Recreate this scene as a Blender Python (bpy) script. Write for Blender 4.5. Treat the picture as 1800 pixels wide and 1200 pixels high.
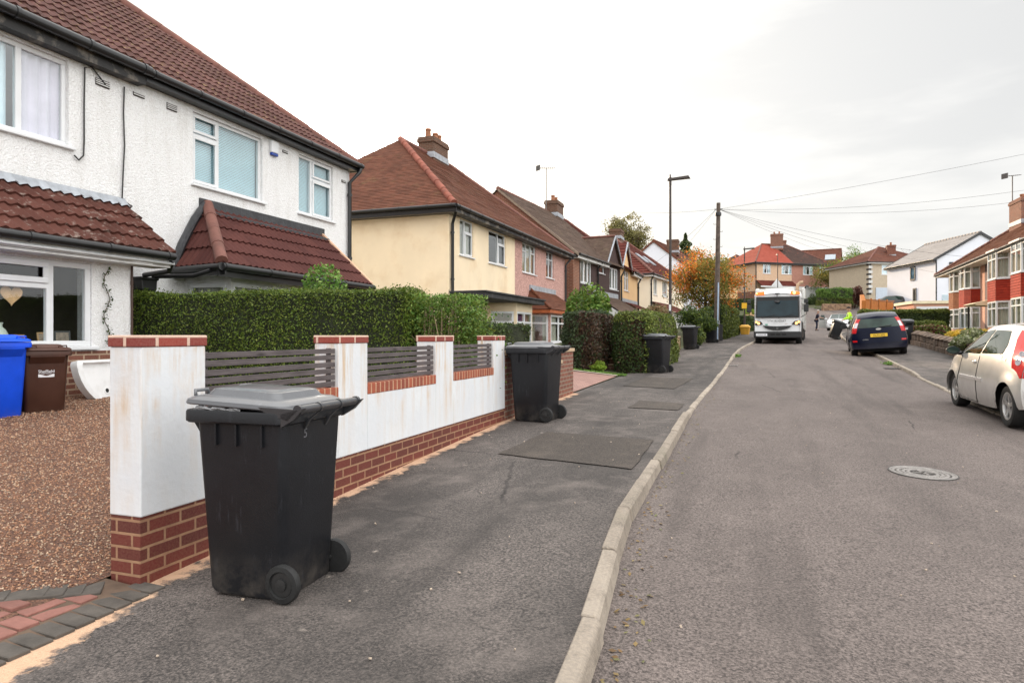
import bpy, math, random
import numpy as np
from mathutils import Vector, Matrix

random.seed(7)
rng = np.random.default_rng(11)
R = math.radians
SC = bpy.context.scene
COL = SC.collection
for o in list(bpy.data.objects):
    bpy.data.objects.remove(o)

# ------------------------------------------------------------------ camera
EYE = 1.4
YAW = math.atan(411 / 1180.0)
cam_d = bpy.data.cameras.new('camera')
cam = bpy.data.objects.new('camera', cam_d)
COL.objects.link(cam)
cam.location = (0, 0, EYE)
cam.rotation_euler = (R(90), 0, YAW)
cam_d.sensor_width = 36
cam_d.lens = 1180 / 1800 * 36
cam_d.shift_y = -10 / 1800
cam_d.clip_start = 0.05
cam_d.clip_end = 2000
SC.camera = cam

# ------------------------------------------------------------------ light
SUN_AZ, SUN_EL = R(31.6), R(15.5)          # left of the street direction, low
SUN = Vector((-math.sin(SUN_AZ) * math.cos(SUN_EL), math.cos(SUN_AZ) * math.cos(SUN_EL), math.sin(SUN_EL)))
sun_d = bpy.data.lights.new('sun', 'SUN')
sun_d.energy = 5.0
sun_d.angle = R(2)
sun_d.color = (1.0, 0.77, 0.53)
sun = bpy.data.objects.new('sun', sun_d)
COL.objects.link(sun)
sun.location = SUN * 60
sun.rotation_euler = (-SUN).to_track_quat('-Z', 'Y').to_euler()

SC.view_settings.view_transform = 'Standard'
SC.view_settings.look = 'None'
SC.view_settings.exposure = 0.06
SC.view_settings.gamma = 1.0
SC.view_settings.use_curve_mapping = False
SC.cycles.max_bounces = 6
SC.cycles.transparent_max_bounces = 8
SC.cycles.caustics_reflective = False
SC.cycles.caustics_refractive = False


class NT:
    """small node-tree helper"""
    def __init__(s, nt):
        s.nt = nt

    def n(s, typ, ins=None, **attrs):
        nd = s.nt.nodes.new(typ)
        for k, v in attrs.items():
            setattr(nd, k, v)
        for k, v in (ins or {}).items():
            s.set(nd.inputs[k], v)
        return nd

    def set(s, sock, v):
        if isinstance(v, bpy.types.NodeSocket):
            s.nt.links.new(v, sock)
        elif isinstance(v, bpy.types.Node):
            s.nt.links.new(v.outputs[0], sock)
        else:
            if sock.type == 'RGBA' and len(v) == 3:
                v = (*v, 1)
            sock.default_value = v

    def math(s, op, a, b=0.0, c=None, clamp=False):
        nd = s.n('ShaderNodeMath', {0: a, 1: b}, operation=op, use_clamp=clamp)
        if c is not None:
            s.set(nd.inputs[2], c)
        return nd.outputs[0]

    def mix(s, f, a, b, blend='MIX'):
        nd = s.n('ShaderNodeMix', data_type='RGBA', blend_type=blend)
        s.set(nd.inputs[0], f)
        s.set(nd.inputs[6], a)
        s.set(nd.inputs[7], b)
        return nd.outputs[2]

    def ramp(s, f, stops, interp='LINEAR'):
        nd = s.n('ShaderNodeValToRGB', {0: f})
        cr = nd.color_ramp
        cr.interpolation = interp
        while len(cr.elements) < len(stops):
            cr.elements.new(0.5)
        for e, (p, c) in zip(cr.elements, stops):
            e.position = p
            e.color = (*c, 1) if len(c) == 3 else c
        return nd.outputs[0]

    def maprange(s, v, a, b, c=0.0, d=1.0, smooth=False):
        nd = s.n('ShaderNodeMapRange', {0: v, 1: a, 2: b, 3: c, 4: d})
        if smooth:
            nd.interpolation_type = 'SMOOTHSTEP'
        return nd.outputs[0]

    def noise(s, vec, scale, detail=3.0, rough=0.55):
        return s.n('ShaderNodeTexNoise', {'Vector': vec, 'Scale': scale, 'Detail': detail, 'Roughness': rough})


# ------------------------------------------------------------------ sky: thin bright overcast, sun just behind the roofs
W = bpy.data.worlds.new('World')
SC.world = W
W.use_nodes = True
W.node_tree.nodes.clear()
w = NT(W.node_tree)
sky = w.n('ShaderNodeTexSky', sky_type='NISHITA')
sky.sun_disc = False
sky.sun_elevation = SUN_EL
sky.sun_rotation = -SUN_AZ
sky.air_density = 1.0
sky.dust_density = 2.0
bg1 = w.n('ShaderNodeBackground', {'Color': sky, 'Strength': 0.12})
dirv = w.n('ShaderNodeTexCoord').outputs['Generated']
dn = w.n('ShaderNodeVectorMath', {0: dirv}, operation='NORMALIZE').outputs[0]
sep = w.n('ShaderNodeSeparateXYZ', {0: dn})
dot = w.n('ShaderNodeVectorMath', {0: dn, 1: tuple(SUN)}, operation='DOT_PRODUCT').outputs['Value']
glow = w.math('POWER', w.math('MAXIMUM', dot, 0.0), 6.0)
core = w.math('POWER', w.math('MAXIMUM', dot, 0.0), 260.0)
zen = w.maprange(sep.outputs[2], 0.42, 1.0, 0.0, 1.0, True)
back = w.maprange(sep.outputs[1], 0.15, -0.7, 0.0, 1.0, True)
side = w.maprange(w.n('ShaderNodeVectorMath', {0: dn, 1: (0.96, -0.28, 0.0)}, operation='DOT_PRODUCT').outputs['Value'], 0.12, 0.75, 0.0, 1.0, True)
st = w.n('ShaderNodeMapping', {'Vector': dn, 'Scale': (1.6, 1.6, 7.0), 'Rotation': (0.0, 0.12, 0.5)})
nz = w.noise(st.outputs[0], 1.5, 5.0, 0.55).outputs[0]
cl = w.maprange(nz, 0.40, 0.60, 0.0, 1.0, True)
st2 = w.n('ShaderNodeMapping', {'Vector': dn, 'Scale': (3.0, 3.0, 14.0), 'Location': (1.3, 0.4, 0.2)})
nz2 = w.noise(st2.outputs[0], 1.7, 4.0, 0.5).outputs[0]
low = w.math('MULTIPLY', w.maprange(sep.outputs[2], 0.25, 0.10, 0.0, 1.0, True), w.maprange(nz2, 0.52, 0.70, 0.0, 1.0, True))
low = w.math('MULTIPLY', low, 0.5)
ccol = w.mix(cl, (0.79, 0.79, 0.785), (0.93, 0.92, 0.90))
ccol = w.mix(low, ccol, (0.52, 0.56, 0.58))
val = w.math('ADD', 1.0, w.math('MULTIPLY', glow, 0.55))
val = w.math('ADD', val, w.math('MULTIPLY', core, 7.0))
val = w.math('ADD', val, w.math('MULTIPLY', zen, 2.3))
val = w.math('ADD', val, w.math('MULTIPLY', back, 0.55))
val = w.math('ADD', val, w.math('MULTIPLY', side, 1.7))
tint = w.mix(w.math('MULTIPLY', glow, 0.7), (1.0, 1.0, 1.0), (1.0, 0.95, 0.86))
ccol = w.mix(1.0, ccol, tint, 'MULTIPLY')
bg2 = w.n('ShaderNodeBackground', {'Color': ccol, 'Strength': val})
mx = w.n('ShaderNodeMixShader', {0: 0.9, 1: bg1.outputs[0], 2: bg2.outputs[0]})
w.n('ShaderNodeOutputWorld', {0: mx.outputs[0]})

# ================================================================== helpers
def s(r, g, b):
    f = lambda v: (v / 255 / 12.92) if v / 255 <= 0.04045 else ((v / 255 + 0.055) / 1.055) ** 2.4
    return (f(r), f(g), f(b))


def new_mat(name):
    m = bpy.data.materials.new(name)
    m.use_nodes = True
    m.node_tree.nodes.clear()
    t = NT(m.node_tree)
    out = t.n('ShaderNodeOutputMaterial')
    return m, t, out


def objco(t):
    return t.n('ShaderNodeTexCoord').outputs['Object']


def finish(t, out, col, rough=0.8, bump=None, bump_d=0.01, metal=0.0, spec=0.5, coat=0.0, emit=None, estr=0.0, bstr=1.0, sub=0.0):
    p = t.n('ShaderNodeBsdfPrincipled', {'Base Color': col, 'Roughness': rough, 'Metallic': metal,
                                         'Specular IOR Level': spec, 'Coat Weight': coat, 'Coat Roughness': 0.05})
    if emit is not None:
        t.set(p.inputs['Emission Color'], emit)
        t.set(p.inputs['Emission Strength'], estr)
    if bump is not None:
        b = t.n('ShaderNodeBump', {'Height': bump, 'Distance': bump_d, 'Strength': bstr})
        t.set(p.inputs['Normal'], b.outputs[0])
    t.set(out.inputs[0], p.outputs[0])
    return p


def mix3(a, k):
    return tuple(min(1.0, v * k) for v in a)


def simple(name, col, rough=0.6, var=0.12, vscale=4.0, bscale=0, bdist=0.003, metal=0.0, spec=0.5, coat=0.0, dirt=None, bstr=1.0):
    m, t, out = new_mat(name)
    co = objco(t)
    nz = t.noise(co, vscale, 5.0, 0.6).outputs[0]
    c = t.mix(t.maprange(nz, 0.3, 0.7), mix3(col, 1 - var), mix3(col, 1 + var))
    if dirt:
        nd = t.noise(co, dirt[1], 6.0, 0.65).outputs[0]
        c = t.mix(t.math('MULTIPLY', t.maprange(nd, 0.5, 0.72), dirt[2]), c, dirt[0])
    b = t.noise(co, bscale, 3.0, 0.6).outputs[0] if bscale else None
    finish(t, out, c, rough, b, bdist, metal, spec, coat, bstr=bstr)
    return m


def pebble(name, ca, cb, scale=60, bdist=0.012, dirt=None, rough=0.9, big=0.08):
    m, t, out = new_mat(name)
    co = objco(t)
    v = t.n('ShaderNodeTexVoronoi', {'Vector': co, 'Scale': scale})
    r = t.n('ShaderNodeSeparateColor', {0: v.outputs['Color']}).outputs[0]
    c = t.mix(r, ca, cb)
    nb = t.noise(co, 0.9, 5.0, 0.6).outputs[0]
    c = t.mix(t.maprange(nb, 0.35, 0.7, 0.0, big * 3), c, mix3(ca, 0.72))
    if dirt:
        sp = t.n('ShaderNodeMapping', {'Vector': co, 'Scale': (3.5, 3.5, 0.5)})
        nd = t.noise(sp.outputs[0], 1.6, 6.0, 0.65).outputs[0]
        c = t.mix(t.math('MULTIPLY', t.maprange(nd, 0.5, 0.75), dirt[1]), c, dirt[0])
    n1 = t.noise(co, scale * 0.55, 3.0, 0.6).outputs[0]
    h = t.math('ADD', t.math('MULTIPLY', v.outputs['Distance'], -0.6), n1)
    finish(t, out, c, rough, h, bdist)
    return m


def swz(t, co):
    sp = t.n('ShaderNodeSeparateXYZ', {0: co})
    u = t.math('ADD', sp.outputs[0], sp.outputs[1])
    return t.n('ShaderNodeCombineXYZ', {0: u, 1: sp.outputs[2], 2: 0.0}).outputs[0], sp


def brick(name, c1, c2, mortar, bw=0.225, bh=0.075, ms=0.012, rough=0.85, off=(0, 0), var=0.5, flat=False, dirt=0.25):
    m, t, out = new_mat(name)
    co = objco(t)
    v, sp = swz(t, co)
    if flat:
        v = co
    mp = t.n('ShaderNodeMapping', {'Vector': v, 'Location': (off[0], off[1], 0)})
    b = t.n('ShaderNodeTexBrick', {'Vector': mp.outputs[0], 'Color1': c1, 'Color2': c2, 'Mortar': mortar, 'Scale': 1.0,
                                   'Mortar Size': ms, 'Mortar Smooth': 0.15, 'Bias': 0.0, 'Brick Width': bw, 'Row Height': bh})
    nz = t.noise(co, 9.0, 6.0, 0.65).outputs[0]
    c = t.mix(t.maprange(nz, 0.3, 0.72, 0.0, var), b.outputs[0], mix3(c1, 0.55))
    n2 = t.noise(co, 70.0, 3.0, 0.6).outputs[0]
    c = t.mix(t.maprange(n2, 0.35, 0.7, 0.0, dirt), c, mix3(mortar, 0.8))
    h = t.math('ADD', t.math('MULTIPLY', b.outputs['Fac'], -1.0), t.math('MULTIPLY', n2, 0.35))
    finish(t, out, c, rough, h, 0.006)
    return m


def tilemat(name, ca, cb, cw=0.3, ch=0.32, rough=0.75, moss=None, dark=0.25, spots=None):
    """clay / concrete roof tile: a colour of its own for every tile, from the UV in metres"""
    m, t, out = new_mat(name)
    uv = t.n('ShaderNodeTexCoord').outputs['UV']
    sp = t.n('ShaderNodeSeparateXYZ', {0: uv})
    fu = t.math('FLOOR', t.math('DIVIDE', sp.outputs[0], cw))
    fv = t.math('FLOOR', t.math('DIVIDE', sp.outputs[1], ch))
    cell = t.n('ShaderNodeCombineXYZ', {0: fu, 1: fv, 2: 0.0}).outputs[0]
    wn = t.n('ShaderNodeTexWhiteNoise', {'Vector': cell}, noise_dimensions='2D').outputs[0]
    c = t.mix(wn, ca, cb)
    co = objco(t)
    nz = t.noise(co, 1.4, 6.0, 0.62).outputs[0]
    c = t.mix(t.maprange(nz, 0.42, 0.72, 0.0, dark * 2), c, mix3(ca, 0.45))
    n3 = t.noise(co, 38.0, 4.0, 0.7).outputs[0]
    c = t.mix(t.maprange(n3, 0.35, 0.7, 0.0, 0.35), c, mix3(cb, 1.25))
    if moss:
        nm = t.noise(co, moss[1], 6.0, 0.7).outputs[0]
        c = t.mix(t.math('MULTIPLY', t.maprange(nm, 0.56, 0.68), moss[2]), c, moss[0])
    if spots:
        c = t.mix(t.math('MULTIPLY', t.math('GREATER_THAN', wn, 1 - spots[1]), 0.9), c, spots[0])
    edge = t.math('FRACT', t.math('DIVIDE', sp.outputs[1], ch))
    h = t.math('ADD', t.math('MULTIPLY', edge, -0.5), t.math('MULTIPLY', n3, 0.4))
    finish(t, out, c, rough, h, 0.006, spec=0.12)
    return m


def leafmat(name, cols, rough=0.55, trans=0.25):
    m, t, out = new_mat(name)
    g = t.n('ShaderNodeNewGeometry')
    rnd = g.outputs['Random Per Island']
    n = len(cols)
    c = t.ramp(rnd, [(i / max(1, n - 1), cc) for i, cc in enumerate(cols)])
    co = objco(t)
    nz = t.noise(co, 1.3, 3.0, 0.5).outputs[0]
    hs = t.n('ShaderNodeHueSaturation', {'Hue': 0.5, 'Saturation': 1.0, 'Value': t.maprange(nz, 0.3, 0.7, 0.7, 1.25), 'Color': c})
    p = t.n('ShaderNodeBsdfPrincipled', {'Base Color': hs.outputs[0], 'Roughness': rough, 'Specular IOR Level': 0.35})
    tr = t.n('ShaderNodeBsdfTranslucent', {'Color': hs.outputs[0]})
    mx = t.n('ShaderNodeMixShader', {0: trans, 1: p.outputs[0], 2: tr.outputs[0]})
    t.set(out.inputs[0], mx.outputs[0])
    return m


def glassmat(name, tint=(0.9, 0.95, 0.95), base=0.14, dark=0.0):
    m, t, out = new_mat(name)
    g = t.n('ShaderNodeNewGeometry')
    dt = t.n('ShaderNodeVectorMath', {0: g.outputs['Normal'], 1: g.outputs['Incoming']}, operation='DOT_PRODUCT').outputs['Value']
    fr = t.math('POWER', t.math('SUBTRACT', 1.0, t.math('ABSOLUTE', dt)), 4.0)
    f = t.math('ADD', t.math('MULTIPLY', fr, 0.9), base, clamp=True)
    gl = t.n('ShaderNodeBsdfGlossy', {'Color': (0.95, 0.98, 1.0), 'Roughness': 0.01})
    co = objco(t)
    nb = t.noise(co, 1.1, 2.0, 0.4).outputs[0]
    b = t.n('ShaderNodeBump', {'Height': nb, 'Distance': 0.006, 'Strength': 0.6})
    t.set(gl.inputs['Normal'], b.outputs[0])
    tr = t.n('ShaderNodeBsdfTransparent', {'Color': tint})
    mx = t.n('ShaderNodeMixShader', {0: f, 1: tr.outputs[0], 2: gl.outputs[0]})
    t.set(out.inputs[0], mx.outputs[0])
    return m


def darkglass(name, col=(0.012, 0.016, 0.016), rough=0.03, var=2.0):
    m, t, out = new_mat(name)
    co = objco(t)
    nb = t.noise(co, 2.2, 2.0, 0.5).outputs[0]
    finish(t, out, t.mix(t.maprange(nb, 0.4, 0.6), col, mix3(col, var)), rough, nb, 0.01, spec=0.35, coat=0.1, bstr=0.2)
    return m


def emis(name, col, strength):
    m, t, out = new_mat(name)
    finish(t, out, mix3(col, 0.8), 0.3, emit=col, estr=strength)
    return m


class MB:
    """collects faces and links them as one mesh object"""
    def __init__(s, off=(0, 0, 0)):
        s.v, s.f, s.uv, s.mi, s.cur = [], [], [], [], 0
        s.off = Vector(off)
        s.M = None

    def vert(s, p):
        p = Vector(p)
        if s.M is not None:
            p = s.M @ p
        s.v.append(tuple(p - s.off))
        return len(s.v) - 1

    def face(s, idx, uv=None):
        s.f.append(tuple(idx))
        s.uv.append(uv)
        s.mi.append(s.cur)

    def poly(s, pts, uv=None):
        s.face([s.vert(p) for p in pts], uv)

    def box(s, x0, x1, y0, y1, z0, z1):
        i = [s.vert(p) for p in ((x0, y0, z0), (x1, y0, z0), (x1, y1, z0), (x0, y1, z0), (x0, y0, z1), (x1, y0, z1), (x1, y1, z1), (x0, y1, z1))]
        for q in ((3, 2, 1, 0), (4, 5, 6, 7), (0, 1, 5, 4), (1, 2, 6, 5), (2, 3, 7, 6), (3, 0, 4, 7)):
            s.face([i[k] for k in q])

    def fbox(s, F, u0, u1, d0, d1, z0, z1):
        c = [F.p(u0, d0, z0), F.p(u1, d0, z0), F.p(u1, d1, z0), F.p(u0, d1, z0), F.p(u0, d0, z1), F.p(u1, d0, z1), F.p(u1, d1, z1), F.p(u0, d1, z1)]
        i = [s.vert(p) for p in c]
        for q in ((3, 2, 1, 0), (4, 5, 6, 7), (0, 1, 5, 4), (1, 2, 6, 5), (2, 3, 7, 6), (3, 0, 4, 7)):
            s.face([i[k] for k in q])

    def hexa(s, lo, hi):
        i = [s.vert(p) for p in list(lo) + list(hi)]
        for q in ((3, 2, 1, 0), (4, 5, 6, 7), (0, 1, 5, 4), (1, 2, 6, 5), (2, 3, 7, 6), (3, 0, 4, 7)):
            s.face([i[k] for k in q])

    def prism(s, pts, vec):
        a = [s.vert(p) for p in pts]
        b = [s.vert(Vector(p) + Vector(vec)) for p in pts]
        n = len(a)
        s.face(a[::-1])
        s.face(b)
        for k in range(n):
            s.face((a[k], a[(k + 1) % n], b[(k + 1) % n], b[k]))

    def loft(s, rings, cap0=True, cap1=True, closed=True):
        ids = [[s.vert(p) for p in r] for r in rings]
        n = len(ids[0])
        for a, b in zip(ids, ids[1:]):
            for k in range(n if closed else n - 1):
                s.face((a[k], a[(k + 1) % n], b[(k + 1) % n], b[k]))
        if cap0:
            s.face(ids[0][::-1])
        if cap1:
            s.face(ids[-1])

    def tube(s, pts, r, seg=8, caps=True):
        pts = [Vector(p) for p in pts]
        rr = r if isinstance(r, (list, tuple)) else [r] * len(pts)
        rings = []
        up = None
        for k, p in enumerate(pts):
            d = (pts[min(k + 1, len(pts) - 1)] - pts[max(k - 1, 0)])
            d = d.normalized() if d.length > 1e-9 else Vector((0, 0, 1))
            a = up if up is not None else (Vector((0, 0, 1)) if abs(d.z) < 0.9 else Vector((1, 0, 0)))
            x = (a - d * a.dot(d))
            x = x.normalized() if x.length > 1e-6 else d.orthogonal().normalized()
            up = x
            y = d.cross(x)
            rings.append([p + (x * math.cos(2 * math.pi * j / seg) + y * math.sin(2 * math.pi * j / seg)) * rr[k] for j in range(seg)])
        s.loft(rings, caps, caps)

    def lathe(s, c, axis, prof, seg=24, cap=True):
        """prof: (radius, height along axis)"""
        c = Vector(c)
        ax = Vector(axis).normalized()
        x = ax.orthogonal().normalized()
        y = ax.cross(x)
        rings = [[c + ax * h + (x * math.cos(2 * math.pi * j / seg) + y * math.sin(2 * math.pi * j / seg)) * max(r, 1e-4) for j in range(seg)] for r, h in prof]
        s.loft(rings, cap, cap)

    def build(s, name, mat, parent=None, smooth=False, bevel=0.0, bseg=2, angle=None):
        me = bpy.data.meshes.new(name)
        me.from_pydata(s.v, [], s.f)
        if any(u is not None for u in s.uv):
            ul = me.uv_layers.new(name='UVMap')
            k = 0
            dat = []
            for f, u in zip(s.f, s.uv):
                for j in range(len(f)):
                    dat.extend(u[j] if u else (0, 0))
            ul.data.foreach_set('uv', dat)
        mats = mat if isinstance(mat, (list, tuple)) else [mat]
        for m in mats:
            me.materials.append(m)
        if len(mats) > 1:
            me.polygons.foreach_set('material_index', s.mi)
        if smooth:
            me.polygons.foreach_set('use_smooth', [True] * len(s.f))
        me.update()
        if angle:
            me.set_sharp_from_angle(angle=R(angle))
        o = bpy.data.objects.new(name, me)
        COL.objects.link(o)
        if parent is not None:
            o.parent = parent
        if bevel:
            b = o.modifiers.new('bevel', 'BEVEL')
            b.width = bevel
            b.segments = bseg
            b.limit_method = 'ANGLE'
            b.angle_limit = R(35)
        return o


class Fr:
    """a vertical wall plane: u runs from p0 to p1, d points out to the right of that run"""
    def __init__(s, p0, p1):
        s.a = Vector((p0[0], p0[1]))
        e = Vector((p1[0], p1[1])) - s.a
        s.L = e.length
        s.e = e / s.L
        s.n = Vector((s.e.y, -s.e.x))

    def p(s, u, d, z):
        q = s.a + s.e * u + s.n * d
        return Vector((q.x, q.y, z))


def tag(o, label=None, cat=None, group=None, kind=None):
    if label:
        o['label'] = label
    if cat:
        o['category'] = cat
    if group:
        o['group'] = group
    if kind:
        o['kind'] = kind
    return o


def thing(name, label, cat, loc=(0, 0, 0), rz=0.0, group=None):
    o = bpy.data.objects.new(name, None)
    o.empty_display_size = 0.2
    COL.objects.link(o)
    o.location = loc
    o.rotation_euler = (0, 0, rz)
    return tag(o, label, cat, group)


def struct(o):
    o['kind'] = 'structure'
    return o


def children(o):
    return [c for c in bpy.data.objects if c.parent == o]


def copy_tree(o, parent=None):
    c = o.copy()
    COL.objects.link(c)
    c.parent = parent
    for ch in children(o):
        copy_tree(ch, c)
    return c


def text_part(name, body, size, M, mat, parent, align='CENTER', ext=0.001, sx=1.0):
    cu = bpy.data.curves.new(name, 'FONT')
    cu.body = body
    cu.size = size
    cu.align_x = align
    cu.align_y = 'CENTER'
    cu.extrude = ext
    tmp = bpy.data.objects.new('tmp_text', cu)
    COL.objects.link(tmp)
    bpy.context.view_layer.update()
    me = bpy.data.meshes.new_from_object(tmp.evaluated_get(bpy.context.evaluated_depsgraph_get()))
    bpy.data.objects.remove(tmp)
    bpy.data.curves.remove(cu)
    me.name = name
    me.transform(M @ Matrix.Diagonal((sx, 1, 1, 1)))
    me.materials.clear()
    me.materials.append(mat)
    o = bpy.data.objects.new(name, me)
    COL.objects.link(o)
    o.parent = parent
    return o


def np_mesh(name, V, F, mats, parent=None, mi=None, smooth=False):
    """V (n,3) float, F (m,4) int quads"""
    me = bpy.data.meshes.new(name)
    me.vertices.add(len(V))
    me.vertices.foreach_set('co', np.ascontiguousarray(V, dtype=np.float32).ravel())
    k = F.shape[1]
    me.loops.add(F.size)
    me.loops.foreach_set('vertex_index', np.ascontiguousarray(F, dtype=np.int32).ravel())
    me.polygons.add(len(F))
    me.polygons.foreach_set('loop_start', np.arange(0, F.size, k, dtype=np.int32))
    for m in mats:
        me.materials.append(m)
    if mi is not None:
        me.polygons.foreach_set('material_index', np.ascontiguousarray(mi, dtype=np.int32))
    if smooth:
        me.polygons.foreach_set('use_smooth', np.ones(len(F), dtype=bool))
    me.update(calc_edges=True)
    me.validate()
    o = bpy.data.objects.new(name, me)
    COL.objects.link(o)
    if parent is not None:
        o.parent = parent
    return o


def leaf_quads(Cn, size, out=None, bias=0.0, aspect=0.55):
    """diamond leaves at centres Cn; returns V,F"""
    n = len(Cn)
    nr = rng.normal(size=(n, 3))
    if out is not None:
        nr = nr * (1 - bias) + out * bias * 1.6
    nr /= np.linalg.norm(nr, axis=1, keepdims=True) + 1e-9
    a = rng.normal(size=(n, 3))
    a -= nr * (a * nr).sum(1, keepdims=True)
    a /= np.linalg.norm(a, axis=1, keepdims=True) + 1e-9
    b = np.cross(nr, a)
    sz = size * rng.uniform(0.6, 1.35, (n, 1))
    V = np.empty((n, 4, 3))
    V[:, 0] = Cn - a * sz
    V[:, 1] = Cn + b * sz * aspect + a * sz * 0.1
    V[:, 2] = Cn + a * sz
    V[:, 3] = Cn - b * sz * aspect + a * sz * 0.1
    return V.reshape(-1, 3), np.arange(n * 4).reshape(-1, 4)


def interp(pts):
    xs = [p[0] for p in pts]
    ys = [p[1] for p in pts]
    n = len(xs)
    dd = [(ys[i + 1] - ys[i]) / (xs[i + 1] - xs[i]) for i in range(n - 1)]
    m = [dd[0]] + [0 if dd[i - 1] * dd[i] <= 0 else 2 * dd[i - 1] * dd[i] / (dd[i - 1] + dd[i]) for i in range(1, n - 1)] + [dd[-1]]

    def f(x):
        if x <= xs[0]:
            return ys[0] + (x - xs[0]) * m[0]
        if x >= xs[-1]:
            return ys[-1] + (x - xs[-1]) * min(m[-1], 0.02)
        k = 0
        while x > xs[k + 1]:
            k += 1
        h = xs[k + 1] - xs[k]
        t = (x - xs[k]) / h
        return ((2 * t ** 3 - 3 * t ** 2 + 1) * ys[k] + (t ** 3 - 2 * t ** 2 + t) * h * m[k]
                + (-2 * t ** 3 + 3 * t ** 2) * ys[k + 1] + (t ** 3 - t ** 2) * h * m[k + 1])
    return f


# ================================================================== the lie of the land (metres; the eye is at z = 1.4)
gl = interp([(-30, -0.9), (-8, -0.35), (0, -0.08), (2.8, 0.025), (8.7, 0.235), (12.6, 0.30), (19.3, 0.37), (26, 0.57), (32, 0.80), (38.6, 1.02), (46, 1.3), (54, 1.58), (60, 1.8), (68, 2.1), (75, 2.8), (87, 4.4), (100, 6.3), (130, 8.0)])
gg = interp([(-30, -0.9), (-8, -0.3), (0, -0.1), (2.7, -0.03), (7.5, 0.055), (11.4, 0.145), (14, 0.2), (19.3, 0.37), (26.4, 0.66), (32, 0.85), (37, 0.98), (42, 1.18), (50, 1.55), (60, 1.8), (68, 1.95), (75, 2.7), (87, 4.4), (100, 6.2), (130, 8.0)])
gr = interp([(-30, -0.9), (-8, -0.3), (0, -0.12), (12, 0.17), (20, 0.45), (27.3, 0.78), (32, 1.02), (42, 1.24), (50, 1.5), (60, 1.9), (70, 3.0), (80, 4.2), (90, 5.3), (100, 6.4), (130, 8.0)])
kl = interp([(-30, -0.3), (0, -0.46), (2.7, -0.56), (5, -0.73), (10.5, -0.74), (18, -0.56), (26.7, -0.29), (37, 0.4), (46, 1.3), (60, 3.0), (75, 4.8), (90, 5.5)])
kr = interp([(-30, 3.6), (2, 3.7), (14, 3.85), (16.3, 3.95), (26.4, 4.3), (46, 5.5), (60, 8.3), (68, 11.0), (75, 16), (82, 26), (88, 36)])
xbl = interp([(-30, -3.14), (12.6, -3.14), (19, -3.1), (26, -2.95), (32, -2.8), (38.6, -2.1), (46, -1.2), (54, -0.2), (60, 0.8), (75, 2.6), (90, 3.4)])
xbr = interp([(-30, 6.0), (15, 6.4), (27, 6.6), (32, 6.65), (46, 7.4), (55, 9.2), (62, 11.5), (68, 14.5), (75, 20), (82, 30), (88, 40)])
hl = interp([(-30, 0.10), (9.6, 0.10), (11.6, 0.035), (23.5, 0.035), (25.2, 0.09), (90, 0.09)])
hr = interp([(-30, 0.03), (19.0, 0.035), (20.5, 0.09), (90, 0.09)])


def cross_k(Y):
    return 0.035 if Y < 10 else max(0.004, 0.035 - (Y - 10) * 0.0022)


def zr(X, Y):
    return gg(Y) + cross_k(Y) * (1.5 - X)


def zpl(X, Y):                                  # left pavement
    a, b = xbl(Y), kl(Y)
    t = (X - a) / (b - a)
    return gl(Y) * (1 - t) + (zr(b, Y) + hl(Y)) * t


def zpr(X, Y):                                  # right pavement
    a, b = kr(Y), xbr(Y)
    t = (X - a) / (b - a)
    return (zr(a, Y) + hr(Y)) * (1 - t) + gr(Y) * t


def zt(X, Y):                                   # gardens and hillside
    if X < xbl(Y):
        d = xbl(Y) - X
        return gl(Y) + 0.43 * min(d, 4.3) / 4.3 + max(0, d - 4.3) * 0.02
    d = X - xbr(Y)
    return gr(Y) + max(0, d) * 0.03


def gz(X, Y):
    if X < xbl(Y):
        return zt(X, Y)
    if X < kl(Y):
        return zpl(X, Y)
    if X <= kr(Y):
        return zr(X, Y)
    if X <= xbr(Y):
        return zpr(X, Y)
    return zt(X, Y)

# ================================================================== materials
UPVC = simple('white_upvc', (0.74, 0.75, 0.76), 0.35, 0.04, 3)
BLACKP = simple('black_plastic_gutter', (0.012, 0.012, 0.013), 0.35, 0.2, 8)
FELT = simple('black_felt', (0.03, 0.03, 0.031), 0.75, 0.4, 3, 25, 0.004, dirt=((0.12, 0.11, 0.1), 4, 0.5))
LEAD = simple('lead_flashing', (0.33, 0.35, 0.38), 0.5, 0.25, 5, 18, 0.006)
TARLEAD = simple('dark_flashing_tape', (0.035, 0.036, 0.04), 0.5, 0.4, 6, 22, 0.01)
PAINTBOARD = simple('peeling_black_board', (0.025, 0.024, 0.024), 0.6, 0.3, 4, 14, 0.004, dirt=((0.38, 0.33, 0.27), 3.2, 0.85))
SOFFIT = simple('white_painted_board', (0.66, 0.66, 0.65), 0.55, 0.1, 4, dirt=((0.25, 0.22, 0.18), 3, 0.5))
GLASS = glassmat('window_glass', base=0.055)
GLASS_SKY = glassmat('window_glass_upper', base=0.14)
ROOM = simple('dim_room', (0.16, 0.13, 0.11), 0.9, 0.3, 1.5)
BLIND = simple('pale_blue_blind', (0.55, 0.78, 0.86), 0.6, 0.05, 3)
CURT_P = simple('pale_curtain', (0.80, 0.72, 0.84), 0.8, 0.12, 2)
CURT_B = simple('pale_blue_curtain', (0.66, 0.82, 0.92), 0.8, 0.12, 2)
CURT_PURPLE = simple('purple_curtain', (0.13, 0.03, 0.11), 0.8, 0.2, 2)
CURT_CREAM = simple('cream_curtain', (0.45, 0.42, 0.34), 0.8, 0.15, 2)

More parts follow.
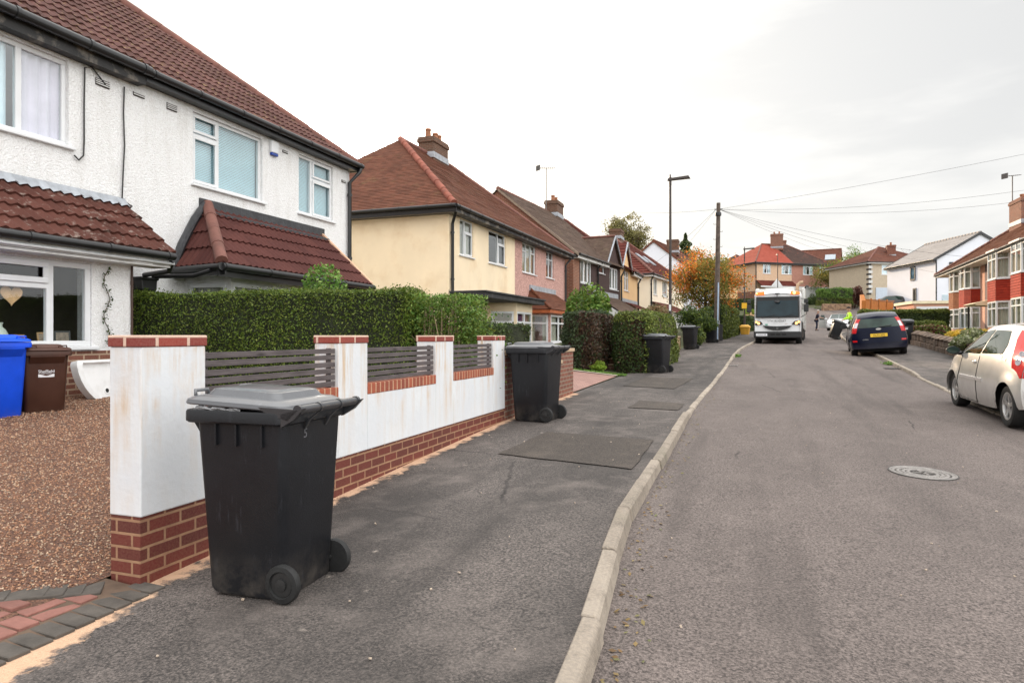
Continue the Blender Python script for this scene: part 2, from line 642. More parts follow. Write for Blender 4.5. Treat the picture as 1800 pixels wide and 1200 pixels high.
WHITE_DASH = pebble('white_pebbledash', (0.86, 0.86, 0.86), (0.76, 0.75, 0.74), 52, 0.013, dirt=((0.46, 0.42, 0.37), 0.28), big=0.04)
CREAM_RENDER = simple('cream_render', s(240, 220, 188), 0.85, 0.06, 0.8, 60, 0.004, dirt=(s(214, 180, 136), 0.9, 0.5))
PINK_DASH = pebble('pink_pebbledash', s(216, 172, 160), s(160, 122, 114), 26, 0.016)
BROWN_DASH = pebble('dark_brown_pebbledash', s(78, 58, 54), s(56, 42, 40), 22, 0.016)
PEACH_RENDER = simple('peach_render', s(225, 188, 140), 0.85, 0.06, 0.8, 40, 0.004)
IVORY_RENDER = simple('ivory_render', s(240, 228, 206), 0.85, 0.05, 0.8, 40, 0.004)
TAN_DASH = pebble('tan_pebbledash', s(222, 190, 160), s(200, 168, 140), 20, 0.012)
ROSE_DASH = pebble('rose_pebbledash', s(190, 140, 122), s(160, 112, 98), 20, 0.012)
BUFF_DASH = pebble('buff_pebbledash', s(205, 190, 168), s(180, 165, 145), 18, 0.012)
GREY_DASH = pebble('grey_pebbledash', s(150, 128, 126), s(98, 82, 82), 22, 0.016)
ROSE_PAINT = pebble('rose_painted_render', s(222, 172, 150), s(208, 158, 136), 24, 0.01)
WHITE_RENDER = simple('white_smooth_render', (0.76, 0.78, 0.85), 0.8, 0.03, 0.6, 40, 0.002)
BRICK_GABLE = brick('old_brown_brick', s(150, 84, 60), s(118, 66, 50), s(165, 140, 118), rough=0.9)
BRICK_CHIM = brick('sooty_brick', s(110, 70, 52), s(78, 52, 42), s(120, 105, 90), rough=0.95)
BRICK_RED = brick('red_wall_brick', s(112, 44, 36), s(84, 33, 30), s(168, 130, 100), ms=0.0085, rough=0.75, var=0.45, dirt=0.18, off=(0.06, -0.005))
BRICK_OLD = brick('worn_red_brick', s(142, 80, 62), s(110, 60, 50), s(150, 134, 116), rough=0.9)
BRICK_BUFF = brick('buff_stone_brick', s(208, 178, 132), s(180, 146, 104), s(120, 104, 84), 0.3, 0.1, 0.014, dirt=0.3)
T_MAIN = tilemat('brown_concrete_tile', s(73, 48, 43), s(99, 68, 63), 0.3, 0.32, moss=(s(150, 130, 84), 11.0, 0.5), dark=0.28)
T_LEAN = tilemat('weathered_brown_tile', s(74, 45, 38), s(94, 58, 50), 0.3, 0.32, moss=(s(170, 160, 150), 9.0, 0.5), dark=0.3)
T_BAY = tilemat('maroon_tile', s(74, 43, 40), s(87, 52, 47), 0.3, 0.32, dark=0.2)
T_ROSE = tilemat('red_brown_plain_tile', s(90, 57, 44), s(112, 71, 55), 0.17, 0.11, moss=(s(120, 110, 70), 2.2, 0.25), dark=0.3)
T_GREY = tilemat('grey_brown_plain_tile', s(81, 67, 58), s(101, 83, 73), 0.17, 0.11, moss=(s(130, 116, 90), 2.0, 0.3))
T_MAROON = tilemat('maroon_pantile', s(84, 42, 36), s(100, 50, 42), 0.3, 0.34, dark=0.2)
T_RED = tilemat('new_red_tile', s(140, 68, 54), s(152, 78, 64), 0.3, 0.3, dark=0.06)
T_DARK = tilemat('mossy_dark_tile', s(62, 49, 46), s(78, 59, 52), 0.17, 0.3, moss=(s(165, 96, 80), 1.6, 0.4))
T_SLATE = tilemat('pale_slate', s(142, 138, 136), s(156, 152, 150), 0.3, 0.3, dark=0.04)
T_BROWN = tilemat('plain_brown_tile', s(92, 59, 48), s(110, 70, 57), 0.17, 0.3)
T_HUNG_RED = tilemat('hung_red_tile', s(172, 62, 44), s(146, 50, 38), 0.17, 0.11, dark=0.1)
T_HUNG_TAN = tilemat('hung_tan_tile', s(160, 104, 70), s(137, 83, 56), 0.17, 0.11, dark=0.1)
RIDGE = simple('ridge_tile', s(112, 72, 62), 0.8, 0.3, 3.5, 30, 0.004)
RIDGE_RED = simple('orange_red_ridge_tile', s(130, 70, 52), 0.8, 0.35, 3.0, 30, 0.004)
MORTAR = simple('pale_mortar', s(205, 168, 140), 0.95, 0.15, 8, 40, 0.006)
POT = simple('chimney_pot_clay', s(150, 100, 72), 0.85, 0.3, 6)
STEEL = simple('aerial_metal', (0.10, 0.09, 0.085), 0.6, 0.1, 5)
CABLE = simple('cable_sheath', (0.03, 0.028, 0.027), 0.6, 0.1, 5)


# ================================================================== builders for buildings
def wall(mb, F, z0, z1, holes=(), u0=0.0, u1=None, rev=0.13, d=0.0):
    u1 = F.L if u1 is None else u1
    us = sorted({u0, u1, *[v for h in holes for v in (h[0], h[1])]})
    zs = sorted({z0, z1, *[v for h in holes for v in (h[2], h[3])]})
    us = [u for u in us if u0 - 1e-6 <= u <= u1 + 1e-6]
    for a, b in zip(us, us[1:]):
        for c, e in zip(zs, zs[1:]):
            m, k = (a + b) / 2, (c + e) / 2
            if any(h[0] < m < h[1] and h[2] < k < h[3] for h in holes):
                continue
            mb.poly([F.p(a, d, c), F.p(b, d, c), F.p(b, d, e), F.p(a, d, e)])
    for h in holes:
        a, b, c, e = h
        q = d - rev
        mb.poly([F.p(a, d, c), F.p(a, q, c), F.p(a, q, e), F.p(a, d, e)])
        mb.poly([F.p(b, d, c), F.p(b, q, c), F.p(b, q, e), F.p(b, d, e)])
        mb.poly([F.p(a, d, c), F.p(b, d, c), F.p(b, q, c), F.p(a, q, c)])
        mb.poly([F.p(a, d, e), F.p(b, d, e), F.p(b, q, e), F.p(a, q, e)])


def window(parent, F, h, off, bars=(), sash=(), curtain=None, cmat=None, rec=0.07, fw=0.055, sill=True, gmat=None, d0=0.0, fmat=None, name='window'):
    """h = (u0,u1,z0,z1). bars: ('v',u,za,zb) / ('h',z,ua,ub) in fractions of the opening; sash: (ua,ub,za,zb) opening lights"""
    a, b, c, e = h
    fmat = fmat or UPVC
    m = MB(off)
    q0, q1 = d0 - rec - 0.045, d0 - rec + 0.02
    m.fbox(F, a, b, q0, q1, c, c + fw)
    m.fbox(F, a, b, q0, q1, e - fw, e)
    m.fbox(F, a, a + fw, q0, q1, c + fw, e - fw)
    m.fbox(F, b - fw, b, q0, q1, c + fw, e - fw)
    U = lambda t: a + (b - a) * t
    Z = lambda t: c + (e - c) * t
    for k in bars:
        if k[0] == 'v':
            m.fbox(F, U(k[1]) - fw * 0.6, U(k[1]) + fw * 0.6, q0, q1 - 0.002, Z(k[2]) + fw * .4, Z(k[3]) - fw * .4)
        else:
            m.fbox(F, U(k[2]) + fw * .4, U(k[3]) - fw * .4, q0, q1 - 0.004, Z(k[1]) - fw * 0.5, Z(k[1]) + fw * 0.5)
    for k in sash:
        x0, x1, y0, y1 = U(k[0]) + 0.03, U(k[1]) - 0.03, Z(k[2]) + 0.03, Z(k[3]) - 0.03
        t = fw * 0.95
        g0, g1 = q1 - 0.001, q1 + 0.022
        m.fbox(F, x0, x1, g0, g1, y0, y0 + t)
        m.fbox(F, x0, x1, g0, g1, y1 - t, y1)
        m.fbox(F, x0, x0 + t, g0, g1, y0 + t, y1 - t)
        m.fbox(F, x1 - t, x1, g0, g1, y0 + t, y1 - t)
    w_ = m.build(name, fmat, parent, bevel=0.006 if fw > 0.04 else 0, bseg=1)
    g = MB(off)
    gd = d0 - rec - 0.012
    g.poly([F.p(a + 0.01, gd, c + 0.01), F.p(b - 0.01, gd, c + 0.01), F.p(b - 0.01, gd, e - 0.01), F.p(a + 0.01, gd, e - 0.01)])
    g.build('pane', gmat or GLASS, w_)
    if sill:
        k = MB(off)
        k.fbox(F, a - 0.05, b + 0.07, d0 - rec, d0 + 0.06, c - 0.045, c - 0.003)
        k.build('sill', fmat, w_, bevel=0.006, bseg=1)
    if curtain == 'blind':
        k = MB(off)
        z = c + 0.03
        while z < e - 0.02:
            dd = d0 - rec - 0.07
            k.poly([F.p(a + 0.03, dd, z), F.p(b - 0.03, dd, z), F.p(b - 0.03, dd - 0.014, z + 0.029), F.p(a + 0.03, dd - 0.014, z + 0.029)])
            z += 0.030
        k.build('blind', cmat or BLIND, w_)
    elif curtain:
        for sp in curtain:
            k = MB(off)
            ua, ub = U(sp[0]), U(sp[1])
            n = max(8, int((ub - ua) / 0.03))
            r = [[], []]
            for i in range(n + 1):
                u = ua + (ub - ua) * i / n
                dd = d0 - rec - 0.10 + 0.03 * math.sin(u * 42) + 0.015 * math.sin(u * 97 + 1)
                r[0].append(k.vert(F.p(u, dd, c + 0.0)))
                r[1].append(k.vert(F.p(u, dd, e)))
            for i in range(n):
                k.face((r[0][i], r[0][i + 1], r[1][i + 1], r[1][i]))
            k.build('curtain', sp[2] if len(sp) > 2 else (cmat or CURT_CREAM), w_, smooth=True)
    return w_


def tile_roof(mb, A, B, Cc, D, pitch=0.15, course=0.32, amp=0.02, lift=0.03, step=None, jit=0.0):
    A, B, Cc, D = map(Vector, (A, B, Cc, D))
    e = (B - A).normalized()
    AD = D - A
    wv = AD - e * AD.dot(e)
    Hs = wv.length
    wv.normalize()
    n = e.cross(wv)
    if n.z < 0:
        n = -n
    uR0, uL1, uR1 = (B - A).dot(e), AD.dot(e), (Cc - A).dot(e)
    step = step or (pitch / 6 if amp else 0.33)
    prof = lambda u: amp * (0.5 + 0.5 * math.cos(2 * math.pi * u / pitch)) ** 1.3 if amp else 0.0
    v = 0.0
    k = 0
    while v < Hs - 1e-4:
        v1 = min(v + course, Hs)
        L0, R0_ = uL1 * v / Hs, uR0 + (uR1 - uR0) * v / Hs
        L1, R1_ = uL1 * v1 / Hs, uR0 + (uR1 - uR0) * v1 / Hs
        us = [L0]
        q = math.ceil(L0 / step + 1e-6) * step
        while q < R0_ - 1e-6:
            us.append(q)
            q += step
        us.append(R0_)
        rows = [[], [], []]
        uvr = []
        jj = 0.0
        for i, u in enumerate(us):
            if jit and i % 6 == 0:
                jj = random.uniform(-jit, jit)
            uc = min(max(u, L1), R1_) if L1 <= R1_ else (L1 + R1_) / 2
            P0 = A + e * u + wv * v
            P1 = A + e * uc + wv * v1
            rows[0].append(mb.vert(P0 - n * 0.012))
            rows[1].append(mb.vert(P0 + n * (lift + prof(u) + jj)))
            rows[2].append(mb.vert(P1 + n * (0.004 + prof(uc))))
            uvr.append((u, uc))
        for i in range(len(us) - 1):
            a, b = uvr[i], uvr[i + 1]
            mb.face((rows[0][i], rows[0][i + 1], rows[1][i + 1], rows[1][i]), [(a[0], v + 0.004), (b[0], v + 0.004), (b[0], v + 0.008), (a[0], v + 0.008)])
            mb.face((rows[1][i], rows[1][i + 1], rows[2][i + 1], rows[2][i]), [(a[0], v + 0.01), (b[0], v + 0.01), (b[1], v1 - 0.002), (a[1], v1 - 0.002)])
        v = v1
        k += 1


def ridge(mb, P, Q, r=0.11, seg=0.42, lift=0.0):
    P, Q = Vector(P), Vector(Q)
    L = (Q - P).length
    n = max(1, int(L / seg))
    for i in range(n):
        a, b = P.lerp(Q, i / n), P.lerp(Q, min(1.0, (i + 1.06) / n))
        a.z += lift
        b.z += lift
        k = random.uniform(0.94, 1.06)
        mb.tube([a, b], [r * k, r * k * 0.93], 10)


def roof_part(parent, off, mat, planes, name='roof', **kw):
    m = MB(off)
    for p in planes:
        tile_roof(m, *p, **kw)
    return m.build(name, mat, parent, smooth=True, angle=50)


PLAIN = dict(amp=0, course=0.11, lift=0.016, step=0.17, jit=0.004)
FLAT = dict(amp=0, course=0.3, lift=0.03, step=0.6, jit=0.006)


def gutter(parent, off, P, Q, r=0.06, mat=None, board=0.17, bmat=None, nrm=None, name='gutter', soffit=0.0):
    P, Q = Vector(P), Vector(Q)
    m = MB(off)
    m.tube([P, Q], r, 10)
    L = (Q - P).length
    n = max(1, int(L / 1.0))
    for i in range(n + 1):
        a = P.lerp(Q, min(0.985, max(0.015, i / n)))
        d = (Q - P).normalized() * 0.025
        m.tube([a - d, a + d], r * 1.14, 10)
    g = m.build(name, mat or BLACKP, parent, smooth=True, angle=50)
    if board and nrm is not None:
        b = MB(off)
        n_ = Vector(nrm).normalized()
        q = [P - n_ * (r + 0.006), Q - n_ * (r + 0.006), Q - n_ * (r + 0.036), P - n_ * (r + 0.036)]
        b.hexa([v - Vector((0, 0, board)) for v in q], [v + Vector((0, 0, 0.04)) for v in q])
        if soffit:
            q = [P - n_ * (r + 0.037), Q - n_ * (r + 0.037), Q - n_ * (r + soffit), P - n_ * (r + soffit)]
            b.hexa([v - Vector((0, 0, board - 0.004)) for v in q], [v - Vector((0, 0, board - 0.03)) for v in q])
        b.build('fascia', bmat or PAINTBOARD, parent)
    return g


def pipe(parent, off, pts, r=0.04, mat=None, name='downpipe'):
    m = MB(off)
    m.tube(pts, r, 10)
    for a, b in zip(pts, pts[1:]):
        a, b = Vector(a), Vector(b)
        if (a - b).length > 1.2:
            k = 0.3
            while k < (a - b).length:
                c = a.lerp(b, k / (a - b).length)
                d = (b - a).normalized() * 0.03
                m.tube([c - d, c + d], r * 1.3, 10)
                k += 1.5
    return m.build(name, mat or BLACKP, parent, smooth=True, angle=50)


def chimney(parent, off, x0, x1, y0, y1, z0, z1, pots=((0.3, 0.3),), mat=None, aerial=False):
    m = MB(off)
    m.box(x0, x1, y0, y1, z0, z1 - 0.24)
    m.box(x0 - 0.05, x1 + 0.05, y0 - 0.05, y1 + 0.05, z1 - 0.24, z1 - 0.09)
    m.box(x0 - 0.02, x1 + 0.02, y0 - 0.02, y1 + 0.02, z1 - 0.09, z1)
    c = m.build('chimney', mat or BRICK_CHIM, parent)
    for fx, fy in pots:
        p = MB(off)
        x, y = x0 + (x1 - x0) * fx, y0 + (y1 - y0) * fy
        p.lathe((x, y, z1 - 0.01), (0, 0, 1), [(0.15, 0), (0.13, 0.05), (0.11, 0.3), (0.14, 0.34), (0.12, 0.4)], 14)
        p.build('chimney_pot', POT, c, smooth=True, angle=40)
    fl = MB(off)
    fl.box(x0 - 0.03, x1 + 0.03, y0 - 0.03, y1 + 0.03, z0 + 0.3, z0 + 0.55)
    fl.build('lead_flashing', LEAD, c)
    return c


def aerial(name, label, base, h, rz=0.0, group=None):
    t = thing(name, label, 'aerial', base, rz, group)
    m = MB()
    m.tube([(0, 0, -0.9), (0, 0, h)], 0.032, 6)
    m.build('mast', STEEL, t)
    m = MB()
    m.tube([(-0.6, 0, h - 0.05), (0.7, 0, h + 0.12)], 0.018, 6)
    for i in range(8):
        x = -0.55 + i * 0.16
        z = h - 0.05 + (x + 0.6) * 0.13
        m.tube([(x, -0.16, z), (x, 0.16, z)], 0.009, 5)
    m.box(-0.66, -0.6, -0.2, 0.2, h - 0.2, h + 0.12)
    m.build('antenna', STEEL, t)
    return t


# ================================================================== foliage builders
def rbox_points(n, hx, hy, hz, r, depth, top_only=False):
    """points on / just inside a rounded box centred at 0, with outward normals (bottom left out)"""
    A = np.array([hy * hz, hy * hz, hx * hz, hx * hz, hx * hy])
    f = rng.choice(5, n, p=A / A.sum())
    u = rng.uniform(-1, 1, (n, 3)) * np.array([hx, hy, hz])
    for k, (ax, sg) in enumerate(((0, 1), (0, -1), (1, 1), (1, -1), (2, 1))):
        u[f == k, ax] = sg * (hx, hy, hz)[ax]
    inn = np.array([hx - r, hy - r, hz - r])
    c = np.clip(u, -inn, inn)
    c[:, 2] = np.clip(u[:, 2], -hz, hz - r)
    d = u - c
    L = np.linalg.norm(d, axis=1, keepdims=True) + 1e-9
    nr = d / L
    p = c + nr * r
    p -= nr * (rng.uniform(0, 1, (n, 1)) ** 1.6) * depth
    return p, nr


def wob(p, amp, k):
    return amp * (np.sin(p[:, 0] * k + 1.3) * np.cos(p[:, 1] * k * 1.3 + 0.4) + 0.6 * np.sin(p[:, 2] * k * 1.7 + p[:, 0] * k * 0.7 + 2))


def hedge(name, label, cat, cx, cy, z0, z1, lx, ly, rz, n, size, mats, core, r=0.2, group=None, depth=0.14, rough=0.035, slope=0.0, mi_fn=None, stray=0.09):
    """clipped hedge: a twiggy core with leaves through its outer shell; one mesh"""
    hz = (z1 - z0) / 2
    hx, hy = lx / 2, ly / 2
    p, nr = rbox_points(n, hx, hy, hz, r, depth)
    p = p + nr * wob(p, rough, 2.2)[:, None] + nr * wob(p, rough * 0.5, 6.0)[:, None]
    st = rng.uniform(0, 1, n) < stray
    p[st] += nr[st] * rng.uniform(0.0, 0.11, (st.sum(), 1)) ** 1.2
    p[:, 2] += slope * p[:, 1]
    V, F = leaf_quads(p, size, nr, 0.3)
    mi = np.zeros(len(F), int)
    if mi_fn is not None:
        mi = mi_fn(p)
    # core
    ins = 0.07
    m = MB()
    gx, gy, gz_ = max(2, int(lx / 0.35)), max(2, int(ly / 0.35)), max(2, int(hz * 2 / 0.35))
    vv, ff = [], []
    ex, ey, ez = hx - ins, hy - ins, hz - ins / 2
    r2 = max(0.02, r - ins)

    def rp(x, y, z):
        c = (min(max(x, -ex + r2), ex - r2), min(max(y, -ey + r2), ey - r2), min(z, ez - r2))
        d = Vector((x - c[0], y - c[1], z - c[2]))
        q = Vector(c) + (d.normalized() * r2 if d.length > 1e-6 else d)
        q.z += slope * q.y
        return q
    for (nu, nv, fn) in ((gx, gz_, lambda a, b: (ex * a, -ey, ez * b)), (gx, gz_, lambda a, b: (ex * a, ey, ez * b)),
                         (gy, gz_, lambda a, b: (-ex, ey * a, ez * b)), (gy, gz_, lambda a, b: (ex, ey * a, ez * b)),
                         (gx, gy, lambda a, b: (ex * a, ey * b, ez))):
        ids = [[m.vert(rp(*fn(-1 + 2 * i / nu, -1 + 2 * j / nv))) for j in range(nv + 1)] for i in range(nu + 1)]
        for i in range(nu):
            for j in range(nv):
                m.face((ids[i][j], ids[i + 1][j], ids[i + 1][j + 1], ids[i][j + 1]))
    cv, cf = np.array(m.v), np.array(m.f)
    Va = np.vstack([V, cv])
    Fa = np.vstack([F, cf + len(V)])
    mia = np.concatenate([mi, np.full(len(cf), len(mats), int)])
    o = np_mesh(name, Va, Fa, list(mats) + [core], None, mia)
    o.location = (cx, cy, (z0 + z1) / 2)
    o.rotation_euler = (0, 0, rz)
    return tag(o, label, cat, group)


def blob_points(n, c, rad, lumps=7, hollow=0.45):
    """points through a lumpy crown volume"""
    c = np.array(c)
    rad = np.array(rad)
    lc = rng.normal(size=(lumps, 3))
    lc /= np.linalg.norm(lc, axis=1, keepdims=True)
    lc *= rng.uniform(0.35, 0.72, (lumps, 1))
    lr = rng.uniform(0.3, 0.5, lumps)
    k = rng.integers(0, lumps, n)
    d = rng.normal(size=(n, 3))
    d /= np.linalg.norm(d, axis=1, keepdims=True)
    rr = rng.uniform(hollow, 1.0, (n, 1)) ** 0.6
    q = lc[k] + d * rr * lr[k][:, None]
    return c + q * rad, d


def bush(name, label, cat, x, y, z0, rad, n, size, mats, stem=None, group=None, lumps=8, mi_fn=None, stems=5, rise=0.9):
    t = thing(name, label, cat, (x, y, z0), 0, group)
    p, d = blob_points(n, (0, 0, rad[2] * rise), rad, lumps)
    p[:, 2] = np.maximum(p[:, 2], 0.03)
    V, F = leaf_quads(p, size, d, 0.25)
    mi = None if mi_fn is None else mi_fn(p)
    np_mesh('foliage', V, F, mats, t, mi)
    m = MB()
    for i in range(stems):
        a = i * 2.4
        q = Vector((math.cos(a) * rad[0] * 0.5, math.sin(a) * rad[1] * 0.5, rad[2] * 1.3))
        m.tube([(0.05 * math.cos(a), 0.05 * math.sin(a), -0.05), q * 0.5 + Vector((0, 0, 0.05)), q], [0.025, 0.018, 0.008], 5)
    m.build('stems', stem or BARK, t)
    return t


def tree(name, label, x, y, z0, h, trunk_h, rad, n, size, mats, bark=None, mi_fn=None, limbs=9, clusters=60, spread=0.5, group=None, crown_c=None, tr=0.13, fine=0, up=0.35):
    t = thing(name, label, 'tree', (x, y, z0), 0, group)
    m = MB()
    top = Vector((0.1, 0, h * 0.8))
    base = Vector((0, 0, -0.1))
    m.tube([base, Vector((0.04, 0.02, trunk_h * 0.5)), Vector((0.02, 0.06, trunk_h)), Vector((0.06, 0, h * 0.6)), top], [tr * 1.3, tr, tr * 0.85, tr * 0.45, tr * 0.12], 9)
    cc = Vector(crown_c or (0, 0, h - rad[2]))
    tips = []
    for i in range(limbs):
        a = i * 2.399 + random.uniform(-0.3, 0.3)
        zs = trunk_h * 0.75 + (h * 0.62 - trunk_h * 0.75) * (i / limbs)
        el = random.uniform(-0.1, 0.9)
        tip = cc + Vector((math.cos(a) * rad[0] * math.cos(el), math.sin(a) * rad[1] * math.cos(el), rad[2] * math.sin(el))) * random.uniform(0.65, 0.92)
        st_ = Vector((0.03, 0.02, zs))
        mid = st_.lerp(tip, 0.5) + Vector((0, 0, -0.05 * rad[2] + random.uniform(0, up * 0.4)))
        m.tube([st_, mid, tip], [tr * 0.42, tr * 0.26, tr * 0.07], 6)
        tips.append(tip)
        for j in range(3 + fine):
            b = mid.lerp(tip, random.uniform(0.0, 0.9))
            dv = Vector((random.uniform(-1, 1), random.uniform(-1, 1), random.uniform(-0.3, 1.1))).normalized() * rad[0] * random.uniform(0.25, 0.55)
            m.tube([b, b + dv * 0.55 + Vector((0, 0, 0.04)), b + dv], [tr * 0.16, tr * 0.1, tr * 0.04], 5)
            tips.append(b + dv)
            for q in range(fine):
                b2 = b + dv * random.uniform(0.3, 1)
                d2 = Vector((random.uniform(-1, 1), random.uniform(-1, 1), random.uniform(-0.2, 1.2))).normalized() * rad[0] * 0.22
                m.tube([b2, b2 + d2], [tr * 0.07, tr * 0.025], 4)
                tips.append(b2 + d2)
    m.build('trunk', bark or BARK, t, smooth=True)
    C_ = np.array([tuple(v) for v in tips])
    extra = clusters
    d = rng.normal(size=(extra, 3))
    d /= np.linalg.norm(d, axis=1, keepdims=True)
    E_ = np.array(cc) + d * np.array(rad) * rng.uniform(0.35, 0.95, (extra, 1))
    E_[:, 2] = np.maximum(E_[:, 2], trunk_h * 0.6)
    C_ = np.vstack([C_, E_])
    k = rng.integers(0, len(C_), n)
    sp = rng.normal(size=(n, 3)) * spread * np.array([0.36, 0.36, 0.30])
    p = C_[k] + sp
    V, F = leaf_quads(p, size)
    mi = None if mi_fn is None else mi_fn(p, k)
    np_mesh('crown', V, F, mats, t, mi)
    return t


BARK = simple('bark', (0.10, 0.075, 0.055), 0.95, 0.4, 9, 30, 0.01)
BARK_PALE = simple('pale_stem_bark', (0.30, 0.22, 0.14), 0.95, 0.3, 9, 30, 0.006)
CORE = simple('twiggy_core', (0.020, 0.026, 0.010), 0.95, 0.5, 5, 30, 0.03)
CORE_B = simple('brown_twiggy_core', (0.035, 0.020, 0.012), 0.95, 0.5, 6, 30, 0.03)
L_PRIVET = leafmat('privet_leaf', [(0.05, 0.09, 0.010), (0.085, 0.14, 0.016), (0.13, 0.185, 0.022), (0.20, 0.24, 0.045)])
L_CONIFER = leafmat('cypress_leaf', [(0.024, 0.046, 0.014), (0.04, 0.072, 0.018), (0.062, 0.095, 0.022), (0.085, 0.105, 0.026)])
L_BLUEGREEN = leafmat('blue_green_cypress_leaf', [(0.028, 0.046, 0.020), (0.046, 0.072, 0.028), (0.07, 0.10, 0.036)])
L_BROWN = leafmat('dead_brown_leaf', [(0.035, 0.018, 0.010), (0.06, 0.030, 0.016), (0.085, 0.046, 0.022)], trans=0.1)
L_OLIVE = leafmat('olive_hedge_leaf', [(0.07, 0.10, 0.018), (0.11, 0.15, 0.025), (0.16, 0.20, 0.035), (0.22, 0.235, 0.06)])
L_LIME = leafmat('lime_leaf', [(0.12, 0.2, 0.02), (0.2, 0.3, 0.03), (0.3, 0.36, 0.05)])
L_SHRUB = leafmat('garden_shrub_leaf', [(0.055, 0.13, 0.02), (0.10, 0.20, 0.03), (0.16, 0.28, 0.05), (0.23, 0.33, 0.08)])
L_ORANGE = leafmat('orange_autumn_leaf', [(0.55, 0.14, 0.02), (0.72, 0.22, 0.03), (0.78, 0.34, 0.05), (0.62, 0.11, 0.03)], trans=0.4)
L_AUT = leafmat('olive_autumn_leaf', [(0.11, 0.12, 0.025), (0.18, 0.18, 0.035), (0.28, 0.25, 0.05), (0.44, 0.28, 0.05)], trans=0.35)
L_AUTG = leafmat('tarnished_leaf', [(0.10, 0.09, 0.03), (0.16, 0.15, 0.05), (0.24, 0.22, 0.08), (0.3, 0.27, 0.1)], trans=0.35)
L_YELLOW = leafmat('golden_leaf', [(0.5, 0.32, 0.03), (0.62, 0.42, 0.05), (0.45, 0.36, 0.06)], trans=0.3)
L_SILVER = leafmat('variegated_leaf', [(0.13, 0.16, 0.07), (0.24, 0.26, 0.14), (0.4, 0.4, 0.27)])
L_RED = leafmat('maroon_leaf', [(0.08, 0.02, 0.02), (0.14, 0.04, 0.03), (0.10, 0.06, 0.03)])
L_PINK = leafmat('pinkish_leaf', [(0.22, 0.12, 0.07), (0.16, 0.15, 0.05), (0.3, 0.17, 0.1)])

# ================================================================== ground, road, pavements
def asphalt(name, base, light, patch=0.35, sand=False, blot=0.4):
    m, t, out = new_mat(name)
    co = objco(t)
    v = t.n('ShaderNodeTexVoronoi', {'Vector': co, 'Scale': 125.0})
    r = t.n('ShaderNodeSeparateColor', {0: v.outputs['Color']}).outputs[0]
    c = t.mix(t.maprange(r, 0.55, 1.0), base, light)
    n0 = t.noise(co, 66.0, 4.0, 0.7).outputs[0]
    c = t.mix(t.maprange(n0, 0.42, 0.72, 0, 0.6), c, mix3(light, 1.25))
    c = t.mix(t.maprange(n0, 0.52, 0.32, 0, 0.8), c, mix3(base, 0.25))
    mp = t.n('ShaderNodeMapping', {'Vector': co, 'Scale': (1.0, 0.45, 1.0)})
    n1 = t.noise(mp.outputs[0], 0.9, 6.0, 0.62).outputs[0]
    c = t.mix(t.maprange(n1, 0.38, 0.66, 0, patch), c, mix3(base, 0.5))
    n2 = t.noise(co, 2.4, 6.0, 0.6).outputs[0]
    c = t.mix(t.maprange(n2, 0.5, 0.75, 0, blot), c, mix3(light, 1.3))
    n5 = t.noise(t.n('ShaderNodeMapping', {'Vector': co, 'Scale': (1.6, 0.12, 1.0), 'Location': (3.1, 0.7, 0)}).outputs[0], 1.0, 4.0, 0.6).outputs[0]
    c = t.mix(t.maprange(n5, 0.52, 0.68, 0, 0.5), c, mix3(base, 0.55))
    cr = t.n('ShaderNodeTexVoronoi', {'Vector': t.mix(0.12, co, t.noise(co, 3.0, 4.0, 0.6).outputs[1]), 'Scale': 0.42}, feature='DISTANCE_TO_EDGE').outputs[0]
    n6 = t.noise(co, 0.5, 2.0, 0.5).outputs[0]
    crk = t.math('MULTIPLY', t.maprange(cr, 0.006, 0.002), t.maprange(n6, 0.54, 0.6))
    c = t.mix(t.math('MULTIPLY', crk, 0.75), c, mix3(base, 0.2))
    if sand:
        sp = t.n('ShaderNodeSeparateXYZ', {0: co})
        ns = t.noise(co, 5.5, 7.0, 0.72).outputs[0]
        wide = t.maprange(sp.outputs[1], 1.7, 2.9, 0.40, 0.10)
        lim = t.math('ADD', t.math('MULTIPLY', t.math('SUBTRACT', ns, 0.5), 0.5), wide)
        dist = t.math('SUBTRACT', sp.outputs[0], -3.14)
        msk = t.maprange(t.math('SUBTRACT', lim, dist), -0.02, 0.04)
        msk = t.math('MULTIPLY', msk, t.math('LESS_THAN', sp.outputs[1], 12.6))
        c = t.mix(msk, c, t.mix(ns, s(196, 150, 118), s(222, 190, 160)))
        # pale cement spatters
        nv = t.n('ShaderNodeTexVoronoi', {'Vector': co, 'Scale': 5.0})
        n4 = t.noise(co, 22.0, 4.0, 0.7).outputs[0]
        spl = t.math('MULTIPLY', t.maprange(nv.outputs['Distance'], 0.16, 0.05), t.maprange(n4, 0.5, 0.6))
        spl = t.math('MULTIPLY', spl, t.maprange(sp.outputs[0], -1.2, -2.2))
        spl = t.math('MULTIPLY', spl, t.math('LESS_THAN', sp.outputs[1], 9.0))
        c = t.mix(t.math('MULTIPLY', spl, 0.75), c, s(176, 164, 152))
    h = t.math('ADD', t.math('MULTIPLY', v.outputs['Distance'], -0.8), n0)
    finish(t, out, c, 0.8, h, 0.0065, spec=0.4)
    return m


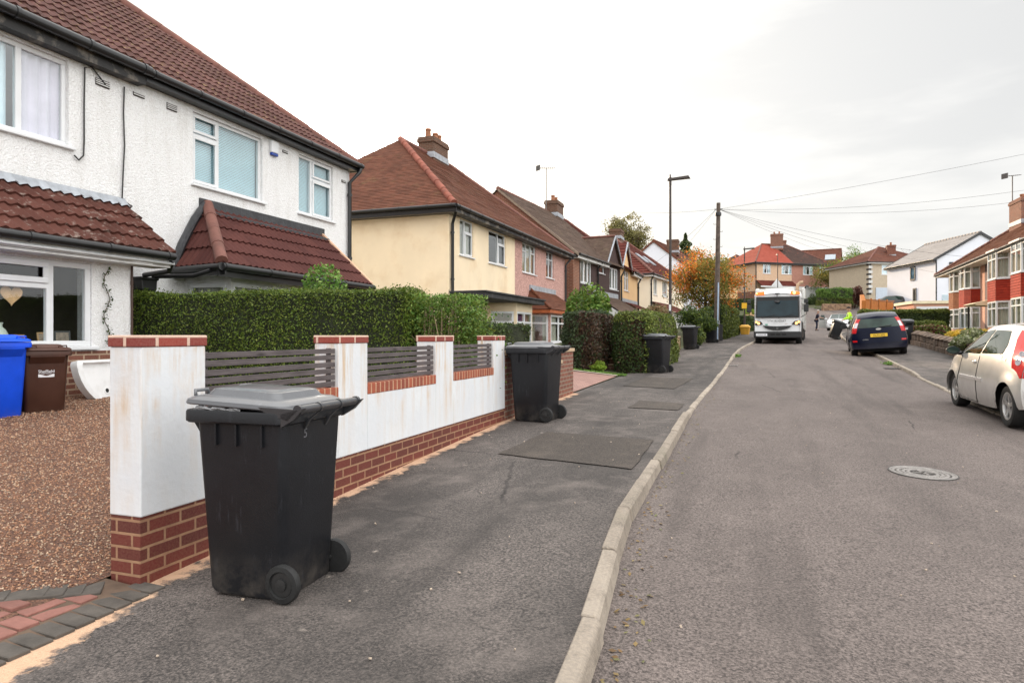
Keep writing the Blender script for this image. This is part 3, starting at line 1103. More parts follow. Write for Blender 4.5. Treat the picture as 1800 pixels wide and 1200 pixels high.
ROAD = asphalt('road_asphalt', s(90, 81, 77), s(136, 124, 118), 0.35, blot=0.15)
PAVE = asphalt('pavement_asphalt', s(73, 68, 65), s(128, 118, 112), 0.8, sand=True)
PATCHM = asphalt('patched_asphalt', s(62, 56, 52), s(98, 88, 79), 0.25)
def kerbmat():
    m, t, out = new_mat('kerb_concrete')
    co = objco(t)
    rnd = t.n('ShaderNodeNewGeometry').outputs['Random Per Island']
    c = t.mix(rnd, s(130, 120, 109), s(160, 149, 136))
    n1 = t.noise(co, 4.0, 6.0, 0.7).outputs[0]
    c = t.mix(t.maprange(n1, 0.46, 0.7, 0, 0.75), c, s(88, 80, 72))
    n2 = t.noise(co, 60.0, 4.0, 0.7).outputs[0]
    c = t.mix(t.maprange(n2, 0.4, 0.7, 0, 0.4), c, s(186, 170, 150))
    n3 = t.noise(co, 1.4, 4.0, 0.6).outputs[0]
    c = t.mix(t.maprange(n3, 0.55, 0.7, 0, 0.35), c, s(92, 92, 70))
    h = t.math('ADD', t.math('MULTIPLY', n1, 1.5), n2)
    finish(t, out, c, 0.9, h, 0.006)
    return m


KERBM = kerbmat()
SOIL = simple('garden_ground', (0.055, 0.06, 0.022), 0.95, 0.5, 2.2, 30, 0.02, dirt=((0.08, 0.055, 0.035), 0.8, 0.6))
GRAVELM = pebble('gravel_bed', s(130, 94, 74), s(70, 48, 40), 70, 0.02)
PAVER = brick('pink_block_paving', s(176, 136, 124), s(150, 112, 102), s(110, 92, 84), 0.2, 0.1, 0.008, flat=True)


def strip(name, mat, Ys, fxs, fz, dz=0.0):
    m = MB()
    rows = []
    for Y in Ys:
        rows.append([m.vert((x, Y, fz(x, Y) + dz)) for x in fxs(Y)])
    for a, b in zip(rows, rows[1:]):
        for k in range(len(a) - 1):
            m.face((a[k], a[k + 1], b[k + 1], b[k]))
    return struct(m.build(name, mat, smooth=True))


def yr(a, b, st):
    n = max(1, round((b - a) / st))
    return [a + (b - a) * i / n for i in range(n + 1)]


YS = yr(-30, 0, 3) + yr(0.5, 30, 0.75)[0:] + yr(31, 90, 1.5)
lin = lambda a, b, n: [a + (b - a) * i / n for i in range(n + 1)]
strip('road', ROAD, YS, lambda Y: lin(kl(Y) - 0.09, kr(Y) + 0.06, 6), zr)
strip('pavement', PAVE, YS, lambda Y: lin(xbl(Y), kl(Y) - 0.104, 5), zpl, -0.005)
strip('pavement', PAVE, yr(-30, 75, 1.5), lambda Y: lin(kr(Y) + 0.104, xbr(Y), 4), zpr, -0.005)
YT = [-60, -40] + yr(-30, 90, 2) + [95, 100, 110, 120, 130, 150, 180, 220, 260, 400, 700]


def gx(Y):
    Yc = min(Y, 88)
    a, b = xbl(Yc), xbr(Yc)
    return [-500, -200, -90, -40, -25, -18, -13, -9.5, -7.5, -5.6, a - 0.02] + [a + 0.06, (2 * a + b) / 3, (a + 2 * b) / 3, b - 0.06] + [b + 0.02, b + 2, b + 4, b + 8, b + 14, b + 22, b + 40, b + 80, b + 200, 600]


def gzt(x, Y):
    Yc = min(Y, 88)
    a, b = xbl(Yc), xbr(Yc)
    if a + 0.03 < x < b - 0.03 and Y < 89:
        return min(gl(Y), gr(Y), gg(Y)) - 0.35
    if a + 0.03 < x < b - 0.03:
        return gg(Y) + 0.0
    return zt(x, Yc) - zt(a - 0.01, Yc) + gl(Y) if x < a else gr(Y) + max(0, min(x - b, 40)) * 0.03


def gzc(x, Y):
    z = gzt(x, Y)
    return z + max(0, min(abs(x), 200) - 45) * 0.02


strip('ground', SOIL, YT, gx, gzc, -0.03)

# kerb stones
def kerb(name, fk, fh, sgn, y0, y1):
    m = MB()
    y = y0
    while y < y1:
        L = 0.905 if y < 60 else 2.0
        a, b = y, y + L
        g = 0.008
        for (p, q) in ((a + g, b - g),):
            xa, xb = fk(p), fk(q)
            jz = random.uniform(-0.008, 0.008)
            za, zb = zr(xa, p) + fh(p) + jz, zr(xb, q) + fh(q) + jz
            jx = random.uniform(-0.009, 0.009)
            prof = lambda x, yy, z: [(x + jx - sgn * 0.125, yy, z - 0.35), (x + jx - sgn * 0.125, yy, z), (x + jx - sgn * 0.058, yy, z), (x + jx - sgn * 0.04, yy, z - 0.018), (x + jx - sgn * 0.022, yy, z - 0.12), (x + jx - sgn * 0.022, yy, z - 0.35)]
            m.loft([prof(xa, p, za), prof(xb, q, zb)])
        y += L
    return struct(m.build(name, KERBM, bevel=0.006, bseg=1))


kerb('kerb', kl, hl, 1, -5.2, 88)
kerb('kerb', kr, hr, -1, -5.0, 75)


def sheet(name, mat, quad, fz, dz, n=8):
    m = MB()
    A, B, Cc, D = [Vector((p[0], p[1])) for p in quad]
    ids = []
    for i in range(n + 1):
        r = []
        for j in range(n + 1):
            u, v = i / n, j / n
            p = A.lerp(B, u).lerp(D.lerp(Cc, u), v)
            jx = random.uniform(-0.012, 0.012) if i in (0, n) or j in (0, n) else 0
            r.append(m.vert((p.x + jx, p.y + jx, fz(p.x, p.y) + dz)))
        ids.append(r)
    for i in range(n):
        for j in range(n):
            m.face((ids[i][j], ids[i + 1][j], ids[i + 1][j + 1], ids[i][j + 1]))
    return struct(m.build(name, mat, smooth=True))


sheet('pavement_patch', PATCHM, ((-2.41, 6.5), (-0.965, 6.05), (-0.965, 7.62), (-2.30, 7.9)), zpl, 0.005)
sheet('pavement_patch', PATCHM, ((-1.75, 10.6), (-0.97, 10.4), (-0.97, 11.6), (-1.75, 11.8)), zpl, 0.005)
sheet('pavement_patch', PATCHM, ((-2.5, 14.5), (-1.4, 14.2), (-1.2, 16.9), (-2.4, 17.2)), zpl, 0.005)

# gravel drive and its stones
gravel_bed = strip('gravel_drive', GRAVELM, yr(-6, 8.4, 0.8), lambda Y: lin(-9.0, -3.36, 8), zt, 0.012)
nS = 80000
gx_, gy_ = rng.uniform(-8.2, -3.40, nS), 1.9 + 5.9 * rng.uniform(0, 1, nS) ** 1.25
keep = ~((gx_ > -3.9) & (gy_ < 2.62 + (gx_ + 3.4) * 0.85)) & ~((gx_ > -4.6) & (gy_ < 2.1))
gx_, gy_ = gx_[keep], gy_[keep]
gzv = np.array([zt(a, b) for a, b in zip(gx_, gy_)]) + 0.014
oct_v = np.array([(1, 0, 0), (-1, 0, 0), (0, 1, 0), (0, -1, 0), (0, 0, 0.7), (0, 0, -0.7)], float)
oct_f = np.array([(0, 2, 4), (2, 1, 4), (1, 3, 4), (3, 0, 4), (2, 0, 5), (1, 2, 5), (3, 1, 5), (0, 3, 5)])
sz = rng.uniform(0.0042, 0.0095, (len(gx_), 1, 1)) * rng.uniform(0.7, 1.3, (len(gx_), 1, 3))
ang = rng.uniform(0, 6.28, len(gx_))
pv = oct_v[None] * sz + rng.normal(0, 0.0016, (len(gx_), 6, 3))
ca, sa = np.cos(ang)[:, None], np.sin(ang)[:, None]
px_ = pv[:, :, 0] * ca - pv[:, :, 1] * sa
py_ = pv[:, :, 0] * sa + pv[:, :, 1] * ca
V = np.stack([px_ + gx_[:, None], py_ + gy_[:, None], pv[:, :, 2] + gzv[:, None]], 2).reshape(-1, 3)
Fq = (oct_f[None] + (np.arange(len(gx_)) * 6)[:, None, None]).reshape(-1, 3)
mS, tS, oS = new_mat('gravel_stone')
gS = tS.n('ShaderNodeNewGeometry').outputs['Random Per Island']
finish(tS, oS, tS.ramp(gS, [(0, s(100, 70, 56)), (0.25, s(152, 108, 82)), (0.5, s(180, 138, 106)), (0.7, s(132, 96, 80)), (0.85, s(204, 178, 150)), (1.0, s(112, 98, 90))]), 0.7)
st = np_mesh('gravel', V, Fq, [mS])
tag(st, 'loose brown and tan gravel spread over the front drive', 'gravel', kind='stuff')

# block paving at the gate: dark border, red blocks, dark inner border
BLK_D = simple('dark_paving_block', s(84, 78, 72), 0.9, 0.3, 7, 60, 0.004)
BLK_R = simple('red_paving_block', s(132, 90, 80), 0.9, 0.28, 5, 60, 0.004)
struct(strip('paving_bed', simple('sandy_paving_bed', s(98, 80, 66), 0.95, 0.3, 6), [-2, 0, 1, 2, 2.78], lambda Y: lin(-4.2, -3.06, 3), lambda x, y: gz(min(x, -3.15), y), 0.006))
m = MB()


def block(cx, cy, a, lx, ly, mi):
    m.cur = mi
    m.M = Matrix.Translation((cx, cy, gz(min(cx, -3.15), cy) + 0.004 + random.uniform(-0.003, 0.003))) @ Matrix.Rotation(a, 4, 'Z') @ Matrix.Rotation(random.uniform(-0.02, 0.02), 4, 'X')
    m.box(-lx / 2 + .004, lx / 2 - .004, -ly / 2 + .004, ly / 2 - .004, -0.05, 0.012)


for k in range(-1, 46):                              # outer border, laid across the edge
    block(-3.085, 2.69 - k * 0.104, R(-4), 0.2, 0.1, 0)
y = 2.62
for k in range(60):                              # herringbone
    for q in range(8):
        a_, b_ = -3.29 - q * 0.204, 2.66 - k * 0.102
        if b_ > 2.62 + (a_ + 3.3) * 0.85 - 0.05 or a_ < -4.3:
            continue
        if (k + 2 * q) % 4 < 2:
            block(a_ + 0.0, b_, R(-4), 0.2, 0.1, 1)
        else:
            if (k + 2 * q) % 4 == 2:
                block(a_ - 0.05, b_ - 0.05, R(-4), 0.1, 0.2, 1)
                block(a_ + 0.052, b_ - 0.05, R(-4), 0.1, 0.2, 1)
for k in range(26):                              # curved inner border
    tt = k / 25
    cx = -3.32 - 1.6 * tt
    cy = 2.66 + (-1.6 * tt) * 0.85
    block(cx, cy, R(42), 0.125, 0.2, 0)
m.M = None
struct(m.build('block_paving', [BLK_D, BLK_R], bevel=0.004, bseg=1))

strip('driveway', PAVER, yr(12.66, 17.2, 0.9), lambda Y: lin(-10, -3.15, 6), zt, 0.012)
strip('driveway_edging', simple('edging_concrete', s(160, 146, 132), 0.9, 0.2, 3, 40, 0.004), [17.2, 17.42], lambda Y: lin(-7, -3.15, 4), zt, 0.03)
# thin grass along the edging
pgr = np.stack([rng.uniform(-6.5, -2.95, 2600), rng.uniform(17.42, 17.75, 2600), np.zeros(2600)], 1)
pgr[:, 2] = [gz(a, b) + 0.03 for a, b in pgr[:, :2]]
Vg, Fg = leaf_quads(pgr, 0.035)
tag(np_mesh('grass', Vg, Fg, [L_SHRUB]), 'strip of green grass along the paved drive edge below the hedges', 'grass', kind='stuff')

# manhole cover in the road
IRON = simple('worn_cast_iron', (0.24, 0.22, 0.205), 0.5, 0.35, 14, 60, 0.002, metal=0.2, dirt=((0.10, 0.09, 0.08), 24, 0.7))
IRON_D = simple('dirty_cast_iron', (0.06, 0.054, 0.05), 0.7, 0.3, 14, 60, 0.002)
mz = zr(1.64, 7.55)
t = thing('manhole_cover', 'round cast iron manhole cover with raised rings set in the road', 'manhole cover', (1.64, 7.55, mz + 0.004))
t.rotation_euler = (math.atan(0.022), -math.atan(-0.035), 0)
t.scale = (0.9, 0.9, 0.8)
m = MB()
m.lathe((0, 0, 0), (0, 0, 1), [(0.335, -0.02), (0.335, 0.006), (0.31, 0.006), (0.31, 0.0), (0.0, 0.0)], 40)
m.build('frame', IRON_D, t)
m = MB()
for r in (0.285, 0.235, 0.185, 0.14):
    m.lathe((0, 0, 0), (0, 0, 1), [(r + 0.018, 0.001), (r + 0.012, 0.006), (r - 0.010, 0.006), (r - 0.016, 0.001)], 48)
m.lathe((0, 0, 0), (0, 0, 1), [(0.322, 0.001), (0.32, 0.008), (0.31, 0.008), (0.305, 0.001)], 48)
for k in range(4):
    a = k * math.pi / 2 + 0.3
    m.M = Matrix.Rotation(a, 4, 'Z')
    m.box(0.02, 0.115, -0.012, 0.012, 0.001, 0.010)
for k in range(40):
    m.M = Matrix.Rotation(k * 2 * math.pi / 40, 4, 'Z')
    m.box(0.206, 0.222, -0.008, 0.008, 0.001, 0.008)
m.M = None
m.build('raised_rings', IRON, t)
# gully grating in the left channel and one at the right kerb
for (gx0, gy0, lab, k) in ((-0.45, 21.6, 'pale road drain cover beside the left kerb', kl), (4.0, 21.9, 'dark road drain grating at the right kerb', kr)):
    t = thing('drain_grating', lab, 'drain', (gx0, gy0, zr(gx0, gy0) + 0.006))
    m = MB()
    m.box(-0.22, 0.22, -0.22, -0.18, 0, 0.01)
    m.box(-0.22, 0.22, 0.18, 0.22, 0, 0.01)
    for q in range(7):
        m.box(-0.22 + q * 0.0667, -0.18 + q * 0.0667, -0.18, 0.18, 0, 0.009)
    m.build('grate', IRON if gx0 < 0 else IRON_D, t)

# loose chips and a few fallen leaves on the pavement and road
m = MB()
for k in range(130):
    x = random.uniform(-3.0, 3.0)
    y = 1.6 + random.random() ** 2 * 14
    if abs(x - kl(y) + 0.06) < 0.1:
        continue
    r_ = random.uniform(0.003, 0.0075)
    m.M = Matrix.Translation((x, y, gz(x, y) + r_ * 0.5)) @ Matrix.Rotation(random.uniform(0, 6), 4, (random.random(), random.random(), 1))
    m.box(-r_, r_, -r_ * 0.7, r_ * 0.7, -r_ * 0.5, r_ * 0.6)
m.M = None
tag(m.build('stone_chips', simple('pale_chip', s(186, 168, 150), 0.9, 0.4, 30)), 'scattered pale stone chips on the asphalt', 'stone chips', kind='stuff')

n = 420
yy = 1.8 + rng.uniform(0, 1, n) ** 1.6 * 26
xx = np.array([kl(v) for v in yy]) + 0.0 + np.abs(rng.normal(0, 0.09, n))
lit = np.stack([xx, yy, np.array([zr(a, b) for a, b in zip(xx, yy)]) + 0.008], 1)
V, Fq = leaf_quads(lit, 0.016, np.tile([0, 0, 1.0], (n, 1)), 0.75)
tag(np_mesh('fallen_leaves', V, Fq, [leafmat('fallen_leaf', [(0.09, 0.05, 0.02), (0.16, 0.09, 0.03), (0.22, 0.16, 0.06), (0.10, 0.11, 0.04)], trans=0.0)]), 'small fallen leaves and grit along the left kerb', 'fallen leaves', kind='stuff')

# ================================================================== white garden wall with brick base, slatted panels
def stained_white():
    m, t, out = new_mat('white_render_with_rust_stains')
    co = objco(t)
    sp = t.n('ShaderNodeSeparateXYZ', {0: co})
    st_ = t.n('ShaderNodeCombineXYZ', {0: t.math('MULTIPLY', t.math('ADD', sp.outputs[1], sp.outputs[0]), 9.0), 1: t.math('MULTIPLY', sp.outputs[2], 0.8), 2: 0.0})
    n1 = t.noise(st_.outputs[0], 1.0, 6.0, 0.65).outputs[0]
    n2 = t.noise(co, 2.3, 4.0, 0.6).outputs[0]
    top = t.maprange(sp.outputs[2], 0.40, 1.30, 0.15, 1.0)
    f = t.math('MULTIPLY', t.maprange(n1, 0.46, 0.68), t.math('MULTIPLY', top, t.maprange(n2, 0.36, 0.58)))
    c = t.mix(t.maprange(n2, 0.3, 0.7), (0.66, 0.675, 0.70), (0.73, 0.74, 0.75))
    c = t.mix(t.math('MULTIPLY', f, 1.0), c, s(192, 148, 84))
    nd = t.noise(co, 6.0, 6.0, 0.7).outputs[0]
    c = t.mix(t.math('MULTIPLY', t.maprange(nd, 0.55, 0.75), 0.16), c, s(168, 158, 140))
    nb = t.noise(co, 26.0, 5.0, 0.6).outputs[0]
    finish(t, out, c, 0.75, nb, 0.0025)
    return m


WALLW = stained_white()
CAPB = brick('red_coping_brick', s(150, 60, 48), s(122, 48, 42), s(220, 190, 170), 0.225, 0.3, 0.012, off=(0.0, 0.1), dirt=0.12, var=0.3)
SOLD = brick('soldier_course_brick', s(168, 84, 58), s(132, 62, 48), s(200, 160, 130), 0.0775, 0.3, 0.010, off=(0, 0.13), dirt=0.15, var=0.4)
SLATM = simple('dark_stained_slat', s(84, 76, 76), 0.8, 0.25, 3.0, 40, 0.003, dirt=(s(48, 42, 42), 6, 0.7))


def slatwood():
    m, t, out = new_mat('charcoal_stained_timber')
    co = objco(t)
    mp = t.n('ShaderNodeMapping', {'Vector': co, 'Scale': (1, 2.2, 26)})
    n1 = t.noise(mp.outputs[0], 2.0, 6.0, 0.65).outputs[0]
    c = t.mix(t.maprange(n1, 0.3, 0.7), s(66, 58, 58), s(104, 95, 95))
    v = t.n('ShaderNodeTexVoronoi', {'Vector': t.n('ShaderNodeMapping', {'Vector': co, 'Scale': (1, 2.4, 9)}).outputs[0], 'Scale': 1.0})
    c = t.mix(t.maprange(v.outputs['Distance'], 0.16, 0.04, 0, 0.8), c, s(36, 30, 30))
    finish(t, out, c, 0.75, n1, 0.004)
    return m


SLAT = slatwood()
t = thing('garden_wall', 'white rendered garden wall with rust stains, red brick base and brick capped pillars', 'garden wall', (-3.14, 2.81, 0.0))
off = (-3.14, 2.81, 0)
pill = [(2.81, 3.27), (4.70, 5.14), (6.52, 6.97), (8.26, 8.69)]
m = MB(off)
m.box(-3.355, -3.14, 2.81, 8.69, -0.15, 0.402)
m.build('brick_base', BRICK_RED, t)
m = MB(off)
xw0, xw1 = -3.362, -3.132
for a, b in pill:
    m.box(xw0, xw1, a - 0.004, b + 0.004, 0.402, 1.338)
for (a, b) in zip([p[1] for p in pill], [p[0] for p in pill][1:]):
    m.box(xw0, xw1, a + 0.004, b - 0.004, 0.402, 0.888)
m.build('render', WALLW, t, bevel=0.008)
for a, b in pill:
    m = MB(off)
    m.box(xw0 - 0.006, xw1 + 0.006, a - 0.012, b + 0.012, 1.338, 1.403)
    m.build('cap', CAPB, t, bevel=0.006)
for (a, b) in zip([p[1] for p in pill], [p[0] for p in pill][1:]):
    m = MB(off)
    m.box(xw0 - 0.004, xw1 + 0.004, a + 0.006, b - 0.006, 0.888, 0.982)
    m.build('soldier_course', SOLD, t, bevel=0.005)
labs = ['dark slatted fence panel directly behind the nearest wheelie bin', 'dark slatted fence panel in the middle bay of the white wall', 'shortest dark slatted fence panel, farthest along the white wall']
for i, (a, b) in enumerate(zip([p[1] for p in pill], [p[0] for p in pill][1:])):
    tp = thing('slatted_panel', labs[i], 'fence panel', (-3.16, a, 0.98), 0, 'slatted panels between the pillars')
    of2 = (-3.16, a, 0.98)
    for k in range(6):
        z = 0.990 + k * 0.0535
        m = MB(of2)
        j = random.uniform(-0.003, 0.003)
        m.box(-3.178, -3.158, a + 0.012, b - 0.012 if i < 0 else b + 0.03 * 0 - 0.012, z + j, z + 0.038 + j)
        m.build('slat', SLAT, tp, bevel=0.002, bseg=1)
    for yy in (a + 0.05, b - 0.06):
        m = MB(of2)
        m.box(-3.20, -3.1785, yy - 0.02, yy + 0.02, 0.984, 1.30)
        m.build('batten', SLAT, tp)

# neighbour's low brick wall with stone coping
STONEC = simple('pale_coping_stone', s(186, 160, 132), 0.9, 0.25, 4, 30, 0.006)
t = thing('brick_wall', 'low worn red brick garden wall with pale coping behind the second black bin', 'garden wall', (-3.14, 8.72, 0.2))
off = (-3.14, 8.72, 0.2)
m = MB(off)
m.box(-3.36, -3.145, 8.72, 9.26, 0.0, 1.13)
m.box(-3.36, -3.145, 9.262, 11.78, 0.0, 0.90)
m.box(-3.36, -3.145, 11.782, 12.62, 0.05, 1.10)
m.build('brickwork', BRICK_OLD, t)
m = MB(off)
m.box(-3.38, -3.12, 8.70, 9.28, 1.13, 1.18)
m.box(-3.38, -3.12, 9.282, 11.76, 0.90, 0.96)
m.box(-3.38, -3.12, 11.77, 12.65, 1.10, 1.16)
m.build('coping', STONEC, t, bevel=0.008)

# ================================================================== wheelie bins
def rrect(cx, cy, hx, hy, r, z, n=5):
    p = []
    for (sx, sy, a0) in ((1, 1, 0), (-1, 1, 90), (-1, -1, 180), (1, -1, 270)):
        for k in range(n + 1):
            a = R(a0 + 90 * k / n)
            p.append((cx + sx * (hx - r) + r * math.cos(a), cy + sy * (hy - r) + r * math.sin(a), z))
    return p


def binmat(name, col, scuff=0.5, rg=0.34):
    m, t, out = new_mat(name)
    co = objco(t)
    n1 = t.noise(co, 3.0, 6.0, 0.6).outputs[0]
    c = t.mix(t.maprange(n1, 0.3, 0.7), mix3(col, 0.85), mix3(col, 1.2))
    mp = t.n('ShaderNodeMapping', {'Vector': co, 'Scale': (30, 30, 3)})
    n2 = t.noise(mp.outputs[0], 1.2, 6.0, 0.75).outputs[0]
    n3 = t.noise(co, 4.5, 3.0, 0.6).outputs[0]
    c = t.mix(t.math('MULTIPLY', t.math('MULTIPLY', t.maprange(n2, 0.56, 0.7), t.maprange(n3, 0.5, 0.66)), scuff), c, mix3(col, 7) if max(col) < 0.1 else mix3(col, 1.6))
    sp = t.n('ShaderNodeSeparateXYZ', {0: co})
    low = t.maprange(sp.outputs[2], 0.25, 0.0)
    n4 = t.noise(co, 8.0, 5.0, 0.7).outputs[0]
    c = t.mix(t.math('MULTIPLY', t.math('MULTIPLY', low, t.maprange(n4, 0.4, 0.7)), 0.35), c, (0.2, 0.17, 0.14))
    nb = t.noise(co, 120.0, 2.0, 0.5).outputs[0]
    finish(t, out, c, t.maprange(n1, 0.3, 0.7, rg, rg + 0.14), nb, 0.0008, spec=0.3 if rg > 0.3 else 0.6, coat=0.0 if rg > 0.3 else 0.5)
    return m


BIN_K = binmat('charcoal_bin_plastic', (0.0125, 0.013, 0.0155))
BIN_KL = binmat('charcoal_lid_skylit', (0.085, 0.088, 0.096), 0.3, 0.26)  # paler than the body: sky highlights put into the lid colour
BIN_KH = binmat('charcoal_handle_plastic', (0.026, 0.027, 0.031), 0.3, 0.27)
BIN_B = binmat('blue_bin_plastic', (0.005, 0.065, 0.60), 0.2)
BIN_BR = binmat('brown_bin_plastic', (0.055, 0.022, 0.014), 0.15)
BIN_BL = binmat('blue_lid_plastic', (0.006, 0.08, 0.68), 0.15)
BIN_BRL = binmat('brown_lid_plastic', (0.075, 0.034, 0.024), 0.15)
RUBBER = simple('black_rubber', (0.012, 0.012, 0.012), 0.7, 0.3, 20, 40, 0.002)
HUBP = simple('black_hub_plastic', (0.02, 0.02, 0.02), 0.45, 0.2, 20)
BAG = simple('white_bin_bag', (0.34, 0.34, 0.35), 0.4, 0.2, 20, 30, 0.01)
LOGO = simple('white_print', (0.72, 0.72, 0.74), 0.6, 0.05, 20)


def make_bin(label, loc, rz, group, body=BIN_K, lid=BIN_KL, scale=1.0, lid_open=0.0, bag=False, tilt=0.0, cat='wheelie bin', name='wheelie_bin'):
    t = thing(name, label, cat, loc, rz, group)
    t.scale = (scale,) * 3
    t.rotation_euler = (0, tilt, rz)
    m = MB()
    m.loft([rrect(-0.015, 0, 0.225, 0.21, 0.04, 0.0), rrect(-0.015, 0, 0.24, 0.222, 0.045, 0.03), rrect(-0.02, 0, 0.283, 0.262, 0.05, 0.86), rrect(-0.02, 0, 0.285, 0.264, 0.05, 0.915)], True, False)
    # side panel emboss and ribs under the rim
    for sy in (-1, 1):
        for x in (-0.16, -0.03, 0.13):
            y0 = sy * 0.262
            m.box(x - 0.006, x + 0.006, min(y0, y0 + sy * 0.016), max(y0, y0 + sy * 0.016), 0.80, 0.93)
    m.hexa([(-0.37, -0.20, 0.905), (-0.29, -0.20, 0.80), (-0.29, 0.20, 0.80), (-0.37, 0.20, 0.905)], [(-0.37, -0.20, 0.925), (-0.28, -0.20, 0.925), (-0.28, 0.20, 0.925), (-0.37, 0.20, 0.925)])
    m.build('body', body, t, smooth=True, angle=35)
    m = MB()                                      # rim
    cx, hx = -0.045, 0.328
    m.loft([rrect(cx, 0, hx - 0.012, 0.285, 0.06, 0.915), rrect(cx, 0, hx, 0.295, 0.065, 0.925), rrect(cx, 0, hx, 0.295, 0.065, 0.972), rrect(cx, 0, hx - 0.006, 0.290, 0.062, 0.982), rrect(cx + 0.01, 0, hx - 0.05, 0.255, 0.05, 0.982), rrect(cx + 0.01, 0, hx - 0.055, 0.25, 0.05, 0.93)], True, True)
    m.build('rim', body, t, smooth=True, angle=35)
    # lid, hinged at the back (+x)
    hinge = Matrix.Translation((0.31, 0, 0.995)) @ Matrix.Rotation(lid_open, 4, 'Y') @ Matrix.Translation((-0.31, 0, -0.995))
    m = MB()
    m.M = hinge
    m.loft([rrect(-0.055, 0, 0.325, 0.285, 0.07, 0.985), rrect(-0.055, 0, 0.330, 0.290, 0.075, 0.992), rrect(-0.055, 0, 0.322, 0.285, 0.075, 1.012), rrect(-0.055, 0, 0.298, 0.262, 0.07, 1.026), rrect(-0.055, 0, 0.240, 0.208, 0.05, 1.034),
            rrect(-0.055, 0, 0.215, 0.19, 0.05, 1.066), rrect(-0.055, 0, 0.195, 0.17, 0.05, 1.071), rrect(-0.055, 0, 0.02, 0.02, 0.01, 1.074)], True, True)
    ld = m.build('lid', lid, t, smooth=True, angle=22)
    for sy in (-1, 1):                            # lid grips at the front corners
        m = MB()
        m.M = hinge
        y = sy * 0.175
        m.tube([(-0.335, y - 0.05, 1.02), (-0.345, y - 0.045, 1.052), (-0.345, y + 0.045, 1.052), (-0.335, y + 0.05, 1.02)], 0.010, 8)
        m.build('lid_grip', lid, ld, smooth=True)
    m = MB()                                      # handle bar with its arms
    m.tube([(0.352, -0.275, 1.0), (0.352, 0.275, 1.0)], 0.022, 14)
    for y in (-0.095, 0.095, -0.27, 0.27):
        m.tube([(0.352, y - 0.01, 1.0), (0.352, y + 0.01, 1.0)], 0.0265, 14)
    for sy in (-1, 1):
        y0, y1 = sorted((sy * 0.262, sy * 0.290))
        m.hexa([(0.16, y0, 0.985), (0.30, y0, 0.945), (0.30, y1, 0.945), (0.16, y1, 0.985)], [(0.12, y0, 1.010), (0.365, y0, 1.004), (0.365, y1, 1.004), (0.12, y1, 1.010)])
        m.hexa([(0.26, y0, 0.91), (0.34, y0, 0.955), (0.34, y1, 0.955), (0.26, y1, 0.91)], [(0.26, y0, 0.98), (0.395, y0, 1.012), (0.395, y1, 1.012), (0.26, y1, 0.98)])
    for y in (-0.095, 0.095):
        m.hexa([(0.27, y - .008, 0.88), (0.27, y + .008, 0.88), (0.28, y + .008, 0.93), (0.28, y - .008, 0.93)], [(0.30, y - .008, 0.93), (0.30, y + .008, 0.93), (0.372, y + .008, 0.99), (0.372, y - .008, 0.99)])
    m.build('handle', lid if lid is not BIN_KL else BIN_KH, t, smooth=True, angle=35)
    m = MB()
    m.tube([(0.215, -0.24, 0.10), (0.215, 0.24, 0.10)], 0.012, 10)
    m.build('axle', HUBP, t)
    for sy in (-1, 1):
        m = MB()
        c = (0.235, sy * 0.235, 0.10)
        m.lathe(c, (0, sy, 0), [(0.075, -0.02), (0.094, -0.018), (0.10, -0.008), (0.10, 0.012), (0.094, 0.022), (0.070, 0.026), (0.066, 0.014), (0.03, 0.012), (0.026, 0.024), (0.0, 0.026)], 28)
        wv = m.build('wheel', RUBBER, t, smooth=True, angle=40)
        m = MB()
        m.lathe((0.235, sy * 0.235, 0.10), (0, sy, 0), [(0.062, 0.0145), (0.062, 0.016), (0.05, 0.0175), (0.031, 0.0165), (0.030, 0.0255), (0.012, 0.028), (0.0, 0.028)], 20)
        m.build('hub', HUBP, wv, smooth=True, angle=40)
    if bag:
        n = 26
        m = MB()
        rows = []
        for i in range(n + 1):
            f = i / n
            x = -0.30 + 0.30 * f
            h = (0.006 + 0.020 * abs(math.sin(f * 9.0)) * (1 - 0.5 * f)) + random.uniform(-0.004, 0.004)
            rows.append([m.vert((x, -0.245, 0.985)), m.vert((x, -0.272 + random.uniform(-.006, .006), 0.986 + h)), m.vert((x, -0.283 + random.uniform(-.006, .006), 0.984 + h * 0.5)), m.vert((x, -0.275, 0.9815))])
        for a, b in zip(rows, rows[1:]):
            for k in range(3):
                m.face((a[k], a[k + 1], b[k + 1], b[k]))
        m.build('bin_bag', BAG, t)
    return t


GB = 'black wheelie bins put out along the street'
b1 = make_bin('nearest charcoal wheelie bin, lid ajar over a white bag, beside the white wall pillar', (-2.41, 3.01, gz(-2.41, 3.01)), R(1), GB, scale=0.97, lid_open=R(2.4), bag=True)
M5 = Matrix.Translation((0.262, -0.085, 0.855)) @ Matrix.Rotation(R(90), 4, 'Z') @ Matrix.Rotation(R(93), 4, 'X')
text_part('chalk_number', '5', 0.07, M5, simple('faint_chalk', (0.12, 0.12, 0.13), 0.9, 0.3, 60), b1)
make_bin('charcoal wheelie bin standing before the low worn brick wall', (-2.72, 8.88, gz(-2.72, 8.88)), R(-8), GB)
make_bin('charcoal wheelie bin at the corner of the tall clipped hedge', (-2.29, 18.95, gz(-2.29, 18.95)), R(-20), GB, lid_open=R(1.5))
make_bin('charcoal wheelie bin beside the buff stone wall, before the low rounded bush', (-2.36, 31.3, gz(-2.36, 31.3)), R(-14), GB)
make_bin('charcoal wheelie bin at the foot of the wooden telegraph pole', (-1.79, 38.4, gz(-1.79, 38.4)), R(-14), GB)
make_bin('black wheelie bin standing behind the dark blue car, white sticker on its front', (6.55, 33.1, gz(6.55, 33.1)), R(84), GB)
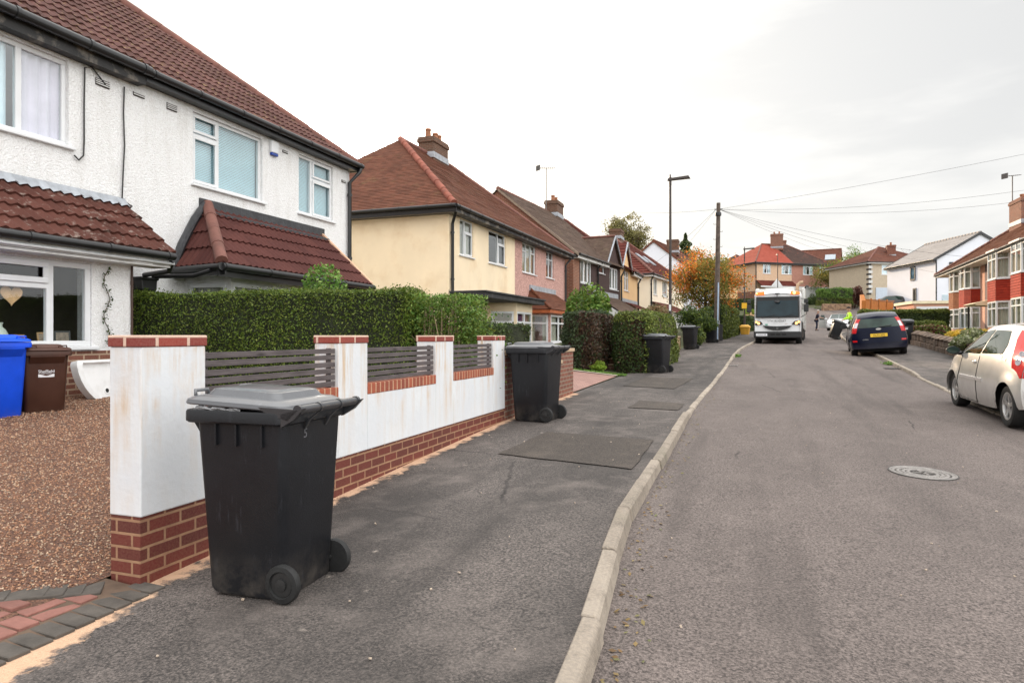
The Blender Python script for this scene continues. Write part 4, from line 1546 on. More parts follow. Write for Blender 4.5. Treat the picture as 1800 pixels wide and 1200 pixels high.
tb = make_bin('black wheelie bin tilted back on its wheels by the collector', (4.75, 42.6, gz(4.75, 42.6) + 0.06), R(8), GB, tilt=R(20))

# blue and brown bins in front of the house extension
bz = 0.437
bb = make_bin('bright blue wheelie bin in front of the house window', (-7.62, 4.93, bz), R(170), 'coloured bins by the house', BIN_B, BIN_BL, 0.91)
br = make_bin('dark brown wheelie bin with white council print, beside the blue bin', (-7.56, 5.42, bz - 0.02), R(160), 'coloured bins by the house', BIN_BR, BIN_BRL, 0.83)
# print on the brown bin front (local front is -x)
MF = Matrix.Translation((-0.299, 0, 0)) @ Matrix.Rotation(R(-90), 4, 'Z') @ Matrix.Rotation(R(93), 4, 'X')
# recessed frame lines and council emblem
pm = MB()
fx = lambda z: -0.2405 - (z - 0.03) / 0.83 * 0.0625 - 0.004


def fq(y0, y1, z0, z1):
    pm.hexa([(fx(z0), y0, z0), (fx(z0), y1, z0), (fx(z0) + .004, y1, z0), (fx(z0) + .004, y0, z0)], [(fx(z1), y0, z1), (fx(z1), y1, z1), (fx(z1) + .004, y1, z1), (fx(z1) + .004, y0, z1)])


for (y0, y1, z0, z1) in ((-0.13, 0.13, 0.583, 0.592), (-0.13, 0.13, 0.450, 0.459), (-0.13, -0.121, 0.450, 0.592), (0.121, 0.13, 0.450, 0.592)):
    fq(y0, y1, z0, z1)
for k in range(12):
    y = -0.093 + k * 0.0155
    w_ = 0.012 * math.cos(k / 11 * 6.28)
    fq(y, y + 0.015, 0.626 + w_ * 0.6, 0.662 + w_)
    fq(y, y + 0.015, 0.600, 0.612 + w_ * 0.5)
pm.build('council_emblem', LOGO, br)
MT = lambda z, y=0.0: Matrix.Translation((fx(z) - 0.001, y, z)) @ Matrix.Rotation(R(-90), 4, 'Z') @ Matrix.Rotation(R(90 - 4), 4, 'X')
text_part('lettering', 'Sheffield', 0.056, MT(0.708), LOGO, br)
text_part('lettering', 'City Council', 0.022, MT(0.681), LOGO, br)
text_part('lettering', 'GARDEN', 0.024, MT(0.435), LOGO, br)
# sticker on the bin behind the car
for o in bpy.data.objects:
    if o.get('label', '').startswith('black wheelie bin standing behind'):
        pm = MB()
        pm.cur = 0
        fx2 = fx
        for (y0, y1, z0, z1) in ((-0.06, 0.06, 0.70, 0.715), (-0.05, 0.05, 0.60, 0.68), (-0.06, -0.02, 0.56, 0.59), (0.0, 0.06, 0.56, 0.59), (-0.03, 0.03, 0.50, 0.54)):
            fq(y0, y1, z0, z1)
        pm.build('white_sticker', LOGO, o)

# shower tray leaning on the house
TRAY = simple('white_acrylic', (0.80, 0.80, 0.80), 0.25, 0.03, 4, dirt=((0.5, 0.47, 0.42), 6, 0.3))
t = thing('shower_tray', 'white quadrant shower tray leaning against the house beside the brown bin', 'shower tray', (-7.75, 6.66, 0.46))
t.rotation_euler = (0, R(-12), R(6))
m = MB()
arc = [(-0.62 * math.cos(R(a)) ** 0.9, 0.56 - 0.56 * math.sin(R(a))) for a in range(0, 91, 9)]
out_ = [(-0.60, 0.64), (-0.62, 0.60)] + arc + [(0.45, 0.0), (0.45, 0.64)]
cy, cz = -0.1, 0.42
inn = [(cy + (y - cy) * 0.86, cz + (z - cz) * 0.86) for y, z in out_]
inn2 = [(cy + (y - cy) * 0.80, cz + (z - cz) * 0.80) for y, z in out_]
X = lambda x, L: [(x, y, z) for y, z in L]
m.loft([X(-0.06, out_), X(0.04, out_), X(0.045, inn), X(0.0, inn2)], True, True)
m.build('basin', TRAY, t, smooth=True, angle=40)
m = MB()
m.lathe((0.001, -0.20, 0.24), (1, 0, 0), [(0.045, 0.0), (0.045, 0.006), (0.03, 0.007), (0.028, 0.001)], 20)
m.build('drain_ring', TRAY, t, smooth=True, angle=40)
m = MB()
m.lathe((0.001, -0.20, 0.24), (1, 0, 0), [(0.027, 0.0), (0.027, 0.0035), (0.0, 0.0035)], 20)
m.build('drain_hole', RUBBER, t)

# ================================================================== HOUSE 1: white pebbledashed semi (the near pair)
zb = 0.4
h1 = thing('semi_detached_house', 'white pebbledashed semi with brown tiled roof, nearest on the left', 'house', (-9, 1.4, zb))
off = (-9, 1.4, zb)
F = Fr((-9, 1.4), (-9, 13.95))
Y = lambda y: y - 1.4
HL = (Y(4.95), Y(6.87), 4.06, 5.26)
HB = (Y(9.12), Y(10.88), 4.03, 5.27)
HS = (Y(12.02), Y(13.27), 4.03, 5.28)
m = MB(off)
wall(m, F, 0.1, 5.50, [HL, HB, HS, (0.2, 5.7, 1.0, 2.45)])
FS = Fr((-9, 13.95), (-17.4, 13.95))
wall(m, FS, 0.1, 5.50)
wall(m, Fr((-17.4, 1.4), (-9, 1.4)), 0.1, 5.5)
wall(m, Fr((-17.4, 13.95), (-17.4, 1.4)), 0.1, 5.5)
m.build('wall', WHITE_DASH, h1)
m = MB(off)                                       # floors, inner partition: what is seen dimly through the panes
m.box(-17.3, -9.25, 1.5, 13.8, 0.9, 1.0)
m.box(-17.3, -9.25, 1.5, 13.8, 3.55, 3.65)
m.box(-11.6, -11.5, 1.5, 13.8, 1.0, 5.5)
m.box(-11.5, -9.2, 8.3, 8.4, 1.0, 5.5)
m.box(-17.3, -9.1, 1.5, 13.8, 5.47, 5.5)
m.build('interior', ROOM, h1)
window(h1, F, HL, off, [('v', 0.66, 0, 1)], [], [(0.02, 0.62, CURT_B), (0.70, 0.98, CURT_P)], gmat=GLASS_SKY, fw=0.065)
window(h1, F, HB, off, [('v', 0.355, 0, 1), ('h', 0.70, 0, 0.355)], [(0.0, 0.355, 0.0, 0.70), (0, 0.355, 0.70, 1)], 'blind', gmat=GLASS_SKY)
window(h1, F, HS, off, [('v', 0.40, 0, 1), ('h', 0.66, 0.40, 1)], [(0.40, 1, 0, 0.66), (0.40, 1, 0.66, 1)], 'blind', gmat=GLASS_SKY)
# main roof, hipped at the far end
ez, ov = 5.51, 0.20
A_, B_ = Vector((-9 + ov, 0.9, ez)), Vector((-9 + ov, 14.05, ez))
rx, rz_ = -13.2, ez + (4.2 + ov) * 0.80
RA, RB = Vector((rx, 0.9, rz_)), Vector((rx, 13.95 - 4.2, rz_))
Bk, Ak = Vector((-17.4 - ov, 14.05, ez)), Vector((-17.4 - ov, 0.9, ez))
rf = roof_part(h1, off, T_MAIN, [(A_, B_, RB, RA)], pitch=0.15, course=0.32, amp=0.026, lift=0.03, jit=0.005)
roof_part(h1, off, T_MAIN, [(B_, Bk, RB, RB), (Bk, Ak, RA, RB)], name='rear_roof', amp=0, course=0.32, lift=0.03, step=0.5)
m = MB(off)
ridge(m, B_ + Vector((-0.06, -0.05, 0.02)), RB + Vector((0, 0, 0.03)), 0.125)
ridge(m, RB + Vector((0, 0, 0.04)), RA + Vector((0, 0, 0.04)), 0.11)
m.build('ridge_tiles', RIDGE, rf, smooth=True, angle=50)
n_ = (1, 0, 0)
gx1 = -9 + ov + 0.06
gutter(h1, off, (gx1, 0.9, 5.50), (gx1, 8.0, 5.50), 0.075, board=0.20, nrm=n_, soffit=0.24)
gutter(h1, off, (gx1, 8.0, 5.49), (gx1, 14.12, 5.47), 0.062, board=0.13, bmat=BLACKP, nrm=n_, soffit=0.24)
gutter(h1, off, (gx1, 14.10, 5.47), (-17.6, 14.10, 5.47), 0.06, board=0.14, bmat=BLACKP, nrm=(0, 1, 0))
pipe(h1, off, [(gx1, 14.04, 5.43), (gx1, 14.0, 5.32), (-8.93, 13.86, 5.05), (-8.93, 13.86, 0.5)], 0.045)
# air bricks
for (a, b, z0, z1) in ((7.28, 7.50, 5.08, 5.18), (7.92, 8.12, 5.14, 5.20), (8.56, 8.76, 5.13, 5.24), (11.48, 11.64, 5.17, 5.22), (13.62, 13.78, 5.02, 5.08)):
    m = MB(off)
    m.box(-9.0, -8.982, a, b, z0, z1)
    k = z0 + 0.014
    v = m.build('air_brick', simple('vent_dark', (0.05, 0.04, 0.035), 0.9), h1)
    m = MB(off)
    while k < z1 - 0.012:
        m.box(-8.982, -8.972, a - 0.005, b + 0.005, k, k + 0.014)
        k += 0.028
    m.build('louvre', SOFFIT, v)
# cables on the wall
pipe(h1, off, [(-8.97, 7.74, 5.2), (-8.975, 7.73, 4.8), (-8.97, 7.745, 4.3), (-8.97, 7.72, 3.9), (-8.97, 7.70, 3.47), (-8.97, 7.88, 3.40)], 0.011, CABLE, 'cable')
pipe(h1, off, [(-8.97, 7.42, 5.12), (-8.97, 7.2, 5.3), (-8.97, 7.09, 5.25), (-8.97, 7.08, 4.7), (-8.975, 7.085, 4.2), (-8.97, 7.07, 3.98), (-8.97, 7.0, 3.90), (-8.97, 6.93, 3.95)], 0.011, CABLE, 'cable')
# alarm box
m = MB(off)
m.box(-9.0, -8.93, 11.08, 11.29, 5.07, 5.31)
a = m.build('alarm_box', UPVC, h1, bevel=0.015)
m = MB(off)
m.box(-8.995, -8.935, 11.09, 11.28, 5.015, 5.069)
m.build('alarm_lens', simple('blue_lens', (0.01, 0.05, 0.3), 0.2), a, bevel=0.012)

# extension of the near half: lean-to roof over a wide window
XE = -8.3
FE = Fr((XE, 1.6), (XE, 7.30))
YE = lambda y: y - 1.6
HE = (YE(4.2), YE(6.66), 1.26, 2.36)
m = MB(off)
wall(m, FE, 1.20, 2.50, [HE], u0=YE(6.66) - 0.02 if False else 0.0, rev=0.1)
wall(m, Fr((XE, 7.30), (-9.0, 7.30)), 0.1, 2.50)
m.build('extension_wall', WHITE_DASH, h1)
m = MB(off)
m.box(XE - 0.2, XE + 0.004, 1.6, 7.302, 0.1, 1.20)
m.build('brick_plinth', brick('extension_brick', s(128, 74, 58), s(96, 54, 44), s(190, 165, 140), dirt=0.2), h1)
we = window(h1, FE, HE, off, [('v', 0.46, 0, 1), ('v', 0.775, 0, 1), ('h', 0.70, 0.46, 0.775)], [(0.46, 0.775, 0.70, 1)], None, rec=0.04, fw=0.075)
m = MB(off)
m.box(-9.0, XE - 0.11, 1.7, 7.2, 1.225, 1.258)
m.build('inner_sill', SOFFIT, we)
A2, B2 = Vector((-7.96, 1.4, 2.60)), Vector((-7.96, 7.72, 2.60))
C2, D2 = Vector((-9.0, 7.80, 3.42)), Vector((-9.0, 1.4, 3.42))
r2 = roof_part(h1, off, T_LEAN, [(A2, B2, C2, D2)], name='lean_to_roof', pitch=0.15, course=0.30, amp=0.028, lift=0.035, jit=0.005)
m = MB(off)
y = 1.4
while y < 7.7:                                    # wavy lead dressed over the top course
    m.poly([(-8.975, y, 3.50), (-8.975, y + 0.05, 3.50), (-8.86, y + 0.05, 3.37 + 0.02 * math.sin((y + .05) * 41.9)), (-8.86, y, 3.37 + 0.02 * math.sin(y * 41.9))])
    y += 0.05
m.build('lead_flashing', LEAD, r2, smooth=True)
gutter(h1, off, (-7.91, 1.4, 2.575), (-7.91, 7.66, 2.555), 0.055, board=0.0)
m = MB(off)
m.box(-8.0, -7.975, 1.4, 7.70, 2.43, 2.585)
m.box(-8.32, -8.0, 1.4, 7.68, 2.395, 2.425)
m.box(-8.299, -8.0, 7.64, 7.70, 2.426, 2.60)
m.build('fascia', SOFFIT, r2)
m = MB(off)
m.tube([(-7.955, 1.4, 2.475), (-7.955, 7.70, 2.455)], 0.02, 8)
m.build('white_conduit', UPVC, r2, smooth=True)

# bay of the far half: hipped lean-to roof
XB = -8.1
zA = 2.52
A3, B3 = Vector((-7.72, 8.40, zA)), Vector((-7.72, 12.83, zA - 0.02))
C3, D3 = Vector((-9.0, 12.83, 3.66)), Vector((-9.0, 9.40, 3.66))
E3 = Vector((-9.0, 8.70, zA))
r3 = roof_part(h1, off, T_BAY, [(A3, B3, C3, D3)], name='bay_roof', pitch=0.15, course=0.36, amp=0.028, lift=0.035)
roof_part(h1, off, T_BAY, [(E3, A3, D3, D3)], name='bay_hip', pitch=0.15, course=0.36, amp=0.028, lift=0.035)
m = MB(off)
ridge(m, A3 + Vector((-0.02, 0.02, 0.05)), D3 + Vector((0.05, 0, 0.05)), 0.10, 0.46)
m.build('hip_tiles', RIDGE, r3, smooth=True, angle=50)
m = MB(off)
m.box(-9.0, -8.965, 9.25, 12.9, 3.60, 3.80)
m.hexa([(-8.97, 9.35, 3.60), (-8.97, 12.85, 3.60), (-8.97, 12.85, 3.63), (-8.97, 9.35, 3.63)], [(-8.80, 9.40, 3.52), (-8.80, 12.85, 3.52), (-8.80, 12.85, 3.56), (-8.80, 9.40, 3.56)])
m.tube([(-8.96, 8.64, zA - 0.02), (-8.95, 8.84, 2.95), (-8.94, 9.10, 3.40), (-8.94, 9.34, 3.70)], 0.07, 8)
m.build('dark_flashing', TARLEAD, r3, smooth=True, angle=40)
m = MB(off)
m.hexa([(-7.72, 12.80, zA - 0.08), (-7.72, 12.88, zA - 0.08), (-9.0, 12.88, 3.58), (-9.0, 12.80, 3.58)], [(-7.72, 12.80, zA + 0.05), (-7.72, 12.88, zA + 0.05), (-9.0, 12.88, 3.72), (-9.0, 12.80, 3.72)])
m.build('verge_mortar', MORTAR, r3)
gutter(h1, off, (-7.68, 8.36, zA - 0.04), (-7.68, 12.86, zA - 0.07), 0.058, board=0.15, bmat=BLACKP, nrm=(1, 0, 0))
gutter(h1, off, (-8.98, 8.64, zA - 0.04), (-7.68, 8.36, zA - 0.04), 0.055, board=0.12, bmat=BLACKP, nrm=(0, -1, 0))
m = MB(off)
m.hexa([(-8.98, 8.76, 2.39), (-7.80, 8.50, 2.39), (-7.80, 12.78, 2.39), (-8.98, 12.78, 2.39)], [(-8.98, 8.76, 2.44), (-7.80, 8.50, 2.44), (-7.80, 12.78, 2.44), (-8.98, 12.78, 2.44)])
m.build('soffit', SOFFIT, r3)
FBs = Fr((-9.0, 8.93), (XB, 9.02))
FBf = Fr((XB, 9.02), (XB, 12.3))
m = MB(off)
wall(m, FBs, 0.1, 2.40, [(0.08, 0.84, 1.2, 2.29)])
wall(m, FBf, 0.1, 2.40, [(0.06, 3.20, 1.2, 2.29)])
wall(m, Fr((XB, 12.3), (-9.0, 12.5)), 0.1, 2.40)
m.build('bay_wall', SOFFIT, h1)
window(h1, FBs, (0.08, 0.84, 1.2, 2.29), off, [], [(0, 1, 0, 1)], [(0.1, 0.9, CURT_CREAM)], rec=0.03)
window(h1, FBf, (0.06, 3.20, 1.2, 2.29), off, [('v', 0.36, 0, 1), ('v', 0.7, 0, 1)], [], 'blind', CURT_CREAM, rec=0.03, fw=0.07)
# hopper between the two roofs
m = MB(off)
m.loft([rrect(-8.86, 8.02, 0.09, 0.14, 0.02, 2.12), rrect(-8.86, 8.02, 0.09, 0.15, 0.02, 2.26), rrect(-8.86, 8.02, 0.11, 0.17, 0.02, 2.28), rrect(-8.86, 8.02, 0.11, 0.17, 0.02, 2.31)])
m.loft([rrect(-8.86, 8.02, 0.05, 0.06, 0.02, 1.98), rrect(-8.86, 8.02, 0.09, 0.14, 0.02, 2.12)])
m.build('rain_hopper', BLACKP, h1)
pipe(h1, off, [(-8.86, 8.02, 2.0), (-8.86, 8.02, 0.4)], 0.045)
pipe(h1, off, [(-7.95, 7.66, 2.5), (-8.1, 7.75, 2.36), (-8.8, 7.95, 2.34)], 0.038)
pipe(h1, off, [(-7.9, 8.36, 2.42), (-8.2, 8.32, 2.34), (-8.8, 8.1, 2.33)], 0.034)
pipe(h1, off, [(-8.94, 7.42, 2.5), (-8.94, 7.42, 0.4)], 0.018, BRICK_OLD)
pipe(h1, off, [(XE + 0.02, 7.27, 2.45), (XE + 0.02, 7.27, 0.45)], 0.016, simple('brown_pipe', (0.06, 0.03, 0.02), 0.5))

# things on the inner sill
CERAM = simple('cream_ceramic', (0.62, 0.66, 0.58), 0.25, 0.05, 10)
t = thing('ceramic_jug', 'white ceramic jug on the sill behind the window', 'jug', (-8.58, 5.62, 1.287))
m = MB()
m.lathe((0, 0, 0), (0, 0, 1), [(0.09, 0), (0.125, 0.05), (0.13, 0.12), (0.10, 0.19), (0.068, 0.22), (0.066, 0.25), (0.078, 0.275), (0.07, 0.275), (0.05, 0.22)], 24)
m.build('body', CERAM, t, smooth=True, angle=50)
m = MB()
m.tube([(0, -0.07, 0.25), (0, -0.14, 0.25), (0, -0.165, 0.20), (0, -0.13, 0.13)], 0.013, 8)
m.build('handle', CERAM, t, smooth=True)
t = thing('hanging_heart', 'pale wooden heart hanging in the window', 'ornament', (-8.46, 5.72, 1.90))
hp = []
for k in range(40):
    a = 2 * math.pi * k / 40
    hp.append((0, 0.0082 * 16 * math.sin(a) ** 3, 0.0082 * (13 * math.cos(a) - 5 * math.cos(2 * a) - 2 * math.cos(3 * a) - math.cos(4 * a))))
m = MB()
m.prism(hp, (0.012, 0, 0))
m.build('heart', simple('pale_wood', s(222, 176, 128), 0.6, 0.15, 12), t)
m = MB()
m.tube([(0.006, 0, 0.05), (0.006, 0, 0.27)], 0.003, 5)
m.build('string', CABLE, t)
FRM = simple('light_wood_frame', s(190, 150, 104), 0.6, 0.15, 14)
PICT = simple('faded_photo', s(150, 130, 112), 0.5, 0.5, 18)
for (yy, lab, fm, rz, hh) in ((5.92, 'light wooden picture frame beside the jug', FRM, 10, 0.13), (6.25, 'tan picture frame standing in the right pane', FRM, -14, 0.16), (6.48, 'dark picture frame leaning at the right end of the sill', HUBP, -30, 0.18)):
    t = thing('picture_frame', lab, 'picture frame', (-8.60, yy, 1.288), R(rz), 'picture frames on the sill')
    t.rotation_euler = (0, R(-14), R(rz))
    m = MB()
    for (a, b, c, d) in ((-.09, .09, 0, .018), (-.09, .09, hh - .018, hh), (-.09, -.072, .018, hh - .018), (.072, .09, .018, hh - .018)):
        m.box(-0.008, 0.008, a, b, c, d)
    m.build('frame', fm, t)
    m = MB()
    m.box(-0.006, 0.002, -.072, .072, .018, hh - .018)
    m.build('picture', PICT, t)

# climber stem and dry plant at the extension corner, flowers at the frame edge
m = MB()
pts = [Vector((XE + 0.03, 6.86 + 0.05 * math.sin(k * 1.3), 1.3 + k * 0.1)) for k in range(11)]
for k in range(10):
    m.tube([pts[k], pts[k + 1]], 0.006, 5)
vs, fs = m.v, m.f
pc = np.array([tuple(pts[i % 11] + Vector((0.02, random.uniform(-.04, .04), random.uniform(-.05, .05)))) for i in range(150)])
t = thing('climbing_plant', 'dark thin climber on the white wall beside the house window', 'climbing plant', (0, 0, 0))
m.build('stem', BARK, t)
Vg, Fg = leaf_quads(pc, 0.018)
np_mesh('foliage', Vg, Fg, [L_CONIFER], t)
t = thing('hanging_basket', 'hanging basket of magenta and yellow flowers in front of the house window', 'flowers', (-7.2, 4.50, 1.62))
pc, dd = blob_points(500, (0, 0, 0), (0.16, 0.16, 0.2), 5)
Vg, Fg = leaf_quads(pc, 0.022)
mi = rng.choice(3, len(Fg), p=[0.4, 0.35, 0.25])
np_mesh('flowers', Vg, Fg, [L_LIME, leafmat('magenta_petal', [(0.5, 0.01, 0.2), (0.6, 0.03, 0.3)]), L_YELLOW], t, mi)
m = MB()
m.lathe((0, 0, -0.16), (0, 0, 1), [(0.02, -0.12), (0.1, -0.08), (0.15, 0.0), (0.14, 0.02)], 16)
m.build('basket', BARK, t)
m = MB()
for k in range(3):
    a = k * 2.1
    m.tube([(0.14 * math.cos(a), 0.14 * math.sin(a), -0.15), (-0.3, 0, 0.75)], 0.004, 4)
m.tube([(-0.3, 0, 0.75), (-0.76, 0, 0.76)], 0.012, 6)
m.build('chain', CABLE, t)

# ================================================================== HOUSE 2: cream and pink semi, hipped roof
P0, P1 = (-9.0, 19.7), (-8.7, 33.2)
zb = 0.75
h2 = thing('semi_detached_house', 'cream and pink semi with a red-brown hipped roof and big chimney', 'house', (P0[0], P0[1], zb))
off = (P0[0], P0[1], zb)
F = Fr(P0, P1)
EZ = 5.52
W1, W2 = (0.80, 1.92, 4.10, 5.31), (3.32, 5.07, 4.10, 5.31)
W3, W4 = (7.0, 8.8, 4.08, 5.34), (10.31, 11.48, 4.12, 5.36)
m = MB(off)
wall(m, F, 0.2, EZ, [W1, W2], 0, 6.1)
bk = F.p(0, -8.4, 0)
bk1 = F.p(F.L, -8.4, 0)
wall(m, Fr((bk.x, bk.y), P0), 0.2, EZ)
m.build('wall', CREAM_RENDER, h2)
m = MB(off)
wall(m, F, 0.2, EZ, [W3, W4], 6.1, F.L)
wall(m, Fr(P1, (bk1.x, bk1.y)), 0.2, EZ)
wall(m, Fr((bk1.x, bk1.y), (bk.x, bk.y)), 0.2, EZ)
m.build('wall', PINK_DASH, h2)
m = MB(off)
for z in (0.9, 3.5):
    m.poly([F.p(0.1, -0.2, z), F.p(F.L - .1, -0.2, z), F.p(F.L - .1, -8.2, z), F.p(0.1, -8.2, z)])
m.poly([F.p(0.1, -2.4, 0.9), F.p(F.L - .1, -2.4, 0.9), F.p(F.L - .1, -2.4, EZ), F.p(0.1, -2.4, EZ)])
m.poly([F.p(6.1, -0.2, 0.9), F.p(6.1, -8, 0.9), F.p(6.1, -8, EZ), F.p(6.1, -.2, EZ)])
m.build('interior', ROOM, h2)
window(h2, F, W1, off, [('v', 0.42, 0, 1), ('h', 0.68, 0.42, 1)], [(0.42, 1, 0, 0.68)], [(0.05, 0.95, CURT_CREAM)], gmat=GLASS_SKY)
window(h2, F, W2, off, [('v', 0.58, 0, 1), ('h', 0.68, 0.58, 1)], [(0.58, 1, 0, 0.68)], None, gmat=GLASS_SKY)
window(h2, F, W3, off, [('v', 0.33, 0, 1), ('v', 0.67, 0, 1), ('h', 0.72, 0, 0.33), ('h', 0.72, 0.67, 1)], [], [(0.05, 0.95, CURT_CREAM)], gmat=GLASS_SKY)
window(h2, F, W4, off, [('v', 0.5, 0, 1), ('h', 0.7, 0, 1)], [], None, gmat=GLASS_SKY)
ov = 0.38
dH = 4.2
A_, B_ = F.p(-ov, ov, EZ + .02), F.p(F.L + ov, ov, EZ + .02)
RZ = EZ + (dH + ov) * 0.82
RA, RB = F.p(dH, -dH, RZ), F.p(F.L - dH * 1.15, -dH, RZ)
Ck, Dk = F.p(F.L + ov, -8.4 - ov, EZ + .02), F.p(-ov, -8.4 - ov, EZ + .02)
rf = roof_part(h2, off, T_ROSE, [(A_, B_, RB, RA), (Dk, A_, RA, RA), (B_, Ck, RB, RB)], **PLAIN)
roof_part(h2, off, T_ROSE, [(Ck, Dk, RA, RB)], name='rear_roof', **FLAT)
m = MB(off)
ridge(m, A_ + Vector((-.05, 0.05, 0.04)), RA + Vector((0, 0, 0.03)), 0.12, 0.38)
m.build('hip_tiles', RIDGE_RED, rf, smooth=True, angle=50)
m = MB(off)
ridge(m, RA + Vector((0, 0, 0.02)), RB + Vector((0, 0, 0.02)), 0.11, 0.4)
ridge(m, B_ + Vector((-.05, -.05, 0.03)), RB + Vector((0, 0, 0.02)), 0.11, 0.4)
m.build('ridge_tiles', RIDGE, rf, smooth=True, angle=50)
cpt = F.p(7.1, -dH, 0)
chimney(h2, off, cpt.x - 0.36, cpt.x + 0.36, cpt.y - 0.75, cpt.y + 0.75, RZ - 0.5, RZ + 0.72, ((0.5, 0.15), (0.5, 0.62), (0.5, 0.86)))
nF = Vector((F.n.x, F.n.y, 0))
gutter(h2, off, F.p(-ov, ov + 0.05, EZ - 0.02), F.p(F.L + ov, ov + 0.05, EZ - 0.04), 0.06, board=0.17, bmat=PAINTBOARD, nrm=nF, soffit=0.4)
gutter(h2, off, F.p(-ov - .05, ov + 0.05, EZ - 0.02), F.p(-ov - .05, -8.6, EZ - 0.02), 0.06, board=0.2, bmat=BLACKP, nrm=(0, -1, 0), soffit=0.4)
pipe(h2, off, [F.p(-0.28, ov + 0.02, EZ - 0.07), F.p(-0.2, ov - 0.05, EZ - 0.2), F.p(0.09, 0.08, EZ - 0.5), F.p(0.09, 0.08, 0.7)], 0.05)
pipe(h2, off, [F.p(F.L + 0.1, ov + 0.02, EZ - 0.07), F.p(F.L - 0.0, ov - 0.1, EZ - 0.25), F.p(F.L - 0.15, 0.08, EZ - 0.55), F.p(F.L - 0.15, 0.08, 0.7)], 0.05)
# flat felt roof over door and bay of the cream half
m = MB(off)
m.fbox(F, 0.02, 6.15, 0.0, 1.25, 2.62, 2.78)
m.fbox(F, 0.0, 6.2, -0.02, 1.30, 2.78, 2.84)
m.build('flat_roof', FELT, h2, bevel=0.01)
fb = [F.p(3.3, 0.0, 0), F.p(3.7, 0.95, 0), F.p(5.5, 0.95, 0), F.p(5.95, 0, 0)]
m = MB(off)
hs = [(0.10, 0.93, 1.05, 2.30), (0.06, 1.74, 1.05, 2.30), (0.10, 0.93, 1.05, 2.30)]
for (a, b, hh) in zip(fb, fb[1:], hs):
    wall(m, Fr((a.x, a.y), (b.x, b.y)), 0.2, 2.61, [hh])
m.build('bay_wall', CREAM_RENDER, h2)
for (a, b, hh) in zip(fb, fb[1:], hs):
    window(h2, Fr((a.x, a.y), (b.x, b.y)), hh, off, [('h', 0.68, 0, 1)] + ([('v', 0.5, 0, 1)] if hh[1] > 1 else []), [], [(0.06, 0.5, CURT_PURPLE)] if hh[1] > 1 else None, rec=0.02, fw=0.08)
m = MB(off)
for (a, b, hh) in zip(fb, fb[1:], hs):
    m.fbox(Fr((a.x, a.y), (b.x, b.y)), 0, (b - a).length, -0.05, 0.012, 0.2, 0.98)
m.build('bay_plinth', simple('red_painted_plinth', (0.16, 0.02, 0.018), 0.6), h2)
m = MB(off)
m.fbox(F, 1.5, 2.5, -0.02, 0.03, 0.75, 2.5)
m.build('door', UPVC, h2)
# pink half bay with little hipped roof
A4, B4 = F.p(7.3, 1.15, 2.52), F.p(12.3, 1.15, 2.52)
C4, D4 = F.p(11.6, 0.0, 3.42), F.p(8.0, 0.0, 3.42)
r4 = roof_part(h2, off, T_ROSE, [(A4, B4, C4, D4), (F.p(7.3, 0, 2.52), A4, D4, D4), (B4, F.p(12.3, 0, 2.52), C4, C4)], name='bay_roof', **PLAIN)
m = MB(off)
m.fbox(F, 7.9, 11.7, 0.0, 0.06, 3.36, 3.60)
m.build('lead_flashing', LEAD, r4)
m = MB(off)
ridge(m, A4 + Vector((0, 0, .03)), D4 + Vector((0, 0, 0.03)), 0.06, 0.3)
m.build('hip_tiles', T_ROSE, r4, smooth=True)
m = MB(off)
m.fbox(F, 7.34, 12.26, 0.02, 1.12, 2.36, 2.50)
m.build('fascia', simple('orange_brown_board', s(170, 92, 52), 0.6, 0.2, 5), r4)
fb = [F.p(7.6, 0.0, 0), F.p(7.9, 0.95, 0), F.p(11.7, 0.95, 0), F.p(12.0, 0, 0)]
hs = [(0.1, 0.9, 1.1, 2.3), (0.08, 3.72, 1.1, 2.3), (0.1, 0.9, 1.1, 2.3)]
m = MB(off)
for (a, b, hh) in zip(fb, fb[1:], hs):
    wall(m, Fr((a.x, a.y), (b.x, b.y)), 0.2, 2.36, [hh])
m.build('bay_wall', PINK_DASH, h2)
for (a, b, hh) in zip(fb, fb[1:], hs):
    window(h2, Fr((a.x, a.y), (b.x, b.y)), hh, off, [('h', 0.7, 0, 1)] + ([('v', 0.33, 0, 1), ('v', 0.67, 0, 1)] if hh[1] > 1 else []), [], [(0.05, 0.3), (0.7, 0.95)], rec=0.02, fw=0.08)

# ================================================================== HOUSE 3: brick gable, dark brown and peach halves
Q0, Q1, Q2 = (-8.5, 34.1), (-7.6, 42.9), (-7.45, 49.3)
zb = 1.0
h3 = thing('semi_detached_house', 'semi with tall brick gable, dark brown and peach fronts, small front gables', 'house', (Q0[0], Q0[1], zb))
off = (Q0[0], Q0[1], zb)
F3, F3b = Fr(Q0, Q1), Fr(Q1, Q2)
EZ = 5.68
m = MB(off)
g0, g1, ga = F3.p(0, 0, 0), F3.p(0, -8.6, 0), F3.p(0, -4.3, 0)
RZ = EZ + 4.3 * 0.83
m.poly([(g0.x, g0.y, 0.4), (g1.x, g1.y, 0.4), (g1.x, g1.y, EZ + .22), (ga.x, ga.y, RZ + 0.18), (g0.x, g0.y, EZ + .22)])
m.fbox(F3, -0.02, 0.9, -0.1, 0.02, 0.4, EZ - 0.05)
m.build('gable_wall', BRICK_GABLE, h3)
DW1, DW2, DW3 = (1.15, 3.0, 4.25, 5.55), (4.2, 5.5, 5.05, 5.5), (6.5, 8.3, 4.25, 5.6)
m = MB(off)
wall(m, F3, 0.4, EZ, [DW1, DW2, DW3], 0.9, F3.L)
m.poly([F3.p(5.7, 0.004, EZ), F3.p(8.75, 0.004, EZ), F3.p(7.22, 0.004, EZ + 1.75)])
m.build('wall', BROWN_DASH, h3)
m = MB(off)
